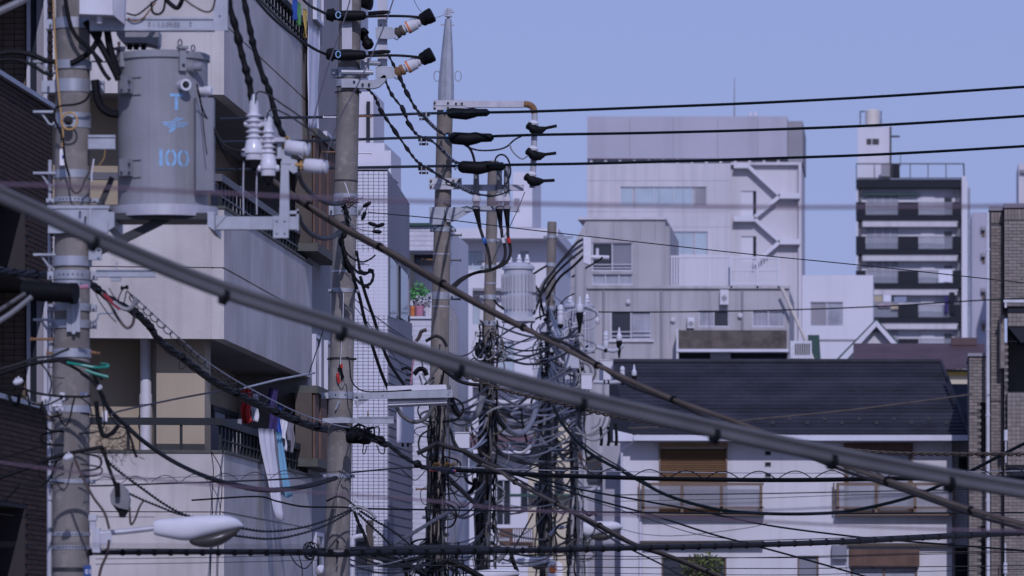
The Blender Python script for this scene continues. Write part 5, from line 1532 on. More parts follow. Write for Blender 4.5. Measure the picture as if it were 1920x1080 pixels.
# ---- third pole
Y3, u3 = 80.0, mpp(80.0)
p3 = Pole('utility_pole', 'concrete pole with tall tapered steel cap rising against the sky', Y3, 834.5, 195, 815, 1080, 29.5, 39, 'concrete_pole_far')
q = MB(); pts = [(836, 198), (836.5, 160), (838.5, 100), (840, 50), (840.5, 36)]; q.tube([P(x, y, Y3) for x, y in pts], [a * u3 for a in (16.2, 15.5, 11.5, 7.5, 6.5)], 10); cp = q.build('steel_cap', 'galvanized', p3.root, sharp=20)
q = MB(); q.cyl(P(840.5, 36, Y3), P(840.8, 16, Y3), 3.2 * u3, n=8); q.cyl(P(831, 23, Y3), P(852, 22.5, Y3), 1.6 * u3, n=6); q.cyl(P(834, 29, Y3 - .05), P(848, 30, Y3 - .05), 2.6 * u3, n=6); q.cyl(P(834, 19, Y3), P(848, 18, Y3), 1.8 * u3, n=6); q.cyl(P(826, 46, Y3), P(852, 46.5, Y3), 1.4 * u3, n=6); q.build('cap_fitting', 'pale_steel', cp)
for x in (819.5, 859):
    q = MB(); q.tube([P(x + math.cos(i * .524) * 6, 142.5 + math.sin(i * .524) * 10, Y3 - .03) for i in range(13)], 1.0 * u3, 6, False); q.build('hoop', 'galvanized', cp)
q = MB(); q.pbox(812, 188, 872, 206, Y3 - .19, .02); q.pbox(812, 196, 872, 198, Y3 - .20, .009); pl3 = q.build('arm_plate', 'pale_steel', p3.root)
for x, y in ((815, 193), (815, 203), (840, 193), (840, 202), (855, 194), (866, 194)): p3.bolt(x, y, -.191, 2.2, 'dark_steel', pl3)
q = MB(); q.pbox(872, 189, 982, 201, Y3 - .18, .1); q.build('crossarm', 'pale_steel', p3.root)
q = MB(); q.tube(crom([P(982, 195, Y3 - .13), P(993, 197, Y3 - .13), P(1000, 203, Y3 - .13), P(1002.5, 213, Y3 - .13)], 5), 6.2 * u3, 10); q.build('arm_elbow', 'rust', p3.root)
q = MB(); q.tube([P(1002.5, 213, Y3 - .13), P(1001, 290, Y3 - .13), P(998, 352, Y3 - .13)], 6.0 * u3, 10); q.build('arm_drop', 'pale_steel', p3.root)
q = MB(); q.pbox(804, 334, 866, 355, Y3 - .19, .02); q.pbox(804, 344, 866, 346, Y3 - .2, .009); pl3 = q.build('arm_plate', 'pale_steel', p3.root)
for x, y in ((808, 339), (808, 350), (837, 341), (850, 339), (861, 339), (861, 350)): p3.bolt(x, y, -.191, 2.2, 'dark_steel', pl3)
q = MB(); q.pbox(866.3, 346, 982, 357, Y3 - .16, .08); q.build('crossarm', 'pale_steel', p3.root)
q = MB(); q.pbox(903, 346, 927, 358, Y3 - .20, .02); q.build('name_plate', 'pale_steel', p3.root)
q = MB(); q.pbox(805, 388, 833, 421, Y3 - .19, .03); q.ppoly([(833, 389), (880, 387), (886, 395), (850, 416), (838, 416)], Y3 - .17, .03); q.ppoly([(842, 399), (870, 393), (846, 408)], Y3 - .185, .01); q.pbox(872, 386, 968, 396, Y3 - .2, .10); br3 = q.build('pothead_bracket', 'galvanized', p3.root)
p3.band(426, 435, 1.06, lugs=True, lugw=6); p3.band(548, 562, 1.05, lugs=True, lugw=8); p3.band(476, 478, 1.02, m='pale_steel', lugs=False); p3.band(574, 576, 1.02, m='pale_steel', lugs=False)
for y, sd_ in ((441, 1), (488, 1), (487, -1), (561, 1), (917, -1)): p3.step(y, sd_, 20, 'rust' if sd_ < 0 else 'dark_steel')
p3.band(846, 858, 1.05, lugs=False); p3.band(966, 974, 1.06, lugs=True, lugw=6); p3.band(1018, 1028, 1.06, lugs=False, m='dark_steel')
for i, (x, yy) in enumerate(((1000, 231), (999, 279), (996, 327))):
    t = thing('line_insulator', P(x, yy + 18, Y3 - .2), ('topmost', 'middle', 'lowest')[i] + ' black hooded insulator on the bent steel arm', 'insulator', 'black hooded insulators on the bent arm')
    k = u3
    q = MB(); q.lathe(P(x, yy + 2, Y3 - .22), V((.15, -.1, 1)), [(-3 * k, 8 * k), (0, 9.5 * k), (3 * k, 10 * k), (6 * k, 8 * k), (8 * k, 4 * k)], 18); q.build('disc', 'porcelain', t)
    q = MB(); q.lathe(P(x - 12, yy + 2, Y3 - .26), V((.75, 0, -.55)), [(0, 4 * k), (3 * k, 8 * k), (9 * k, 7 * k), (14 * k, 9.5 * k), (22 * k, 9 * k), (30 * k, 3 * k)], 12); q.build('hood', 'black_rubber', t)
    q = MB(); q.tube([P(x, yy + 11, Y3 - .26), P(x + 14, yy + 14, Y3 - .26), P(x + 24, yy + 9 + i * 1.5, Y3 - .26), P(x + 44, yy + 5 + i * 3, Y3 - .26)], [8 * k, 8 * k, 3 * k, 3 * k], 9); q.build('tail', 'black_rubber', t)
for i, (x, xl) in enumerate(((893, 'nearest the pole'), (936, 'in the middle'), (950, 'farthest from the pole'))):
    t = thing('cable_pothead', P(x, 372, Y3 - .2), 'grey cable pothead with white collar on the third pole bracket, ' + xl, 'pothead', 'cable potheads on the third pole')
    k = u3
    q = MB(); q.lathe(P(x, 367, Y3 - .2), Z, [(0, 6 * k), (26 * k, 5.5 * k), (42 * k if i == 0 else 60 * k, 5 * k)], 14); q.build('tube', 'light_cable', t)
    q = MB(); q.lathe(P(x, 379, Y3 - .2), Z, [(0, 6.5 * k), (1 * k, 8.5 * k), (9 * k, 8.3 * k), (10 * k, 6.5 * k), (15 * k, 7 * k), (16 * k, 5 * k)], 18); q.build('collar', 'porcelain', t)
    q = MB(); q.lathe(P(x, 392, Y3 - .2), Z, [(0, 7.5 * k), (5 * k, 8 * k), (7 * k, 6 * k), (13 * k, 5.5 * k)], 16); q.build('flange', 'far_grey', t)
    q = MB(); dx = (7, 3, 2)[i]; q.tube([P(x, 392, Y3 - .2), P(x + dx * .5, 410, Y3 - .2), P(x + dx, 428, Y3 - .2)], [6.5 * k, 4.6 * k, 3.2 * k], 12); q.build('stress_cone', 'black_rubber', t)
# ---- fourth pole
Y4, u4 = 104.0, mpp(104.0)
p4 = Pole('utility_pole', 'concrete pole with finned white transformer beside it, second behind the steel capped pole' if False else 'narrow concrete pole directly behind the pothead cables of the third pole', Y4, 925, 302, 905, 1080, 20, 28, 'concrete_pole_far')
p4.band(449, 454, 1.06, lugs=True, lugw=3); p4.band(497, 504, 1.08, lugs=True, lugw=8); p4.band(553, 562, 1.12, lugs=True, lugw=6); p4.band(602, 611, 1.15, lugs=True, lugw=6); p4.band(640, 648, 1.12, lugs=True, lugw=5)
p4.band(530, 533, 1.05, lugs=False); p4.band(656, 658, 1.04, m='pale_steel', lugs=False)
for y, sd_ in ((490, -1), (624, -1), (630, -1), (556, -1)): p4.step(y, sd_, 14, 'dark_steel')
p4.arm(898, 938, 945, 946, -.3, .06); p4.arm(905, 1008, 955, 1014, -.3, .06); p4.band(966, 972, 1.1, lugs=True, lugw=4); p4.band(980, 984, 1.1, lugs=False)
# ---- fifth and sixth poles
Y5, u5 = 133.0, mpp(133.0)
p5 = Pole('utility_pole', 'thin concrete pole with a flat top in front of the grey building', Y5, 1035, 416, 1022, 1080, 17, 22, 'concrete_pole_far')
p5.band(441, 447, 1.15, lugs=True, lugw=6); p5.band(493, 500, 1.15, lugs=False); p5.band(574, 583, 1.3, lugs=True, lugw=6); p5.band(606, 620, 1.5, lugs=False); p5.band(700, 710, 1.5, lugs=True, lugw=8); p5.band(850, 860, 1.15, lugs=False)
p5.arm(1010, 608, 1056, 622, -.3, .12, 'pale_steel'); p5.arm(1030, 700, 1075, 711, -.3, .1, 'pale_steel'); p5.arm(1047, 443, 1075, 447, -.2, .08)
Y6, u6 = 118.0, mpp(118.0)
p6 = Pole('utility_pole', 'dull grey pole wrapped with cables in front of the white house wall', Y6, 1088, 500, 1078, 1080, 19, 27, 'concrete_grey')
p6.band(912, 918, 1.2, lugs=True, lugw=10); p6.band(655, 664, 1.3, lugs=True, lugw=10); p6.band(948, 954, 1.1, lugs=False)
p6.arm(1088, 912, 1125, 918, -.2, .1, 'pale_steel'); q = MB(); q.ppoly([(1090, 930), (1118, 916), (1122, 918), (1096, 934)], Y6 - .15, .04); q.build('arm_brace', 'pale_steel', p6.root)

# finned transformers
def finned(label, x0, y0, x1, y1, Y, nf, rooty):
    k = mpp(Y); cx = (x0 + x1) / 2; r_ = (x1 - x0) / 2 * k * .80
    t = thing('pole_transformer', P(cx, y1, Y), label, 'transformer', 'pale finned transformers down the street')
    base = P(cx, y1, Y); H = (y1 - y0) * k
    q = MB(); q.lathe(base, Z, [(0, r_), (H * .86, r_), (H * .87, r_ * 1.12), (H * .92, r_ * 1.12), (H * .97, r_ * .9), (H, r_ * .3), (H, .001)], 26); q.build('tank', 'transformer_pale', t)
    for i in range(nf):
        a = math.pi * (i + .5) / nf
        d = V((-math.cos(a), -math.sin(a), 0)); tdir = V((-d.y, d.x, 0))
        for (za, zb) in ((.14, .40), (.46, .78)):
            q = MB(); q.obox(base + d * r_ * .98 - tdir * .006 + Z * H * za, tdir * .012, d * r_ * .22, Z * H * (zb - za)); q.build('fin', 'transformer_pale', t)
    q = MB(); q.obox(base + V((-r_ * 1.15, -r_ * 1.15, -.09)), V((r_ * 2.3, 0, 0)), V((0, r_ * 2.3, 0)), V((0, 0, .088))); q.build('platform', 'pale_steel', t)
    for s_ in (-.5, .05, .5):
        q = MB(); b_ = base + V((s_ * r_ * 1.2, -r_ * .5, H * .97)); q.lathe(b_, Z, [(0, .06), (.03, .075), (.06, .05), (.10, .065), (.13, .04), (.2, .03)], 12); q.build('bushing', 'porcelain', t)
    return t


finned('large pale finned transformer between the fourth and fifth poles', 938, 492, 1006, 596, 112.0, 13, 0)
finned('pale finned transformer behind the white cutouts of the fifth pole', 1052, 566, 1118, 654, 121.0, 11, 0)
# white cutouts further down the street
def small_cutout(x, y, Y, label, s=1.0, tip=True):
    k = mpp(Y) * s; b = P(x, y, Y)
    t = thing('fuse_cutout', b, label, 'fuse cutout', 'white cutouts down the street')
    q = MB(); q.lathe(b, Z, [(0, 5 * k), (2 * k, 6 * k), (16 * k, 6 * k), (17 * k, 5 * k), (19 * k, 6.2 * k), (24 * k, 6 * k), (25 * k, 4.5 * k), (28 * k, 6 * k), (34 * k, 5 * k), (37 * k, 2 * k), (37 * k, .001)], 16); q.build('body', 'porcelain', t)
    q = MB(); q.lathe(b, Z, [(-8 * k, 1.5 * k), (-5 * k, 5 * k), (0, 5.5 * k)], 12); q.build('tube_end', 'black_rubber', t)


def arrester(x, y, Y, label, s=1.0):
    k = mpp(Y) * s; b = P(x, y, Y)
    t = thing('cable_terminal', b, label, 'cable terminal', 'white and black cable heads down the street')
    q = MB(); q.lathe(b + Z * 2 * k, Z, [(0, 5 * k), (3 * k, 6.5 * k), (12 * k, 6 * k), (14 * k, 3.5 * k), (28 * k, 1.6 * k), (28 * k, .001)], 14); q.build('body', 'porcelain', t)
    q = MB(); q.lathe(b, Z, [(-34 * k, 1.5 * k), (-20 * k, 3.5 * k), (-4 * k, 6.5 * k), (2 * k, 6.5 * k)], 12); q.build('stress_cone', 'black_rubber', t)


small_cutout(1051, 608, 116, 'white cutout standing left of the black cable head, upper arm'); arrester(1087, 588, 116, 'white and black cable head on the upper arm', 1.1)
small_cutout(1136, 654, 120, 'white cutout on the middle arm in front of the grey wall', .9); arrester(1161, 641, 120, 'white and black cable head in front of the grey wall', .9)
small_cutout(1167, 716, 123, 'white cutout on the lower arm before the slate roof', .8); arrester(1189, 706, 123, 'white cable head before the slate roof', .75)
for (pts, Y, lb) in ((((1118, 650), (1150, 658), (1168, 648)), 120, 'grey arm carrying the middle pair of cutouts'), (((1112, 716), (1140, 717), (1165, 716)), 123, 'grey arm carrying the lower pair of cutouts')):
    q = MB(); q.tube(crom([P(*p, Y) for p in pts], 5), 4 * mpp(Y), 9); q.build('cutout_arm', 'transformer_pale', None, label=lb, cat='bracket')
t = thing('switch_box', P(1103, 496, 130), 'flat white switch plate with slanted cables beside the thin flat topped pole', 'switch box')
q = MB(); q.ppoly([(1094, 440), (1108, 444), (1108, 497), (1094, 492)], 130, .3); q.build('casing', 'white_plastic', t)
q = MB(); q.cyl(P(1108, 482, 130.1), P(1142, 483, 130.1), 4 * mpp(130), n=10); q.lathe(P(1120, 480, 130.1), Z, [(0, 3 * mpp(130)), (14 * mpp(130), 3 * mpp(130)), (15 * mpp(130), .001)], 10); q.build('bushing', 'white_plastic', t)
# other lamps and the sign
street_lamp('long white street lamp head in front of the white house wall', 118.5, 1066, 977, 1168, [(1030, 1004), (1044, 989), (1070, 987)])
street_lamp('white street lamp beside the round orange sign', 130.0, 970, 1043, 1040, [(940, 1056), (975, 1053)])
street_lamp('white street lamp head at the bottom edge between the third and fourth poles', 82.0, 888, 1066, 975, [(850, 1080), (892, 1078)])
sg = thing('sign_board', P(1041, 1090, 129), 'white arched sign with an orange round emblem at the bottom edge', 'sign')
k = mpp(129)
q = MB(); pts = [P(1027, 1110, 129), P(1055, 1110, 129)] + [P(1041 + 14 * math.cos(i / 10 * math.pi), 1062 - 10 * math.sin(i / 10 * math.pi), 129) for i in range(11)]; q.prism(pts, (0, .15, 0)); q.build('board', 'sign_white', sg)
q = MB(); pts = []
for i in range(22):
    a = i / 21 * 6.283; r_ = 7.4 * (1 - (.35 if .25 * math.pi < a < .5 * math.pi and i % 2 else 0)); pts.append(P(1036.5 + r_ * math.cos(a), 1068 - r_ * math.sin(a), 128.994))
q.prism(pts, (0, .005, 0)); q.ppoly([(1037, 1060), (1044, 1056), (1041, 1063)], 128.992, .004); q.build('emblem', 'sign_orange', sg)
# ------------------------------------------------------------------ wires


def run_on(pts, out):
    """wires that leave the picture go on to their next support outside it"""
    if pts[-1][0] >= 1940:
        out = out + [out[-1] + (out[-1] - out[-2]).normalized() * out[-1].y * .09]
    if pts[0][0] <= -20:
        out = [out[0] + (out[0] - out[1]).normalized() * out[0].y * .05] + out
    return out


def path(pts, Y):
    """pixel way points with a depth (one, or near and far end) to points in the scene"""
    if isinstance(Y, (int, float)):
        return run_on(pts, [P(p[0], p[1], p[2] if len(p) > 2 else Y) for p in pts])
    L = [0.0]
    for a, b in zip(pts, pts[1:]): L.append(L[-1] + math.hypot(b[0] - a[0], b[1] - a[1]))
    out = []
    for p, l in zip(pts, L):
        t = l / L[-1]
        out.append(P(p[0], p[1], 1 / ((1 - t) / Y[0] + t / Y[1])))
    return run_on(pts, out)


def taper_r(c, w, lump=0.0, lumpn=0.0):
    rr = []
    ph = rnd.uniform(0, 9)
    for i, p in enumerate(c):
        r_ = w / 2 * p.y / F
        if lump:
            r_ *= 1 + lump * max(-.4, math.sin(i * lumpn + ph) + .6 * math.sin(i * lumpn * .37 + 1.3 * ph))
        rr.append(r_)
    return rr


def strand(mb, pts, Y, w, step=7, lump=0.0, lumpn=.9, n=7, off=None):
    c = crom(path(pts, Y), step)
    if off: c = [p + V(off) * p.y / F for p in c]
    mb.tube(c, taper_r(c, w, lump, lumpn), n)
    return c


def along(c, step):
    """points every `step` metres along a curve, with tangents"""
    out = []; acc = 0.0
    for a, b in zip(c, c[1:]):
        d = (b - a).length
        if d < 1e-9: continue
        while acc < d:
            out.append((a.lerp(b, acc / d), (b - a) / d)); acc += step
        acc -= d
    return out


def along_px(c, step):
    out = []; acc = 0.0
    for a, b in zip(c, c[1:]):
        d = math.hypot(a.x / a.y - b.x / b.y, (a.z - CZ) / a.y - (b.z - CZ) / b.y) * F
        if d < 1e-6: continue
        while acc < d:
            out.append((a.lerp(b, acc / d), (b - a).normalized())); acc += step
        acc -= d
    return out


def helix(mb, c, Rm, pitch, r, n=4, per=9, phase=0.0):
    pts = along_px(c, pitch / per)
    out = []
    for i, (p, t) in enumerate(pts):
        a = t.cross(Z).normalized(); b = a.cross(t)
        w = 2 * math.pi * i / per + phase
        out.append(p + (a * math.cos(w) + b * math.sin(w)) * Rm)
    if len(out) > 2: mb.tube(out, r, n)


G_HV = 'high voltage lines across the sky'
G_DROP = 'drop wires and cables between the poles'


def wire(label, pts, Y, w, m='black_cable', group=G_DROP, name='wire', **kw):
    q = MB(); strand(q, pts, Y, w, **kw)
    return q.build(name, m, None, label=label, cat='cable' if name == 'cable' else 'wire', group=group)


def tied(label, ties, strands, group=None, name='cable_bundle', tw=3.0, tm='black_rubber'):
    """a bundle: several strands (pts, Y, w, material, offset) with binding ties at pixel places on the first strand"""
    p0 = path(strands[0][0], strands[0][1])
    t = thing(name, p0[len(p0) // 2], label, 'cable bundle', group)
    c0 = None
    for (pts, Y, w, m, off) in strands:
        q = MB(); c = strand(q, pts, Y, w, off=off, n=9); q.build('cable', m, t)
        if c0 is None: c0 = c
    for (x, rad, oy) in ties:
        best = min(range(1, len(c0) - 1), key=lambda i: abs(960 + c0[i].x / c0[i].y * F - x))
        p = c0[best]; d = (c0[best + 1] - c0[best - 1]).normalized(); k = p.y / F
        q = MB(); p = p + Z * oy * k; q.cyl(p - d * tw * k, p + d * tw * k, rad * k, n=12); q.build('tie', tm, t)
    return t


# thick near bundle sweeping across the whole photo
big = [(-60, 334), (60, 388), (200, 452), (420, 541), (640, 610), (860, 681), (1090, 744), (1340, 802), (1560, 850), (1780, 892), (1990, 928)]
tied('thick grey near cable bundle sweeping from upper wall to lower house', [(x, 15.5, -5) for x in (180, 420, 637, 860, 1090, 1335, 1556, 1784)],
     [(big, (24, 27), 18, 'grey_cable', (0, 0, -11)), (big, (24, 27), 13, 'grey_cable', (0, 0, 8)), (big, (24.2, 27.2), 12, 'dim_cable', (0, 8, -1)), (big, (24, 27), 5, 'grey_cable', (0, -2, -.5))], tw=5)
# second, thinner bundle with binding marks
b2 = [(500, 330), (540, 360), (640, 424), (740, 478), (830, 532), (960, 604), (1120, 686), (1262, 750), (1400, 800), (1560, 866), (1680, 908), (1820, 957), (1960, 996)]
b2b = [(500, 331), (540, 361), (640, 425), (740, 479), (830, 533), (975, 610), (1060, 640), (1120, 678), (1180, 718), (1262, 749), (1340, 785), (1400, 803), (1560, 870), (1680, 911), (1820, 960), (1960, 1000)]
tied('brown tied cable bundle running under the cutouts down to the brick wall', [(x, 7.5, 0) for x in (585, 705, 826, 975, 1120, 1262, 1670, 1820)],
     [(b2, (41, 36), 8, 'brown_cable', (0, 0, 1)), (b2b, (41.1, 36.1), 7, 'dim_cable', (0, -1, -4)), (b2, (41.2, 36.2), 4, 'umber_cable', (0, 2, 5))], tw=2.5)
# out of focus near lines
wire('blurred purple near wire level across the far buildings', [(-60, 344), (200, 352), (640, 373), (1000, 382), (1400, 388), (1700, 388), (1990, 385)], 19.0, 6.0, 'purple_wire', group='blurred near wires')
wire('blurred purple near wire sagging through the lower part of the street', [(-40, 862), (170, 888), (480, 916), (770, 936), (960, 955), (1180, 966), (1440, 978), (1690, 990), (1990, 998)], 23.0, 4.0, 'purple_wire', group='blurred near wires')
wire('blurred grey near wire level just above the thick black low cable', [(-40, 1020), (300, 1024), (640, 1026), (1000, 1023), (1300, 1020), (1990, 1004)], 18.0, 2.6, 'dim_cable', group='blurred near wires')

# three high voltage lines with black sleeves at the third pole
hv = (([(410, 223), (500, 221), (625, 219), (760, 214), (830, 212), (1000, 209), (1220, 201), (1440, 192), (1680, 179), (1990, 158)], (838, 918, 212, 15), 'topmost'),
      ([(410, 266), (500, 265), (620, 263), (780, 258), (850, 258), (1000, 253), (1220, 249), (1440, 243), (1680, 233), (1990, 213)], (842, 926, 259, 17), 'middle'),
      ([(380, 318), (500, 317), (620, 315), (790, 312), (860, 311), (960, 309), (1130, 306), (1440, 297), (1680, 288), (1990, 270)], (858, 948, 313, 17), 'lowest'))
for pts, (xa, xb, ys, hh), lb in hv:
    c0 = [(p[0], p[1], 1 / ((1 - min(1, max(0, (p[0] - 410) / 430))) / 47 + min(1, max(0, (p[0] - 410) / 430)) / 79.6) if p[0] < 840 else 79.6 - (p[0] - 840) * .008) for p in pts]
    t = thing('power_line', P(890, ys, 79.5), lb + ' thick line crossing the sky with a black sleeve by the capped pole', 'power line', G_HV)
    q = MB(); strand(q, c0, 1, 5.2, n=8); q.build('conductor', 'green_black_cable', t)
    k = 79.5 / F
    q = MB()
    prof = [(0, 3), (.04, hh * .40), (.10, hh * .52), (.45, hh * .55), (.62, hh * .5), (.72, hh * .38), (.94, hh * .36), (.98, hh * .2), (1, 2.6)]
    prof = [(a_, b_ * 1.3) for a_, b_ in prof]
    pts_ = [P(xa + s_ * (xb - xa), ys + (2.5 if .1 < s_ < .6 else 0) - s_ * 1.0, 79.4) for s_, _ in prof]
    q.tube(pts_, [r_ * k for _, r_ in prof], 12); q.build('sleeve', 'black_rubber', t)
    q = MB(); q.tube([P(xa - 4, ys - 6, 79.3), P(xa - 7, ys, 79.2), P(xa - 4, ys + 6, 79.3), P(xa - 2, ys, 79.2), P(xa - 4, ys - 6, 79.3)], 1.4 * k, 5); q.build('blue_tie', 'paint_blue', t)
    q = MB(); q.pbox(784, ys - 1 + (2 if lb != 'topmost' else 2), 806, ys + 6, 72.5, .05); q.pbox(786, ys + 9, 803, ys + 13, 72.5, .05); q.build('branch_clamp', 'dim_cable', t)
    for x in (790, 799):
        q = MB(); q.cyl(P(x, ys - 4, 72.45), P(x, ys + 13, 72.45), 1.2 * k, n=6); q.build('bolt', 'pale_steel', t)

# jumpers from second pole down to the three lines, with taped knots
for i, (pts, lb) in enumerate((([(690, 166), (704, 184), (716, 210), (742, 248), (770, 288), (786, 306), (806, 318), (840, 340), (862, 350), (890, 363), (925, 368)], 'first'),
                               ([(722, 150), (735, 178), (756, 206), (768, 234), (784, 254), (806, 262), (830, 282), (850, 302), (862, 306)], 'second'),
                               ([(722, 92), (736, 118), (750, 146), (764, 176), (780, 204), (794, 218), (816, 240), (832, 252)], 'third'))):
    t = thing('jumper_wire', P(*pts[4], 66), 'lumpy taped black jumper from the second pole to the lines, ' + ('lowest' if i == 0 else 'middle' if i == 1 else 'highest') + ' of three', 'wire', 'taped jumpers')
    q = MB(); c = strand(q, pts, (55, 79), 4.6, lump=.55, lumpn=1.7, step=8); q.build('conductor', 'black_cable', t)
    q = MB(); helix(q, c[int(len(c) * .72):int(len(c) * .9)], .024, 5, .008); q.build('binding', 'light_cable', t)
    for j in (2, 3):
        q = MB(); p = P(*pts[j], 55 + 4 * j); k = p.y / F; d = (P(*pts[j + 1], 55 + 4 * j) - p).normalized()
        q.lathe(p - d * 10 * k, d, [(0, 2.2 * k), (3 * k, 4.2 * k), (10 * k, 4.8 * k), (16 * k, 3.6 * k), (20 * k, 2.2 * k)], 9); q.build('tape_knot', 'black_rubber', t)
# lines from above into the second pole
for i, pts in enumerate(([(545, -30), (575, 6), (600, 20), (614, 27)], [(470, -14), (500, 22), (528, 48), (562, 74), (590, 92), (612, 102)])):
    wire(('upper' if i == 0 else 'lower') + ' dark line slanting into the dead end clamp of the second pole', pts, (50, 54.8), 5.5, 'dim_cable', group='lines into the second pole')
for i, (y0, y1) in enumerate(((31, 33), (105, 108))):
    wire(('upper' if i == 0 else 'lower') + ' black lead from the clamp to the striped insulator', [(640, y0 + 1), (690, y0), (740, y0 - 1), (782, y1 - 1), (800, y1 + 4)], 54.8, 5.0, 'black_cable', group='leads at the second pole head')
for pts, lb in (([(662, -20), (645, 38), (620, 110), (600, 176), (584, 240), (577, 262), (576, 290)], 'purple brown wire crossing the second pole down to the upper barrel insulator'),
                ([(742, -14), (722, 44), (697, 104), (668, 164), (640, 216), (622, 262), (614, 286), (612, 322)], 'purple brown wire crossing the second pole down to the lower barrel insulator')):
    wire(lb, pts, (50, 37), 2.6, 'umber_cable', group='thin purple brown wires')
wire('thin wire slanting from the second pole across the grey building to the brick wall', [(690, 398), (830, 411), (960, 427), (1100, 443), (1400, 476), (1640, 500), (1990, 538)], (55, 62), 2.0, 'dim_cable')
wire('thin wire from the frame top to the upper insulator and the steel cap', [(770, -20), (780, 8), (793, 24), (815, 33), (838, 26)], (55, 80), 1.0, 'dim_cable')
wire('dark wire level in front of the grey building windows', [(1104, 585), (1250, 585), (1440, 582), (1640, 575), (1840, 563), (1990, 556)], 130, 2.6, 'green_black_cable')
wire('brown wire rising over the slate roof to the brick wall', [(1178, 803), (1300, 797), (1440, 784), (1600, 768), (1780, 745), (1822, 739)], 128, 3.0, 'brown_cable')

# lumpy wrapped leads from above to the first cutout and the platform
t = thing('wrapped_lead', P(450, 100, 36.8), 'thick lumpy wrapped lead dropping to the larger ribbed cutout', 'cable', 'wrapped leads over the cutouts')
q = MB(); strand(q, [(424, -30), (430, 10), (443, 56), (452, 96), (461, 130), (468, 158), (472, 192)], 36.9, 12.5, lump=.28, lumpn=.8, step=10, n=9); q.build('cable', 'black_rubber', t)
t = thing('wrapped_lead', P(490, 130, 36.8), 'thick lumpy wrapped lead dropping past the upper barrel insulator', 'cable', 'wrapped leads over the cutouts')
q = MB(); strand(q, [(452, -30), (460, 12), (470, 60), (476, 88), (492, 140), (504, 168), (514, 206), (524, 240), (536, 262)], 37.1, 11, lump=.25, lumpn=.8, step=10, n=9); q.build('cable', 'black_rubber', t)
for pts, lb in (([(479, 190), (481, 175), (490, 172), (505, 178), (530, 196), (548, 208), (570, 226), (578, 248), (577, 270)], 'dark lead arching from the larger cutout to the upper barrel insulator'),
                ([(500, 222), (504, 209), (515, 205), (540, 216), (575, 239), (590, 250), (604, 276), (612, 300)], 'dark lead arching from the smaller cutout to the lower barrel insulator')):
    wire(lb, pts, 36.8, 3.2, 'dim_cable', group='leads arching over the cutouts')
wire('grey heat shrink lead from the larger cutout towards the transformer box', [(458, 284), (440, 281), (425, 275), (412, 260), (404, 246), (398, 236)], (36.8, 37.0), 4.0, 'dim_cable', group='leads behind the cutouts')
wire('black lead drooping behind the larger cutout', [(452, 300), (432, 285), (416, 276), (404, 256), (396, 240)], 37.3, 3.2, 'black_cable', group='leads behind the cutouts')
wire('thin black lead looping from the transformer bushing down its side', [(369, 158), (374, 178), (380, 205), (394, 234), (408, 262), (425, 296), (446, 318)], (36.6, 37.4), 3.0, 'black_cable', group='leads behind the cutouts')
wire('twisted black cable from the platform post to the second pole, upper', [(560, 325), (566, 342), (580, 360), (600, 374), (622, 382), (645, 380)], (40, 54.6), 9, 'dim_cable', group='twisted cables into the second pole', lump=.12, lumpn=2.2)
wire('twisted black cable from the platform post to the second pole, lower', [(560, 404), (566, 420), (580, 436), (600, 446), (622, 445), (640, 432)], (40, 54.6), 9, 'dim_cable', group='twisted cables into the second pole', lump=.12, lumpn=2.2)
for x, ya, yb in ((457, 302, 402), (482, 312, 402)):
    wire('pale thin fuse cord hanging from the ' + ('larger' if x == 457 else 'smaller') + ' cutout', [(x, ya), (x - 1, (ya + yb) / 2), (x - .5, yb)], 36.9, 2.6, 'pale_steel', group='fuse cords')

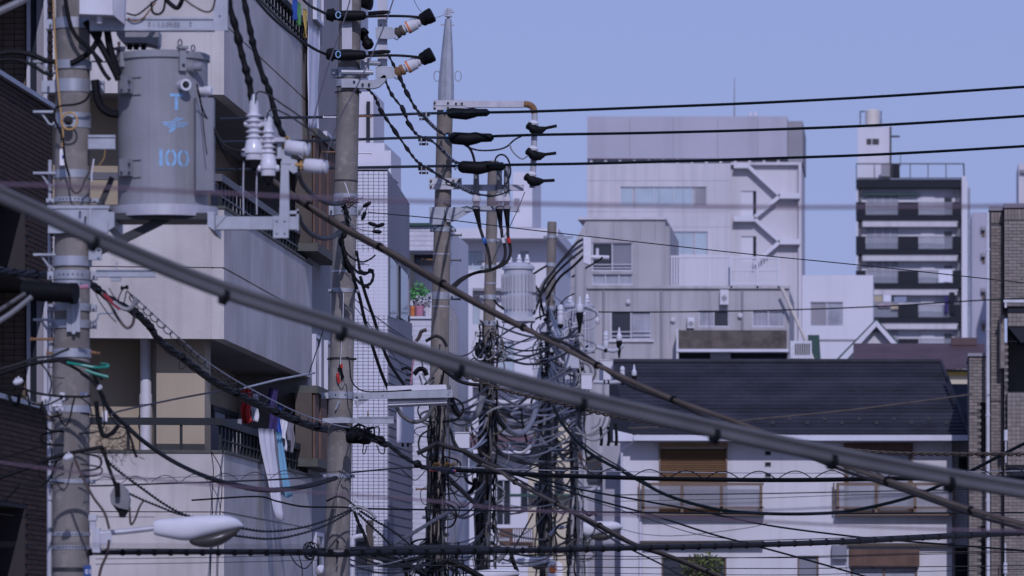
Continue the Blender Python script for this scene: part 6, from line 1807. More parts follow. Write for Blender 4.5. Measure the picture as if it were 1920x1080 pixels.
# cables round the first pole head
for pts, w, m_, lb in (
        ([(187, 42), (186, 66), (176, 88), (160, 104), (140, 116), (132, 118)], 11, 'black_cable', 'thick dark cable curving from the pale box onto the transformer pole'),
        ([(120, -20), (126, 20), (134, 52), (146, 72), (160, 84), (172, 96), (190, 116)], 8, 'black_cable', 'black cable slanting across the transformer pole head'),
        ([(160, 40), (180, 70), (196, 98), (212, 128), (222, 150)], 13, 'black_rubber', 'thick black cable slanting towards the transformer lid'),
        ([(200, 50), (206, 88), (214, 116), (222, 140)], 14, 'black_rubber', 'thick black cable hanging left of the transformer lid'),
        ([(172, 92), (184, 116), (196, 138), (206, 150)], 8, 'black_cable', 'black cable crossing the gap beside the transformer'),
        ([(178, 150), (182, 180), (190, 200), (206, 212), (222, 214)], 16, 'black_rubber', 'broad black cable bend between pole and transformer'),
        ([(172, 115), (190, 116), (212, 115)], 3, 'black_cable', 'short straight black wire from the pole to the transformer lid'),
        ([(0, 100), (30, 98), (60, 103), (84, 113), (104, 116)], 10, 'black_rubber', 'thick black cable arching from the tiled wall to the pole, outer'),
        ([(-10, 113), (30, 112), (60, 122), (82, 136), (100, 142)], 7, 'black_cable', 'black cable arching from the tiled wall to the pole, inner'),
        ([(100, -20), (102, 50), (105, 110), (108, 150), (113, 200), (118, 240), (117, 276)], 3.6, 'yellow_tape', 'thin ochre cord running down the transformer pole'),
        ([(172, 170), (160, 188), (140, 196), (118, 198), (104, 204), (102, 222), (110, 240), (118, 262), (122, 300), (130, 330)], 4.5, 'black_cable', 'black wire winding round the transformer pole'),
        ([(130, 330), (133, 352), (142, 362), (152, 356), (158, 340), (168, 320), (172, 300)], 4, 'umber_cable', 'dark loop of wire hanging on the transformer pole'),
        ([(176, 298), (172, 325), (172, 340)], 3, 'white_plastic', 'short white cord beside the transformer pole'),
        ([(186, 310), (195, 296), (197, 280)], 1.6, 'yellow_tape', 'thin ochre wire behind the channel at the transformer'),
        ([(237, 25), (256, 28), (276, 14), (290, 2), (310, -10)], 3.5, 'black_cable', 'black wire looping above the top crossarm, first'),
        ([(284, 4), (286, 22), (296, 27), (306, 20), (310, 2)], 4.5, 'black_cable', 'black loop hanging over the top crossarm'),
        ([(330, -20), (348, 0), (364, 12), (385, 22), (398, 18), (404, -4)], 4.0, 'umber_cable', 'dark red wire sagging under the frame top by the drop leg'),
        ([(300, -14), (320, 8), (334, 14), (345, -8)], 9, 'black_rubber', 'thick black cable end dipping from the frame top'),
        ([(240, 34), (252, 40), (268, 34), (280, 20), (292, 4)], 3.0, 'rust', 'rusty brown wire looping above the top crossarm'),
        ([(370, 168), (378, 205), (384, 260), (388, 290)], 2.2, 'black_cable', 'thin wire lying along the transformer cable box')):
    wire(lb, pts, 36.75 if w < 9 else 36.85, w, m_, group='cables at the head of the transformer pole', name='cable' if w > 6 else 'wire')
t = thing('coil_insulator', P(130, 240, 36.7), 'small grey fitting wrapped with ochre cord on the transformer pole', 'fitting')
q = MB(); q.lathe(P(129, 227, 36.78), V((0, -1, 0)), [(0, 8 * u1), (.05, 9 * u1), (.055, 4 * u1), (.07, 4 * u1), (.071, .001)], 14); q.build('body', 'dim_cable', t)
q = MB(); q.tube([P(130 + 15 * math.cos(a * .45), 227 + 16 * math.sin(a * .45), 36.74) for a in range(15)], 2.0 * u1, 6); q.build('cord', 'yellow_tape', t)
t = thing('cable_marker', P(117, 312, 36.75), 'white tag hanging on the cord of the transformer pole', 'tag')
q = MB(); q.pbox(112, 279, 121, 310, 36.76, .006); q.build('plate', 'sign_white', t); q = MB(); q.pbox(116, 291, 119, 297, 36.755, .004); q.build('print', 'sign_blue', t)

# main black lashed cable: pole one to pole two and on
mc = [(-40, 500), (0, 507), (60, 514), (120, 518), (165, 530), (200, 556), (228, 573), (250, 582), (275, 604), (302, 640), (340, 668), (400, 712), (480, 754), (560, 788), (610, 802), (650, 808), (690, 816), (724, 830), (760, 858), (800, 876), (850, 881)]
t = thing('lashed_cable', P(400, 712, 45), 'heavy black lashed cable with coiled hanger wire sagging from first to second pole', 'cable')
c = crom(path(mc, (36.4, 78)), 9)
for ph_, rr_, pt_ in ((0, .017, 62), (2.1, .015, 62), (4.2, .014, 62), (1.0, .006, 31)):
    q = MB(); helix(q, c, .017 if rr_ > .01 else .029, pt_, rr_, 7, 12, ph_); q.build('cable', 'black_rubber' if rr_ > .01 else 'dim_cable', t)
for p, d in along_px(c, 41):
    k = p.y / F; q = MB(); q.lathe(p - d * 5 * k, d, [(0, 5.5 * k), (2 * k, 8.2 * k), (5 * k, 7.2 * k), (8 * k, 8 * k), (10 * k, 5.5 * k)], 9)
    if rnd.random() < .6: q.build('binding', 'black_cable', t)
q = MB(); strand(q, [(p[0], p[1] + (6 if p[0] > 230 else 2)) for p in mc[:-3]], (36.4, 70), 8, lump=.2, lumpn=1.1); q.build('cable', 'black_cable', t)
ms = [(240, 548), (256, 560), (290, 592), (330, 628), (380, 672), (440, 712), (510, 750), (570, 778), (630, 797), (664, 803)]
q = MB(); cm_ = strand(q, ms, (37, 55), 2.2); q.build('messenger_wire', 'pale_steel', t)
q = MB(); mid = [(p[0] + 2, p[1] + 8) for p in ms]; cmid = crom(path(mid, (37, 55)), 8); helix(q, cmid, .022, 17, .0045, per=12); q.build('hanger_wire', 'dim_cable', t)
q = MB(); q.tube(crom([P(190, 548, 36.4), P(206, 570, 36.4), P(222, 598, 36.4), P(238, 615, 36.4), (P(250, 605, 36.4)), P(252, 575, 36.4)], 5), 2.8 * u1, 7); q.build('loop', 'umber_cable', t)
q = MB(); q.tube(crom([P(196, 553, 36.35), P(210, 566, 36.3), P(225, 580, 36.3)], 4), 3.6 * u1, 6); q.build('loop', 'red_wire', t)
q = MB(); q.tube(crom([P(212, 566, 36.3), P(226, 576, 36.3), P(240, 580, 36.3), P(252, 570, 36.3), P(254, 558, 36.3)], 4), 4.2 * u1, 7); q.build('loop', 'paint_blue' if False else 'light_cable', t)
q = MB(); q.tube([P(150, 539, 36.3), P(166, 537, 36.3)], 4 * u1, 8); q.build('tape', 'cloth_pink', t)
q = MB(); q.lathe(P(226, 541, 36.4), V((1, 0, .2)), [(0, 3 * u1), (3 * u1, 5 * u1), (6 * u1, 2.5 * u1), (9 * u1, 2.5 * u1), (12 * u1, 5 * u1), (15 * u1, 3 * u1)], 10); q.tube(crom([P(228, 545, 36.4), P(222, 562, 36.4), P(228, 576, 36.4), P(234, 562, 36.4), P(238, 546, 36.4), P(250, 560, 36.4), P(258, 575, 36.4)], 5), 1.2 * u1, 5); q.build('wire_clip', 'black_rubber', t)
q = MB()
for s_ in ([(176, 540), (186, 564), (204, 590), (218, 604)], [(204, 540), (214, 556), (226, 568)], [(338, 672), (336, 690), (344, 690), (356, 676)]): q.tube(crom([P(x, y, 36.5 if x < 300 else 41) for x, y in s_], 4), 1.0 * u1, 5)
q.build('loose_wire', 'dim_cable', t)
t = thing('cable_knot', P(680, 826, 54.3), 'black ribbed cable joint bundled at the second pole', 'cable joint')
q = MB(); q.lathe(P(648, 818, 54.5), V((1, 0, -.05)), [(0, 4 * u2), (2 * u2, 11 * u2), (6 * u2, 13 * u2), (18 * u2, 13 * u2), (22 * u2, 12 * u2), (36 * u2, 14 * u2), (46 * u2, 12 * u2), (50 * u2, 4 * u2)], 14)
for i in range(7): q.lathe(P(662 + i * 3, 818, 54.48), V((1, 0, -.05)), [(0, 13 * u2), (.5 * u2, 14.2 * u2), (1.5 * u2, 14.2 * u2), (2 * u2, 13 * u2)], 14)
q.build('body', 'black_rubber', t)
q = MB()
for i in range(16):
    a = P(rnd.uniform(640, 700), rnd.uniform(800, 815), 54.3 - rnd.random() * .2); b = P(rnd.uniform(660, 720), rnd.uniform(805, 830), 54.2)
    q.tube(crom([a, a.lerp(b, .5) + V((rnd.uniform(-.05, .05), rnd.uniform(-.1, .05), rnd.uniform(-.02, .09))), b], 5), 1.5 * u2, 5)
for s_ in ([(682, 832), (680, 848), (684, 850), (688, 836)], [(706, 834), (712, 848), (720, 850), (722, 836)]): q.tube(crom([P(x, y, 54.3) for x, y in s_], 4), 1.0 * u2, 5)
q.build('wire_tail', 'black_cable', t)

# black cable level at row 895 with scalloped hanger wire
t = thing('hung_cable', P(1300, 893, 74), 'black cable level in front of the white house with scalloped hanger wire above', 'cable')
pts = [(790, 876), (850, 881), (920, 885), (1000, 890), (1150, 895), (1300, 899), (1500, 900), (1700, 897), (1990, 895)]
q = MB(); cc = strand(q, pts, (78, 70), 8.5, n=8); q.build('cable', 'black_rubber', t)
q = MB(); strand(q, [(850, 874), (960, 880), (1150, 884), (1440, 887), (1700, 886), (1990, 882)], (78, 70), 1.8); q.build('messenger_wire', 'pale_steel', t)


def scallops(par, pts, Y, every, h, w, m='black_cable'):
    c = crom(path(pts, Y), 12)
    al = along_px(c, every); q = MB()
    for (p, t_), (p2, _) in zip(al, al[1:]):
        e = p.lerp(p2, .88)
        k = p.y / F
        q.tube([p.lerp(e, i / 8) + Z * h * k * math.sin(math.pi * i / 8) for i in range(9)], w / 2 * k, 4)
    q.build('hanger_wire', m, par)


scallops(t, [(985, 886), (1150, 891), (1300, 896), (1500, 896), (1700, 893), (1990, 890)], (76, 70), 68, 13, 2.0)
for x0, x1, m_ in ((805, 818, 'red_wire'), (818, 852, 'cloth_purple'), (852, 880, 'red_wire')):
    q = MB(); q.tube([P(x0, 881 + (x0 - 805) * .03, 77.5), P(x1, 881 + (x1 - 805) * .03, 77.5)], 2.8 * u3, 7); q.build('tape', m_, t)
q = MB()
for i in range(12):
    x = rnd.uniform(808, 850); q.tube([P(x, 874, 77.6), P(x + 3, 869 - rnd.random() * 3, 77.5), P(x + 7, 873, 77.6)], 1.3 * u3, 5)
q.build('tape', 'yellow_tape', t)
t = thing('hung_cable', P(400, 905, 46), 'thin black cable with scalloped hanger wire across the lowest balcony', 'cable')
q = MB(); strand(q, [(100, 906), (172, 911), (300, 907), (420, 903), (520, 899), (612, 892), (660, 886), (700, 882), (760, 877), (800, 876)], (37, 78), 3.4); q.build('cable', 'black_cable', t)
q = MB(); strand(q, [(172, 900), (400, 893), (560, 888), (640, 884)], (37, 55), 1.2); q.build('messenger_wire', 'dim_cable', t)
scallops(t, [(172, 908), (300, 904), (420, 900), (520, 896), (612, 889)], (37, 54), 56, 13, 1.6)

# thick low cable and companions
t = thing('hung_cable', P(1200, 1026, 68), 'thickest black cable level along the bottom of the photo', 'cable')
q = MB(); strand(q, [(170, 1036), (400, 1035), (560, 1036), (628, 1040), (700, 1037), (820, 1036), (960, 1033), (1200, 1027), (1440, 1021), (1600, 1015), (1750, 1007), (1990, 996)], (37, 64), 10.5, n=9); q.build('cable', 'black_rubber', t)
q = MB(); strand(q, [(560, 1034), (640, 1030), (760, 1028), (850, 1026), (960, 1031)], (53, 76), 9); q.build('cable', 'black_rubber', t)
q = MB(); strand(q, [(170, 1029), (560, 1030), (960, 1026), (1440, 1013), (1700, 1004), (1990, 988)], (37.1, 64.2), 1.6); q.build('messenger_wire', 'dim_cable', t)
ca_ = crom(path([(170, 1036), (560, 1036), (960, 1033), (1440, 1021), (1750, 1007), (1990, 996)], (36.95, 64)), 10); q = MB()
for p, d in along_px(ca_, 30):
    k = p.y / F; q.cyl(p - d * 2 * k, p + d * 2 * k, 6.4 * k, n=8)
q.build('clip', 'black_cable', t)
wire('dark wire level from the second pole across the house balconies', [(360, 938), (480, 931), (520, 940), (570, 950), (640, 951), (700, 954), (960, 958), (1200, 961), (1440, 963), (1990, 961)], (52, 70), 3.4, 'black_cable')
wire('grey green wire level above the balcony rails of the white house', [(1150, 928), (1400, 926), (1600, 922), (1990, 914)], 100, 2.2, 'green_black_cable')
wire('faint thin wire under the grey green wire of the house', [(1150, 940), (1400, 935), (1600, 928), (1990, 918)], 101, 1.2, 'dim_cable')
for i, (y0, y1, y2, w) in enumerate(((1040, 1046, 1034, 1.6), (1062, 1066, 1060, 1.8), (1072, 1078, 1066, 1.2), (1050, 1045, 1030, 1.6))):
    wire(('upper thin', 'lower', 'lowest faint', 'twisted middle')[i] + ' wire level below the thick low cable', [(680, y0 - 4), (960, y0), (1440, y1), (1700, (y1 + y2) / 2), (1990, y2)], 72 + i, w, 'black_cable' if i % 2 == 0 else 'dim_cable', group='thin wires at the bottom edge')
for i, y in enumerate((1048, 1058)):
    wire('thin wire ' + ('upper' if i == 0 else 'lower') + ' of two below the thick cable near the street lamp', [(180, y), (400, y - 3), (600, y - 8)], (37.2, 54), 1.4, 'dim_cable', group='thin wires at the bottom edge')
wire('thin level wire at lamp height over the lowest balcony', [(182, 969), (290, 969.5)], 38, 1.3, 'dim_cable', group='thin wires at the bottom edge')

# bundle from the first pole to the second at mid height
t = thing('service_cable', P(330, 868, 44), 'black service cable hanging from the first pole to the second with a spiral grip', 'cable', G_DROP)
pts = [(176, 700), (190, 738), (205, 768), (232, 794), (270, 828), (330, 868), (400, 898), (480, 917), (540, 917), (590, 908), (630, 896)]
q = MB(); c = strand(q, pts, (36.6, 54.4), 8.5, n=8); q.build('cable', 'black_cable', t)
q = MB(); helix(q, c[-26:], .022, 5, .006); q.build('spiral_grip', 'dim_cable', t)
q = MB(); strand(q, [(190, 745), (214, 790), (250, 812), (300, 850), (352, 882), (420, 910)], (36.5, 46), 3); q.build('wire', 'black_cable', t)
wire('grey green steel rope rising to the right across the lowest column', [(205, 778), (228, 770), (320, 750), (384, 738), (432, 730)], (36.9, 60), 3.6, 'dim_cable')

# twisted drops
def twisted(label, pts, Y, w, pitch=13, group='twisted drop wires', m='black_cable'):
    c = crom(path(pts, Y), 10); q = MB(); k = c[len(c) // 2].y / F
    helix(q, c, w * .42 * k, pitch, w * .36 * k, 5, 8); helix(q, c, w * .42 * k, pitch, w * .36 * k, 5, 8, math.pi)
    return q.build('twisted_wire', m, None, label=label, cat='wire', group=group)


twisted('twisted drop wire hanging from the first pole behind the street lamp', [(186, 836), (206, 868), (232, 890), (270, 918), (310, 946), (350, 966), (420, 985)], (37, 44), 4.0)
twisted('second twisted drop wire ending above the street lamp', [(242, 925), (270, 938), (300, 950), (330, 962), (356, 968)], (38, 42), 3.4)
twisted('twisted wire from behind the street lamp up to the second pole, upper', [(440, 988), (500, 996), (560, 990), (610, 976), (660, 954)], (44, 54.5), 3.6)
twisted('twisted wire from behind the street lamp up to the second pole, lower', [(440, 1004), (500, 1010), (550, 1004), (610, 985), (662, 956)], (44, 54.5), 3.6)
twisted('twisted wire falling from the second pole towards the third, upper', [(676, 958), (704, 976), (735, 994), (770, 1022), (790, 1040)], (54.5, 70), 3.4, 11)
twisted('twisted wire falling from the second pole towards the third, lower', [(672, 962), (694, 984), (716, 1004), (736, 1026), (760, 1052), (800, 1078)], (54.5, 70), 3.4, 11)
twisted('brown twisted cable slanting in front of the slate roof', [(826, 688), (900, 716), (960, 736), (1050, 756), (1120, 774), (1200, 790), (1290, 806), (1400, 822), (1520, 836), (1640, 848), (1740, 851), (1990, 852)], (74, 66), 5.5, 30, m='brown_cable')
wire('thick black cable drooping from the third pole to the brown twisted cable', [(826, 688), (840, 700), (860, 714), (880, 720), (900, 722)], 75, 7, 'black_cable')
# drooping cables to the right of the middle poles
wire('thick dark cable swagging over both house balconies up to the brick wall', [(1038, 762), (1052, 790), (1075, 820), (1110, 852), (1160, 880), (1200, 902), (1260, 932), (1350, 956), (1440, 963), (1530, 963), (1600, 957), (1700, 934), (1790, 898), (1880, 852), (1960, 812)], (98, 90), 6.5, 'green_black_cable', name='cable')
wire('thin companion of the thick swagging cable', [(1052, 776), (1075, 812), (1110, 844), (1160, 874), (1185, 890), (1220, 909)], (99, 96), 3, 'dim_cable')
tied('brown bundle falling from the middle poles to the bottom edge', [(x, 5.5, 0) for x in (966, 1044, 1124, 1330)],
     [([(905, 872), (940, 886), (966, 904), (1045, 945), (1125, 985), (1190, 1020), (1250, 1040), (1340, 1076), (1390, 1100)], (76, 68), 7, 'brown_cable', (0, 0, 0)), ([(905, 870), (935, 880), (975, 899), (1010, 920), (1060, 952), (1125, 988), (1190, 1022), (1250, 1042), (1340, 1079), (1390, 1103)], (76, 68), 4, 'dim_cable', (0, 2, -2))], tw=2)
wire('thin wire leaving the brown bundle towards the lower window', [(1060, 955), (1110, 985), (1160, 1018), (1240, 1058), (1290, 1086)], (74, 68), 3.4, 'dim_cable')
wire('dark wire falling from the middle poles to the brick wall bottom, upper', [(960, 886), (1010, 897), (1090, 918), (1200, 938), (1310, 958), (1440, 985), (1600, 1006), (1700, 1015), (1990, 1038)], (78, 70), 3.6, 'green_black_cable')
wire('dark wire falling from the middle poles to the bottom edge, lower', [(960, 888), (1040, 913), (1120, 938), (1220, 965), (1330, 1000), (1400, 1019), (1500, 1046), (1640, 1086)], (78, 70), 3.6, 'green_black_cable')
wire('thin wire falling beside the lower dark wire', [(1100, 936), (1200, 968), (1300, 1000), (1380, 1012)], (79, 74), 1.5, 'dim_cable')
wire('slack thin wire looping across the white house wall', [(1165, 992), (1210, 1002), (1280, 1004), (1400, 990), (1440, 980)], 110, 1.3, 'dim_cable')
wire('slanted dark stay falling from the fourth pole to the bottom edge', [(1000, 962), (985, 990), (964, 1028), (955, 1050)], 96, 3.5, 'dim_cable')

# leads from the left into the first pole
for pts, Y, w, m_, lb in (
        ([(-30, 712), (20, 694), (60, 682), (100, 676), (130, 676), (165, 684), (190, 704)], 36.3, 8, 'black_cable', 'thick black cable from the left edge over the green sleeves'),
        ([(-30, 700), (30, 684), (64, 672), (96, 668), (114, 660), (130, 654)], 36.4, 5, 'dim_cable', 'grey wire from the left edge curving up to the pole band'),
        ([(-30, 724), (30, 724), (60, 735), (100, 742), (150, 744), (170, 742)], 36.3, 5, 'black_cable', 'black wire from the left edge to the pole connectors'),
        ([(-30, 866), (20, 854), (60, 842), (96, 832)], 36.6, 3.6, 'black_cable', 'upper black wire from the left edge passing behind the conduit'),
        ([(-30, 904), (20, 889), (60, 874), (100, 858), (150, 846), (194, 838)], 36.3, 7.5, 'black_cable', 'thick black wire from the left edge rising to the pole'),
        ([(-30, 950), (6, 938), (30, 918), (38, 907), (60, 912), (80, 910), (94, 896), (104, 870), (108, 862)], 36.3, 4.2, 'black_cable', 'dark wire dipping from the left edge up to the white fitting'),
        ([(-30, 960), (40, 969), (98, 976)], 40.5, 2.4, 'black_cable', 'thin wire along the tiled wall low at the left edge'),
        ([(20, 730), (18, 745), (25, 757), (34, 756), (36, 735)], 36.3, 7, 'black_rubber', 'black loop hanging under the white connector'),
        ([(13, 732), (12, 755), (17, 770), (26, 764)], 36.25, 1.8, 'black_cable', 'thin loop hanging under the white connector'),
        ([(50, 734), (54, 750), (58, 768), (68, 774), (76, 766), (80, 752)], 36.3, 4.5, 'black_cable', 'black loop left of the pole connectors'),
        ([(106, 770), (114, 788), (122, 798), (130, 788), (136, 760), (140, 745)], 36.25, 3.5, 'black_cable', 'black loop hanging in front of the pole connectors'),
        ([(136, 850), (150, 884), (164, 912), (176, 934), (196, 962), (205, 992)], 36.3, 5, 'umber_cable', 'dark red cable slanting down across the pole to the lamp arm'),
        ([(205, 1012), (200, 1040), (190, 1064), (184, 1090)], 36.6, 5.5, 'umber_cable', 'dark red cable below the lamp arm'),
        ([(194, 838), (200, 864), (210, 892), (220, 918)], 36.4, 7, 'black_rubber', 'thick black cable holding up the grey junction'),
        ([(243, 950), (245, 982), (252, 976), (262, 950), (270, 938)], 38, 4, 'umber_cable', 'dark v shaped cable below the grey junction'),
        ([(110, 676), (140, 690), (160, 704), (182, 724), (196, 745)], 36.25, 6, 'black_cable', 'black cable slanting off the pole to the white connectors'),
        ([(140, 682), (166, 690), (178, 698), (192, 712)], 36.3, 4, 'black_cable', 'thin black cable under the green sleeves'),
        ([(180, 752), (184, 784), (190, 808), (196, 818), (210, 812), (222, 798)], 36.3, 9, 'black_rubber', 'broad black cable sling right of the pole'),
        ([(192, 812), (204, 822), (220, 822), (234, 816), (240, 800)], 36.3, 3, 'black_cable', 'thin black sling right of the pole'),
        ([(236, 800), (246, 824), (252, 846), (256, 858)], 36.3, 5, 'black_rubber', 'black frayed cable tail right of the pole'),
        ([(-20, 4), (20, -14)], 34, 12, 'light_cable', 'pale conduit at the upper corner'),
        ([(-20, 30), (40, 2), (60, -12)], 34, 14, 'light_cable', 'pale grey conduit slanting across the upper corner'),
        ([(-20, 614), (20, 588), (60, 556)], 34, 10, 'light_cable', 'grey stay rod slanting up to the black closure, lower'),
        ([(-20, 594), (14, 572), (48, 550)], 34, 8, 'grey_cable', 'grey stay rod slanting up to the black closure, upper')):
    wire(lb, pts, Y, w, m_, group='cables around the transformer pole', name='cable' if w > 5 else 'wire')
t = thing('pipe_sleeve', P(180, 690, 36.2), 'bright green cable sleeves on the black cables at the transformer pole', 'cable sleeve')
q = MB(); q.tube(crom([P(126, 680, 36.25), P(150, 684, 36.2), P(180, 689, 36.2), P(200, 688, 36.15), P(202, 684, 36.2), P(190, 682, 36.3)], 5), 2.6 * u1, 8); q.build('sleeve', 'green_sleeve', t)
q = MB(); q.tube(crom([P(160, 694, 36.2), P(180, 701, 36.2), P(203, 707, 36.2)], 5), 2.8 * u1, 8); q.build('sleeve', 'green_sleeve', t)
t = thing('connector_block', P(110, 765, 36.4), 'cluster of white and beige connectors bolted to the transformer pole', 'connector')
for x0, y0, x1, y1, m_ in ((78, 742, 94, 752, 'white_plastic'), (96, 740, 116, 756, 'pale_steel'), (98, 757, 116, 762, 'white_plastic'), (112, 736, 121, 750, 'white_plastic'), (104, 763, 120, 770, 'pale_steel'), (150, 735, 163, 742, 'white_plastic')):
    q = MB(); q.pbox(x0, y0, x1, y1, 36.45, .05); q.cyl(P((x0 + x1) / 2, (y0 + y1) / 2, 36.45), P((x0 + x1) / 2, (y0 + y1) / 2, 36.43), 2 * u1, n=8); q.build('connector', m_, t)
q = MB(); q.tube([P(60, 757, 36.6), P(76, 757, 36.6), P(92, 786, 36.6), P(102, 788, 36.65)], 3 * u1, 7); q.build('bracket', 'brown_cable', t)
for (x, y, r_, lb) in ((34, 716, 9, 'white plastic connector on the black cable by the tiled wall'), (187, 727, 5, 'small white connector on the cable right of the pole'), (128, 858, 9, 'white plastic fitting low on the transformer pole')):
    t = thing('cable_connector', P(x, y + r_, 36.1), lb, 'connector', 'white plastic connectors')
    q = MB()
    q.lathe(P(x - r_, y + 2, 36.1), V((1, 0, .25)), [(0, r_ * .3 * u1), (r_ * .4 * u1, r_ * .6 * u1), (r_ * 1.4 * u1, r_ * .6 * u1), (r_ * 2 * u1, r_ * .3 * u1)], 9)
    for i in range(3): q.obox(P(x - r_ * .6 + i * r_ * .5, y - 1, 36.08), V((r_ * .3 * u1, 0, 0)), V((0, .04, 0)), Z * r_ * (.7 + .3 * (i == 1)) * u1)
    q.build('body', 'white_plastic', t)
t = thing('junction_box', P(226, 968, 37.6), 'grey cable junction with black underside hanging beside the transformer pole', 'junction box')
q = MB(); q.ppoly([(206, 928), (214, 912), (226, 906), (238, 918), (243, 936), (240, 956), (222, 952), (208, 944)], 37.5, .14); q.build('casing', 'light_cable', t)
q = MB(); q.ppoly([(209, 944), (222, 952.3), (240, 956.3), (234, 966), (232, 970), (224, 970), (222, 962)], 37.52, .12); q.cyl(P(220, 905, 37.45), P(221, 932, 37.45), 5 * u1, n=9); q.build('cable_end', 'black_rubber', t)
q = MB(); q.pbox(192, 770, 201, 790, 36.35, .01); q.build('tag', 'sign_white', None, label='blank white tag on the black cable right of the pole', cat='tag')
# dry vine at the pole
t = thing('dry_vine', P(205, 860, 36.6), 'dry brown vine tendrils caught on the transformer pole', 'plant')
q = MB()
for i in range(34):
    x, y = rnd.uniform(176, 250), rnd.uniform(800, 850); pts = [P(x, y, 36.4)]
    for j in range(4):
        x += rnd.uniform(-14, 16); y += rnd.uniform(-4, 14); pts.append(P(x, y, 36.4 + rnd.uniform(-.1, .1)))
    q.tube(crom(pts, 4), .6 * u1, 4)
q.build('tendril', 'wood_shade', t)
q = MB()
for i in range(40):
    p = P(rnd.uniform(178, 205), rnd.uniform(818, 842), 36.35 + rnd.uniform(-.05, .05)); d1 = V((rnd.uniform(-1, 1), rnd.uniform(-1, 1), rnd.uniform(-1, 1))).normalized(); d2 = d1.orthogonal().normalized(); L = .018
    q.add([p, p + d1 * L * .5 + d2 * L * .3, p + d1 * L, p + d1 * L * .5 - d2 * L * .3], [(0, 1, 2, 3)])
q.build('leaf', 'rust', t)
# thin hanging wires on the lowest balcony
for x, lb in ((398, 'thin black wire hanging from the balcony rail corner, first'), (412, 'thin black wire hanging from the balcony rail corner, second')):
    wire(lb, [(396, 846), (x + 2, 880), (x + (4 if x > 400 else 0), 920), (x, 965), (x - 2, 1000), (x - 4, 1090)], 59.5, 1.8, 'black_cable', group='thin wires hanging on the balcony')
# coils and leads on the second pole
t = thing('cable_fan', P(690, 440, 54.3), 'fan of taped black cable ends sticking out of the second pole, upper', 'cable end', 'taped cable ends on the second pole')
q = MB()
for i in range(30):
    a = P(650 + rnd.uniform(-10, 8), 384 + rnd.uniform(-8, 8), 54.6); q.tube(crom([a, a + V((rnd.uniform(-.06, .10), -.05, rnd.uniform(.0, .06))), a + V((rnd.uniform(-.05, .16), -.07, rnd.uniform(-.06, .05)))], 4), .8 * u2, 4)
q.build('binding', 'umber_cable', t)
q = MB(); strand(q, [(644, 386), (650, 400), (653, 418), (648, 436), (640, 452), (646, 476), (650, 500), (662, 512)], 54.3, 9, lump=.25, lumpn=1.1); q.build('stem', 'black_rubber', t)
for pts in ([(654, 400), (660, 411), (668, 410), (672, 400), (684, 386), (694, 380)], [(654, 410), (660, 420), (675, 421), (694, 419), (706, 423)], [(655, 420), (668, 428), (690, 433), (702, 434), (712, 435)], [(690, 384), (684, 400), (678, 414)], [(700, 430), (708, 424), (714, 422)]):
    q = MB(); strand(q, pts, 54.2, 2.0, n=6); q.build('lead', 'light_cable' if len(pts) > 4 else 'black_cable', t)
    a, b = P(*pts[-2], 54.18), P(*pts[-1], 54.18); d = (b - a).normalized(); k = u2
    q = MB(); q.lathe(a - d * 4 * k, d, [(0, 1.4 * k), (3 * k, 3.4 * k), (13 * k, 3.8 * k), (17 * k, 2 * k), (18 * k, .001)], 8); q.build('cap', 'black_rubber', t)
t = thing('cable_fan', P(690, 530, 54.3), 'fan of taped black cable ends sticking out of the second pole, lower', 'cable end', 'taped cable ends on the second pole')
for pts in ([(643, 458), (650, 474), (664, 486), (680, 491), (694, 486), (704, 478)], [(646, 470), (652, 490), (668, 508), (684, 514), (696, 508), (700, 518), (694, 532), (680, 536)], [(648, 486), (660, 512), (676, 532), (692, 540)], [(668, 470), (672, 490), (676, 508), (690, 512)]):
    q = MB(); strand(q, pts, 54.2, 5.2 if pts[0][0] != 643 else 3.2, n=7, lump=.2, lumpn=1.4); q.build('lead', 'black_rubber', t)
q = MB(); q.lathe(P(696, 506, 54.15), V((-.3, 0, -1)), [(-2 * u2, 4 * u2), (0, 6 * u2), (6 * u2, 5 * u2)], 10); q.build('cap', 'black_rubber', t)
wire('pair of black cables falling from the second pole behind the near bundle, first', [(662, 520), (674, 556), (682, 592), (690, 622), (702, 660), (714, 696), (727, 728)], (54.5, 60), 6.5, 'black_cable', name='cable')
wire('pair of black cables falling from the second pole behind the near bundle, second', [(676, 520), (688, 560), (702, 600), (714, 640), (728, 676), (744, 702), (758, 722)], (54.5, 62), 6.5, 'black_cable', name='cable')
wire('black lead curving along the second pole to the tube lamp', [(648, 670), (654, 672), (656, 690), (658, 710), (668, 726), (686, 734), (720, 734), (745, 733), (772, 731)], 54.5, 2.6, 'black_cable')
wire('white thin cord down the second pole', [(644, 545), (643, 600), (640, 650), (638, 684)], 54.6, 1.3, 'white_plastic')
wire('white lead kinking at the ring of the second pole', [(646, 342), (650, 352), (653, 362), (656, 370)], 54.5, 2.2, 'white_plastic')
wire('slack wire from the second pole down past the tiled building', [(664, 560), (700, 590), (740, 620), (780, 645), (830, 676), (880, 706), (900, 716)], (55, 76), 1.8, 'black_cable')
wire('thin slack wire from the second pole behind the near bundle', [(664, 574), (690, 606), (720, 644), (752, 684), (770, 706)], (55, 72), 1.6, 'dim_cable')
wire('thin stay from balcony end up to the second pole', [(580, 698), (596, 650), (608, 612), (616, 590)], (64, 56), 2.0, 'dim_cable')
wire('thick black conduit slanting up to the third pole', [(735, 1021), (760, 1008), (790, 990), (820, 972), (850, 955), (872, 940)], (74, 82), 7, 'grey_cable', name='cable')
t = thing('cable_grip', P(690, 975, 54.3), 'frayed green grey cable grip on the second pole above the low cable', 'cable grip')
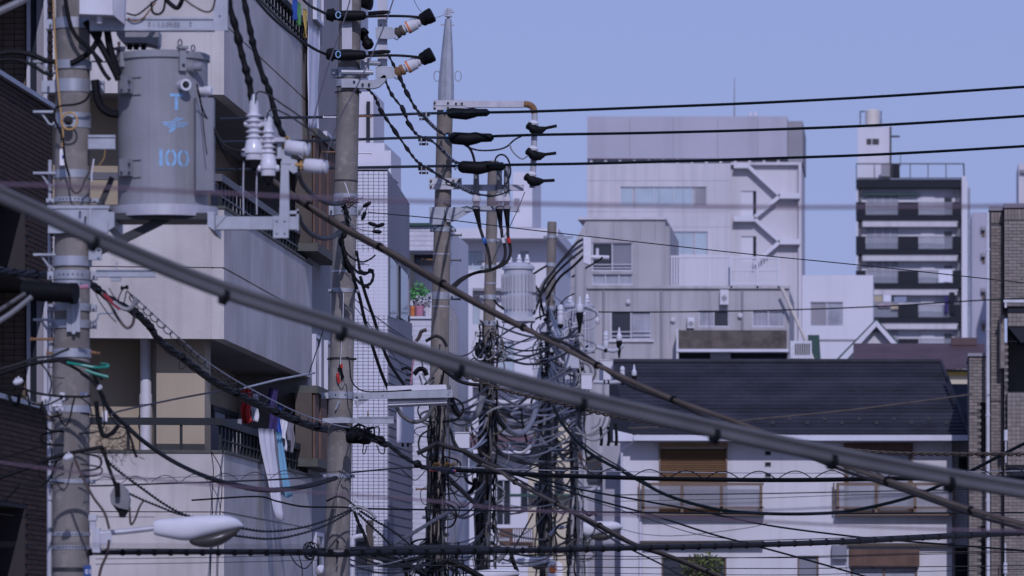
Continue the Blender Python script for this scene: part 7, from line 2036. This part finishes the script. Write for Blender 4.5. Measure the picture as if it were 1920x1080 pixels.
for pts, w, m_ in (([(612, 940), (624, 934), (632, 931), (646, 934), (660, 944), (672, 955)], 4, 'dim_cable'), ([(655, 950), (668, 938), (672, 942)], 4, 'pale_steel'), ([(660, 955), (672, 950), (690, 958), (706, 972)], 6, 'light_cable'), ([(664, 958), (672, 980), (682, 1000), (692, 1030)], 6, 'black_rubber')):
    q = MB(); strand(q, pts, 54.3, w, lump=.15, lumpn=1.9); q.build('strand', m_, t)
t = thing('cable_coil', P(585, 1050, 53.8), 'loose black wire coil left of the second pole on the low cable', 'cable coil')
q = MB()
for i in range(6):
    cx, cy, rx, ry = 580 + rnd.uniform(-3, 6), 1030 + rnd.uniform(-4, 8), rnd.uniform(6, 12), rnd.uniform(8, 14)
    q.tube([P(cx + rx * math.cos(a * .42), cy + ry * math.sin(a * .42), 53.8 + .02 * i) for a in range(16)], 1.0 * u2, 5)
q.tube(crom([P(542, 1038, 53.9), P(556, 1058, 53.9), P(572, 1066, 53.9), P(586, 1052, 53.9), P(592, 1034, 53.9)], 5), 1.1 * u2, 5); q.tube(crom([P(560, 1040, 53.9), P(566, 1064, 53.9), P(567, 1095, 53.9)], 5), 1.0 * u2, 5)
q.build('wire', 'black_cable', t)
t = thing('wall_lamp', P(600, 1078, 66), 'small white lamp on the wall beside the second pole', 'lamp')
q = MB(); q.lathe(P(598, 1076, 66), V((.4, -.5, .5)), [(0, .001), (0, .05), (.06, .075), (.10, .07), (.10, .001)], 14); q.build('shade', 'white_plastic', t)
# white drain pipe behind the second pole
t = thing('drain_pipe', P(660, 1080, 88.5), 'white bent drain pipe on the tiled building behind the second pole', 'pipe')
q = MB(); q.tube(crom([P(702, 1004, 89.6), P(690, 1004, 89.5), P(670, 1006, 89.5), P(662, 1010, 89.5), P(661, 1020, 89.5), P(661, 1130, 89.5)], 5), 4.5 * mpp(89.5), 10); q.tube([P(680, 962, 89.6), P(684, 1000, 89.6)], 3.5 * mpp(89.5), 8); q.build('pipe', 'white_plastic', t)
q = MB(); q.pbox(688, 976, 699, 1060, 89.4, .55); q.build('window_post', 'wood_shade', tcb)
q = MB(); q.pbox(668, 984, 688, 1060, 89.7, .25); q.build('window', 'window_glass', tcb)

# ------------------------------------------------------------------ pothead cables of the third pole
for pts, lb, m_ in (([(900, 428), (906, 446), (914, 466), (918, 486), (919, 504)], 'blue taped', 'blue_tape'), ([(940, 428), (942, 446), (947, 464), (946, 484), (936, 498), (918, 507), (890, 512), (868, 524), (848, 542)], 'white taped', 'white_plastic'), ([(952, 428), (953, 446), (957, 464), (955, 482), (944, 496), (922, 505), (894, 511), (866, 522), (846, 538)], 'red taped', 'cloth_red')):
    t = thing('power_cable', P(*pts[2], 79.6), lb + ' dark cable curving down from its pothead', 'cable', 'cables from the potheads')
    q = MB(); strand(q, pts, 79.6, 6, n=9); q.build('cable', 'dim_cable', t)
    a, b = P(*pts[1], 79.55), P(*pts[2], 79.55); q = MB(); q.cyl(a.lerp(b, .0), a.lerp(b, .55), 3.5 * u3, n=10); q.build('tape', m_, t)
wire('black wire from the middle sleeve up to the topmost hooded insulator', [(866, 268), (880, 277), (900, 282), (930, 281), (950, 275), (965, 262), (985, 252)], 79.5, 3.4, 'dim_cable', group='leads at the third pole')
wire('black lead from the middle sleeve down to the first pothead', [(876, 272), (884, 284), (889, 300), (893, 326)], 79.4, 5.0, 'black_cable', group='leads at the third pole')
wire('black hoop from the lowest line over the second pothead', [(928, 306), (930, 296), (938, 290), (948, 293), (955, 305), (957, 325), (950, 345)], 79.5, 3.4, 'dim_cable', group='leads at the third pole')
wire('thin grey lead between the hooded insulators', [(955, 270), (962, 285), (978, 298), (990, 292)], 79.4, 2.6, 'light_cable', group='leads at the third pole')
wire('thin stay with clips from the lowest hooded insulator to the fourth pole', [(984, 360), (972, 390), (958, 420), (945, 445), (930, 475), (920, 500)], (80, 100), 1.5, 'dim_cable', group='leads at the third pole')
wire('thin lead sagging from the third pole clamp to the pothead collars', [(836, 346), (860, 352), (890, 363), (920, 367), (940, 364), (958, 356)], 79.5, 3.0, 'dim_cable', group='leads at the third pole')

# ------------------------------------------------------------------ tangles round the middle poles


def tangle(label, items, rand, group='cable tangles on the middle poles', loc=None, pole=None, rows=(0, 0), other=None, mats=None, wr=(1.5, 4.5), dark=None, spread=1.5, only=None, fit=('black_rubber', 'dim_cable', 'galvanized', 'black_rubber')):
    """hand-laid cables, then `rand` strands running down the pole, ears looping off it, swags to the next pole and small fittings"""
    t = thing('cable_tangle', loc, label, 'cables', group)
    for pts, Y, w, m_ in items:
        q = MB(); strand(q, pts, Y, w, n=8); q.build('cable', m_, t)
    Y0 = pole.Y
    k = mpp(Y0)
    for i in range(rand):
        kind = rnd.uniform(*only) if only else rnd.random(); w = rnd.uniform(*wr); m_ = rnd.choice(mats); y0 = rnd.uniform(*rows); hw = pole.hw(y0)
        front = Y0 - pole.r(y0) - rnd.uniform(.03, .25)
        if kind < .42:      # strand hugging the pole
            L = rnd.uniform(50, 210); o_ = rnd.uniform(-spread, spread) * hw; n_ = 7
            pts = [(pole.x(y0) + o_ + rnd.uniform(-2.2, 2.2), min(y0 + L * a / n_, rows[1] + 60)) for a in range(n_ + 1)]
            m_ = rnd.choice(dark or mats)
        elif kind < .62:    # ear: leaves the pole and comes back lower
            sd_ = rnd.choice((-1, 1)); d = rnd.uniform(8, 30); L = rnd.uniform(16, 60); x = pole.x(y0)
            pts = [(x + sd_ * hw * .5, y0), (x + sd_ * (hw + d * .7), y0 + L * .22), (x + sd_ * (hw + d), y0 + L * .55), (x + sd_ * (hw + d * .55), y0 + L * .9), (x + sd_ * hw * .4, y0 + L)]
        elif kind < .82 and other:   # swag to a neighbouring pole
            q2 = rnd.choice(other); y1 = y0 + rnd.uniform(-40, 40); sag = rnd.uniform(10, 46); xa, xb = pole.x(y0), q2.x(y1)
            pts = [(xa + (xb - xa) * s_, y0 + (y1 - y0) * s_ + sag * 4 * s_ * (1 - s_)) for s_ in (0, .15, .35, .5, .65, .85, 1)]
            q = MB(); strand(q, pts, (front, q2.Y - q2.r(y1) - .1), w, n=6); q.build('cable', m_, t); continue
        else:               # small fitting
            x = pole.x(y0) + rnd.uniform(-1.3, 1.3) * hw; a = rnd.uniform(-.5, .5)
            q = MB(); L = rnd.uniform(4, 10); d = V((math.sin(a) * rnd.choice((.3, 3)), 0, 1)).normalized(); b_ = P(x, y0, front)
            q.lathe(b_, d, [(0, 1.5 * k), (L * .15 * k, w * .8 * k), (L * .7 * k, w * .9 * k), (L * .8 * k, w * .5 * k), (L * k, w * .4 * k)], 8); q.build('fitting', rnd.choice(fit), t); continue
        q = MB(); strand(q, pts, front, w, n=6, step=5); q.build('cable', m_, t)
    return t


DK = ['black_cable', 'black_cable', 'dim_cable', 'black_rubber', 'grey_cable']
MX = ['black_cable', 'dim_cable', 'grey_cable', 'light_cable', 'brown_cable', 'black_rubber']
tangle('cables looping round the third pole beside the tube lamp', [
    ([(800, 618), (790, 622), (786, 632), (780, 640)], 79.5, 7, 'umber_cable'),
    ([(798, 640), (808, 634), (818, 630), (830, 636), (838, 650)], 79.4, 6, 'dim_cable'),
    ([(743, 762), (755, 780), (775, 791), (795, 786), (808, 770), (814, 752)], 79, 8, 'grey_cable'),
    ([(843, 742), (850, 758), (858, 772), (870, 783), (882, 785), (894, 775), (901, 758), (905, 742)], 85, 12, 'light_cable'),
    ([(842, 740), (848, 756), (856, 772), (864, 780)], 84.8, 12, 'black_rubber'),
    ([(802, 720), (812, 700), (820, 690), (824, 684)], 79.4, 5, 'grey_cable'),
    ([(836, 780), (842, 800), (850, 824), (862, 846)], 82, 5, 'black_rubber'),
    ([(782, 850), (800, 842), (820, 832), (840, 838), (870, 846), (890, 856), (920, 872), (960, 885)], 79, 9, 'dim_cable'),
    ([(848, 822), (856, 838), (872, 850), (890, 862), (910, 872)], 80, 6, 'dim_cable'),
    ([(830, 884), (850, 905), (868, 922), (888, 942), (905, 958)], (79, 95), 9, 'black_rubber'),
    ([(828, 884), (842, 908), (856, 935), (872, 952)], 79.2, 2, 'black_cable'),
    ([(806, 960), (812, 920), (822, 895)], 79.3, 3, 'black_cable'),
    ([(798, 950), (803, 990), (804, 1040), (804, 1090)], 79.3, 4, 'black_cable'),
    ([(800, 880), (780, 900), (766, 892), (752, 880)], 79.4, 1.8, 'black_cable'),
    ([(696, 1040), (760, 1062), (800, 1072), (840, 1050)], 78.8, 12, 'black_rubber'),
    ([(840, 1052), (862, 1060), (884, 1072), (905, 1084)], 79, 12, 'black_rubber'),
    ([(832, 696), (826, 740), (824, 800), (820, 860)], 79.3, 4, 'black_rubber')],
    60, loc=P(820, 900, 79.3), pole=p3, rows=(690, 1050), other=[p4], mats=DK, dark=DK, spread=1.2)
tangle('cut cable ends fanning above the tube lamp', [
    ([(778, 640), (776, 670), (772, 700), (770, 722)], 78.5, 3, 'cloth_pink'), ([(782, 650), (790, 672), (794, 700)], 78.5, 3, 'light_cable'),
    ([(752, 693), (762, 690), (772, 694)], 78.5, 5, 'black_rubber'), ([(762, 703), (772, 702)], 78.5, 4, 'black_rubber'), ([(760, 712), (770, 714)], 78.5, 4, 'black_rubber'),
    ([(776, 702), (786, 692), (796, 694), (800, 704)], 78.4, 9, 'black_rubber'), ([(792, 700), (798, 712), (806, 720)], 78.4, 3, 'light_cable'), ([(786, 704), (790, 716), (792, 722)], 78.4, 3, 'light_cable')],
    0, loc=P(785, 722, 78.5), pole=p3, rows=(690, 712), mats=MX, wr=(1.5, 3))
tangle('cables and pale loops wrapped round the fourth pole', [
    ([(899, 620), (892, 632), (886, 648), (888, 664), (898, 674), (906, 672), (908, 664)], 103, 3, 'white_plastic'),
    ([(910, 664), (912, 674), (920, 672), (930, 660), (938, 640), (945, 606)], 103, 2.6, 'light_cable'),
    ([(896, 642), (894, 660), (900, 676)], 103.2, 8, 'black_rubber'), ([(926, 562), (934, 572), (946, 580)], 103, 4, 'black_cable'),
    ([(932, 600), (934, 630), (932, 656)], 103, 3, 'dim_cable'), ([(930, 636), (950, 622), (972, 610), (990, 604)], (103, 110), 4, 'dim_cable'),
    ([(930, 666), (960, 648), (1000, 632), (1030, 622)], (103, 120), 3.5, 'dim_cable'),
    ([(902, 748), (930, 756), (955, 758), (975, 750), (990, 738), (1004, 726)], (100, 118), 5, 'light_cable'),
    ([(904, 752), (925, 762), (950, 768), (970, 760), (990, 744)], (100, 116), 5, 'dim_cable'),
    ([(904, 762), (930, 772), (960, 774), (985, 762)], (100, 112), 7, 'black_rubber'),
    ([(930, 772), (940, 792), (955, 808), (972, 814), (988, 804), (1000, 782), (1006, 756)], (100, 112), 10, 'light_cable'),
    ([(928, 768), (936, 788), (948, 804)], 100, 10, 'black_rubber'),
    ([(912, 776), (925, 768), (942, 762)], 101, 6, 'light_cable'),
    ([(978, 766), (979, 790), (984, 812), (988, 830)], 108, 4, 'black_rubber'),
    ([(880, 776), (890, 830), (905, 850), (920, 860)], 101, 4, 'brown_cable'),
    ([(925, 830), (940, 850), (955, 860), (972, 864), (990, 856), (1004, 836), (1012, 812)], (102, 118), 6, 'dim_cable'),
    ([(884, 800), (896, 812), (908, 800), (914, 782)], 101, 4, 'light_cable'),
    ([(892, 896), (888, 915), (874, 930)], 100, 9, 'black_rubber'),
    ([(870, 884), (876, 902), (890, 908), (900, 904)], 100.5, 6, 'black_cable'),
    ([(905, 790), (898, 830), (905, 900), (898, 980), (900, 1060)], 102.8, 5, 'dim_cable'), ([(918, 800), (921, 860), (918, 940), (913, 1040)], 102.8, 4, 'grey_cable'),
    ([(932, 1054), (944, 1040), (954, 1024)], 100, 10, 'light_cable'), ([(956, 1030), (962, 1052), (970, 1072)], 100, 8, 'black_rubber')],
    120, loc=P(910, 900, 103), pole=p4, rows=(600, 1050), other=[p5, p3, p6], mats=MX, dark=DK, spread=1.7)
tangle('cables hanging round the thin flat topped pole', [
    ([(1000, 590), (1012, 560), (1022, 530), (1040, 505), (1060, 480), (1082, 455), (1096, 448)], 131, 5, 'dim_cable'),
    ([(1004, 560), (1020, 528), (1045, 498), (1070, 474), (1096, 456)], 131.2, 5, 'light_cable'),
    ([(1018, 548), (1040, 516), (1066, 490), (1096, 466)], 131.3, 4.5, 'dim_cable'),
    ([(1024, 562), (1048, 522), (1074, 500), (1098, 476)], 131.1, 5, 'black_cable'),
    ([(1072, 520), (1096, 504), (1120, 490), (1130, 482)], 130, 3.5, 'black_cable'),
    ([(990, 520), (1000, 514), (1012, 506), (1026, 498)], 131, 4, 'black_cable'), ([(996, 526), (1004, 536), (1012, 548)], 131, 4, 'black_cable'),
    ([(1016, 560), (1012, 580), (1014, 600)], 132, 3, 'black_cable'), ([(1010, 540), (1014, 566), (1020, 590)], 132, 5, 'black_rubber'),
    ([(1046, 600), (1046, 580), (1060, 560), (1080, 550), (1086, 556)], 118, 2.6, 'dim_cable'),
    ([(1068, 620), (1066, 604), (1070, 598), (1071, 612), (1066, 628), (1074, 634), (1082, 622)], 117, 1.8, 'black_cable'),
    ([(1052, 696), (1040, 702), (1032, 696), (1030, 682)], 131, 3.5, 'brown_cable'),
    ([(1080, 696), (1082, 712), (1074, 726), (1064, 736)], 117, 4, 'light_cable'), ([(1096, 698), (1094, 714), (1086, 728)], 117, 4, 'light_cable'), ([(1110, 696), (1104, 712), (1094, 728)], 117, 4, 'light_cable'),
    ([(1135, 782), (1128, 800), (1112, 812), (1096, 816), (1080, 812)], 117, 4, 'light_cable'), ([(1144, 784), (1138, 800), (1122, 812), (1104, 818)], 117, 3.5, 'light_cable'), ([(1126, 784), (1122, 796), (1108, 804)], 117, 3, 'light_cable'),
    ([(1126, 800), (1128, 822), (1127, 836)], 117, 6, 'black_rubber'), ([(1140, 800), (1142, 822), (1140, 836)], 117, 6, 'black_rubber'), ([(1154, 794), (1156, 820), (1155, 836)], 117, 6, 'black_rubber'),
    ([(1046, 832), (1050, 848), (1058, 862), (1066, 862), (1072, 850), (1076, 828)], 125, 5.5, 'light_cable'), ([(1044, 830), (1050, 850), (1058, 860)], 124.9, 5.5, 'black_rubber'),
    ([(985, 862), (1000, 852), (1010, 834), (1018, 810), (1022, 780)], 126, 5, 'light_cable'), ([(992, 880), (1002, 862), (1012, 840)], 126, 4.5, 'light_cable'),
    ([(1014, 760), (1012, 790), (1016, 820)], 126, 7, 'black_rubber'),
    ([(1040, 820), (1042, 850), (1038, 880)], 131, 7, 'black_rubber'), ([(1015, 780), (1018, 860), (1010, 940), (1012, 1030)], 131, 5, 'dim_cable'), ([(1034, 700), (1030, 780), (1032, 860), (1028, 960)], 131.2, 5, 'dim_cable')],
    120, loc=P(1028, 900, 130), pole=p5, rows=(560, 1020), other=[p6, p4], mats=MX, dark=DK, spread=1.9)
tangle('cables hanging on the grey pole in front of the white house', [
    ([(1085, 845), (1092, 860), (1102, 866), (1116, 864), (1126, 856)], 117, 3.5, 'brown_cable'), ([(1084, 850), (1094, 874), (1104, 882), (1118, 876), (1128, 866)], 117, 3.5, 'umber_cable'),
    ([(1100, 862), (1112, 856), (1124, 858)], 117, 6, 'black_rubber'), ([(1094, 958), (1104, 966), (1112, 962), (1120, 966)], 117, 6, 'black_rubber'),
    ([(1094, 1000), (1096, 1010), (1094, 1020)], 117, 1.8, 'black_cable'), ([(1070, 830), (1073, 900), (1068, 980), (1070, 1060)], 117.6, 5, 'dim_cable'), ([(1086, 760), (1084, 850), (1082, 950), (1086, 1060)], 117.5, 4, 'grey_cable')],
    60, loc=P(1080, 960, 117.5), pole=p6, rows=(640, 1040), other=[p5], mats=MX, dark=DK, wr=(1.5, 4), spread=1.4)
tangle('jumble of black wires on the low cable between the second and third poles', [
    ([(700, 1034), (730, 1044), (760, 1052), (790, 1044), (820, 1034)], 76, 8, 'black_rubber'), ([(770, 1078), (784, 1060), (796, 1044), (806, 1034)], 76, 6, 'light_cable')],
    70, loc=P(800, 1060, 77), pole=p3, rows=(1005, 1062), other=[p2, p4, p4], mats=['black_cable', 'black_rubber', 'dim_cable', 'light_cable', 'black_cable'], wr=(1.5, 4.5), spread=3)
PL = ['light_cable', 'light_cable', 'pale_steel', 'dim_cable', 'grey_cable']
tangle('pale cables swagged from the fourth pole towards the thin poles', [
    ([(1062, 736), (1080, 728), (1094, 716), (1102, 700)], 117, 4.5, 'light_cable'), ([(960, 776), (990, 770), (1012, 756), (1026, 742)], (104, 128), 6, 'light_cable'),
    ([(1000, 745), (1030, 752), (1060, 748), (1084, 735)], (110, 117), 5, 'dim_cable'), ([(1010, 815), (1030, 840), (1056, 842), (1080, 822)], (126, 117), 5, 'light_cable'),
    ([(1080, 800), (1100, 822), (1122, 824), (1140, 806)], 116.5, 4, 'light_cable'), ([(950, 830), (962, 846), (980, 848), (996, 836)], 105, 6, 'pale_steel')],
    34, loc=P(980, 840, 105), pole=p4, rows=(715, 860), other=[p5, p6, p3], mats=PL, wr=(2.5, 5.5), only=(.63, .81))
tangle('pale cables and fittings clustered at the arms of the thin pole', [
    ([(1030, 690), (1036, 712), (1050, 716), (1060, 700)], 131, 4, 'light_cable'), ([(1012, 650), (1002, 668), (1008, 690), (1022, 696)], 131, 3, 'light_cable')],
    46, loc=P(1040, 720, 130), pole=p5, rows=(590, 760), other=[p6, p6, p4], mats=PL, wr=(2, 5), only=(.45, 1), fit=('pale_steel', 'white_plastic', 'porcelain', 'black_rubber'))
tangle('pale fittings and leads clustered high on the grey pole', [],
    46, loc=P(1085, 720, 117), pole=p6, rows=(560, 760), other=[p5], mats=PL, wr=(2, 5.5), only=(.45, 1), fit=('pale_steel', 'white_plastic', 'porcelain', 'black_rubber'), spread=2.2)
tangle('black loops and leads at the middle of the transformer pole', [
    ([(40, 742), (60, 756), (84, 760), (104, 752), (120, 744)], 36.3, 3, 'black_cable'), ([(60, 668), (84, 690), (96, 716), (92, 742)], 36.4, 3, 'black_cable'), ([(150, 700), (176, 720), (192, 752), (196, 790)], 36.2, 3, 'black_cable'), ([(150, 745), (168, 760), (172, 790), (160, 806)], 36.2, 2.4, 'black_cable')],
    9, loc=P(135, 780, 36.6), pole=p1, rows=(655, 880), mats=['black_cable', 'dim_cable', 'black_rubber', 'umber_cable'], wr=(2, 4.5), only=(.43, .64), group='cables around the transformer pole')
for (x0, y0, x1, y1, Y, lb) in ((1036, 624, 1056, 650, 129, 'small pale box below the upper cutout arm'), (1060, 664, 1086, 690, 116, 'pale box on the grey pole above the lower arm'), (1000, 690, 1014, 712, 130, 'small pale box left of the thin pole')):
    t = thing('service_box', P((x0 + x1) / 2, y1, Y), lb, 'box', 'pale service boxes')
    q = MB(); q.pbox(x0, y0, x1, y1, Y, .25); q.build('casing', 'transformer_pale', t)
    q = MB(); q.pbox(x0 - .5, y0 - 2, x1 + .5, y0 - .1, Y - .02, .29); q.build('lid', 'white_plastic', t)
# boxes on the middle poles
for (x0, y0, x1, y1, Y, lb) in ((744, 760, 776, 830, 87, 'tall pale box behind the tube lamp'), (853, 812, 880, 840, 86, 'small pale box beside the fourth pole'), (1090, 702, 1110, 730, 116, 'pale box among the leads of the grey pole'), (1124, 676, 1150, 712, 121, 'pale box on the lower cutout arm')):
    t = thing('service_box', P((x0 + x1) / 2, y1, Y), lb, 'box', 'pale service boxes')
    q = MB(); q.pbox(x0, y0, x1, y1, Y, .3); q.build('casing', 'far_white_plain', t)
    q = MB(); q.pbox(x0 - .5, y0 - 2, x1 + .5, y0 - .1, Y - .02, .34); q.build('lid', 'white_plastic', t)
    q = MB()
    for s_ in (.35, .65): q.cyl(P(x0 + (x1 - x0) * s_, y1, Y + .12), P(x0 + (x1 - x0) * s_, y1 + 8, Y + .12), .02, n=7)
    q.build('cable_gland', 'black_rubber', t)
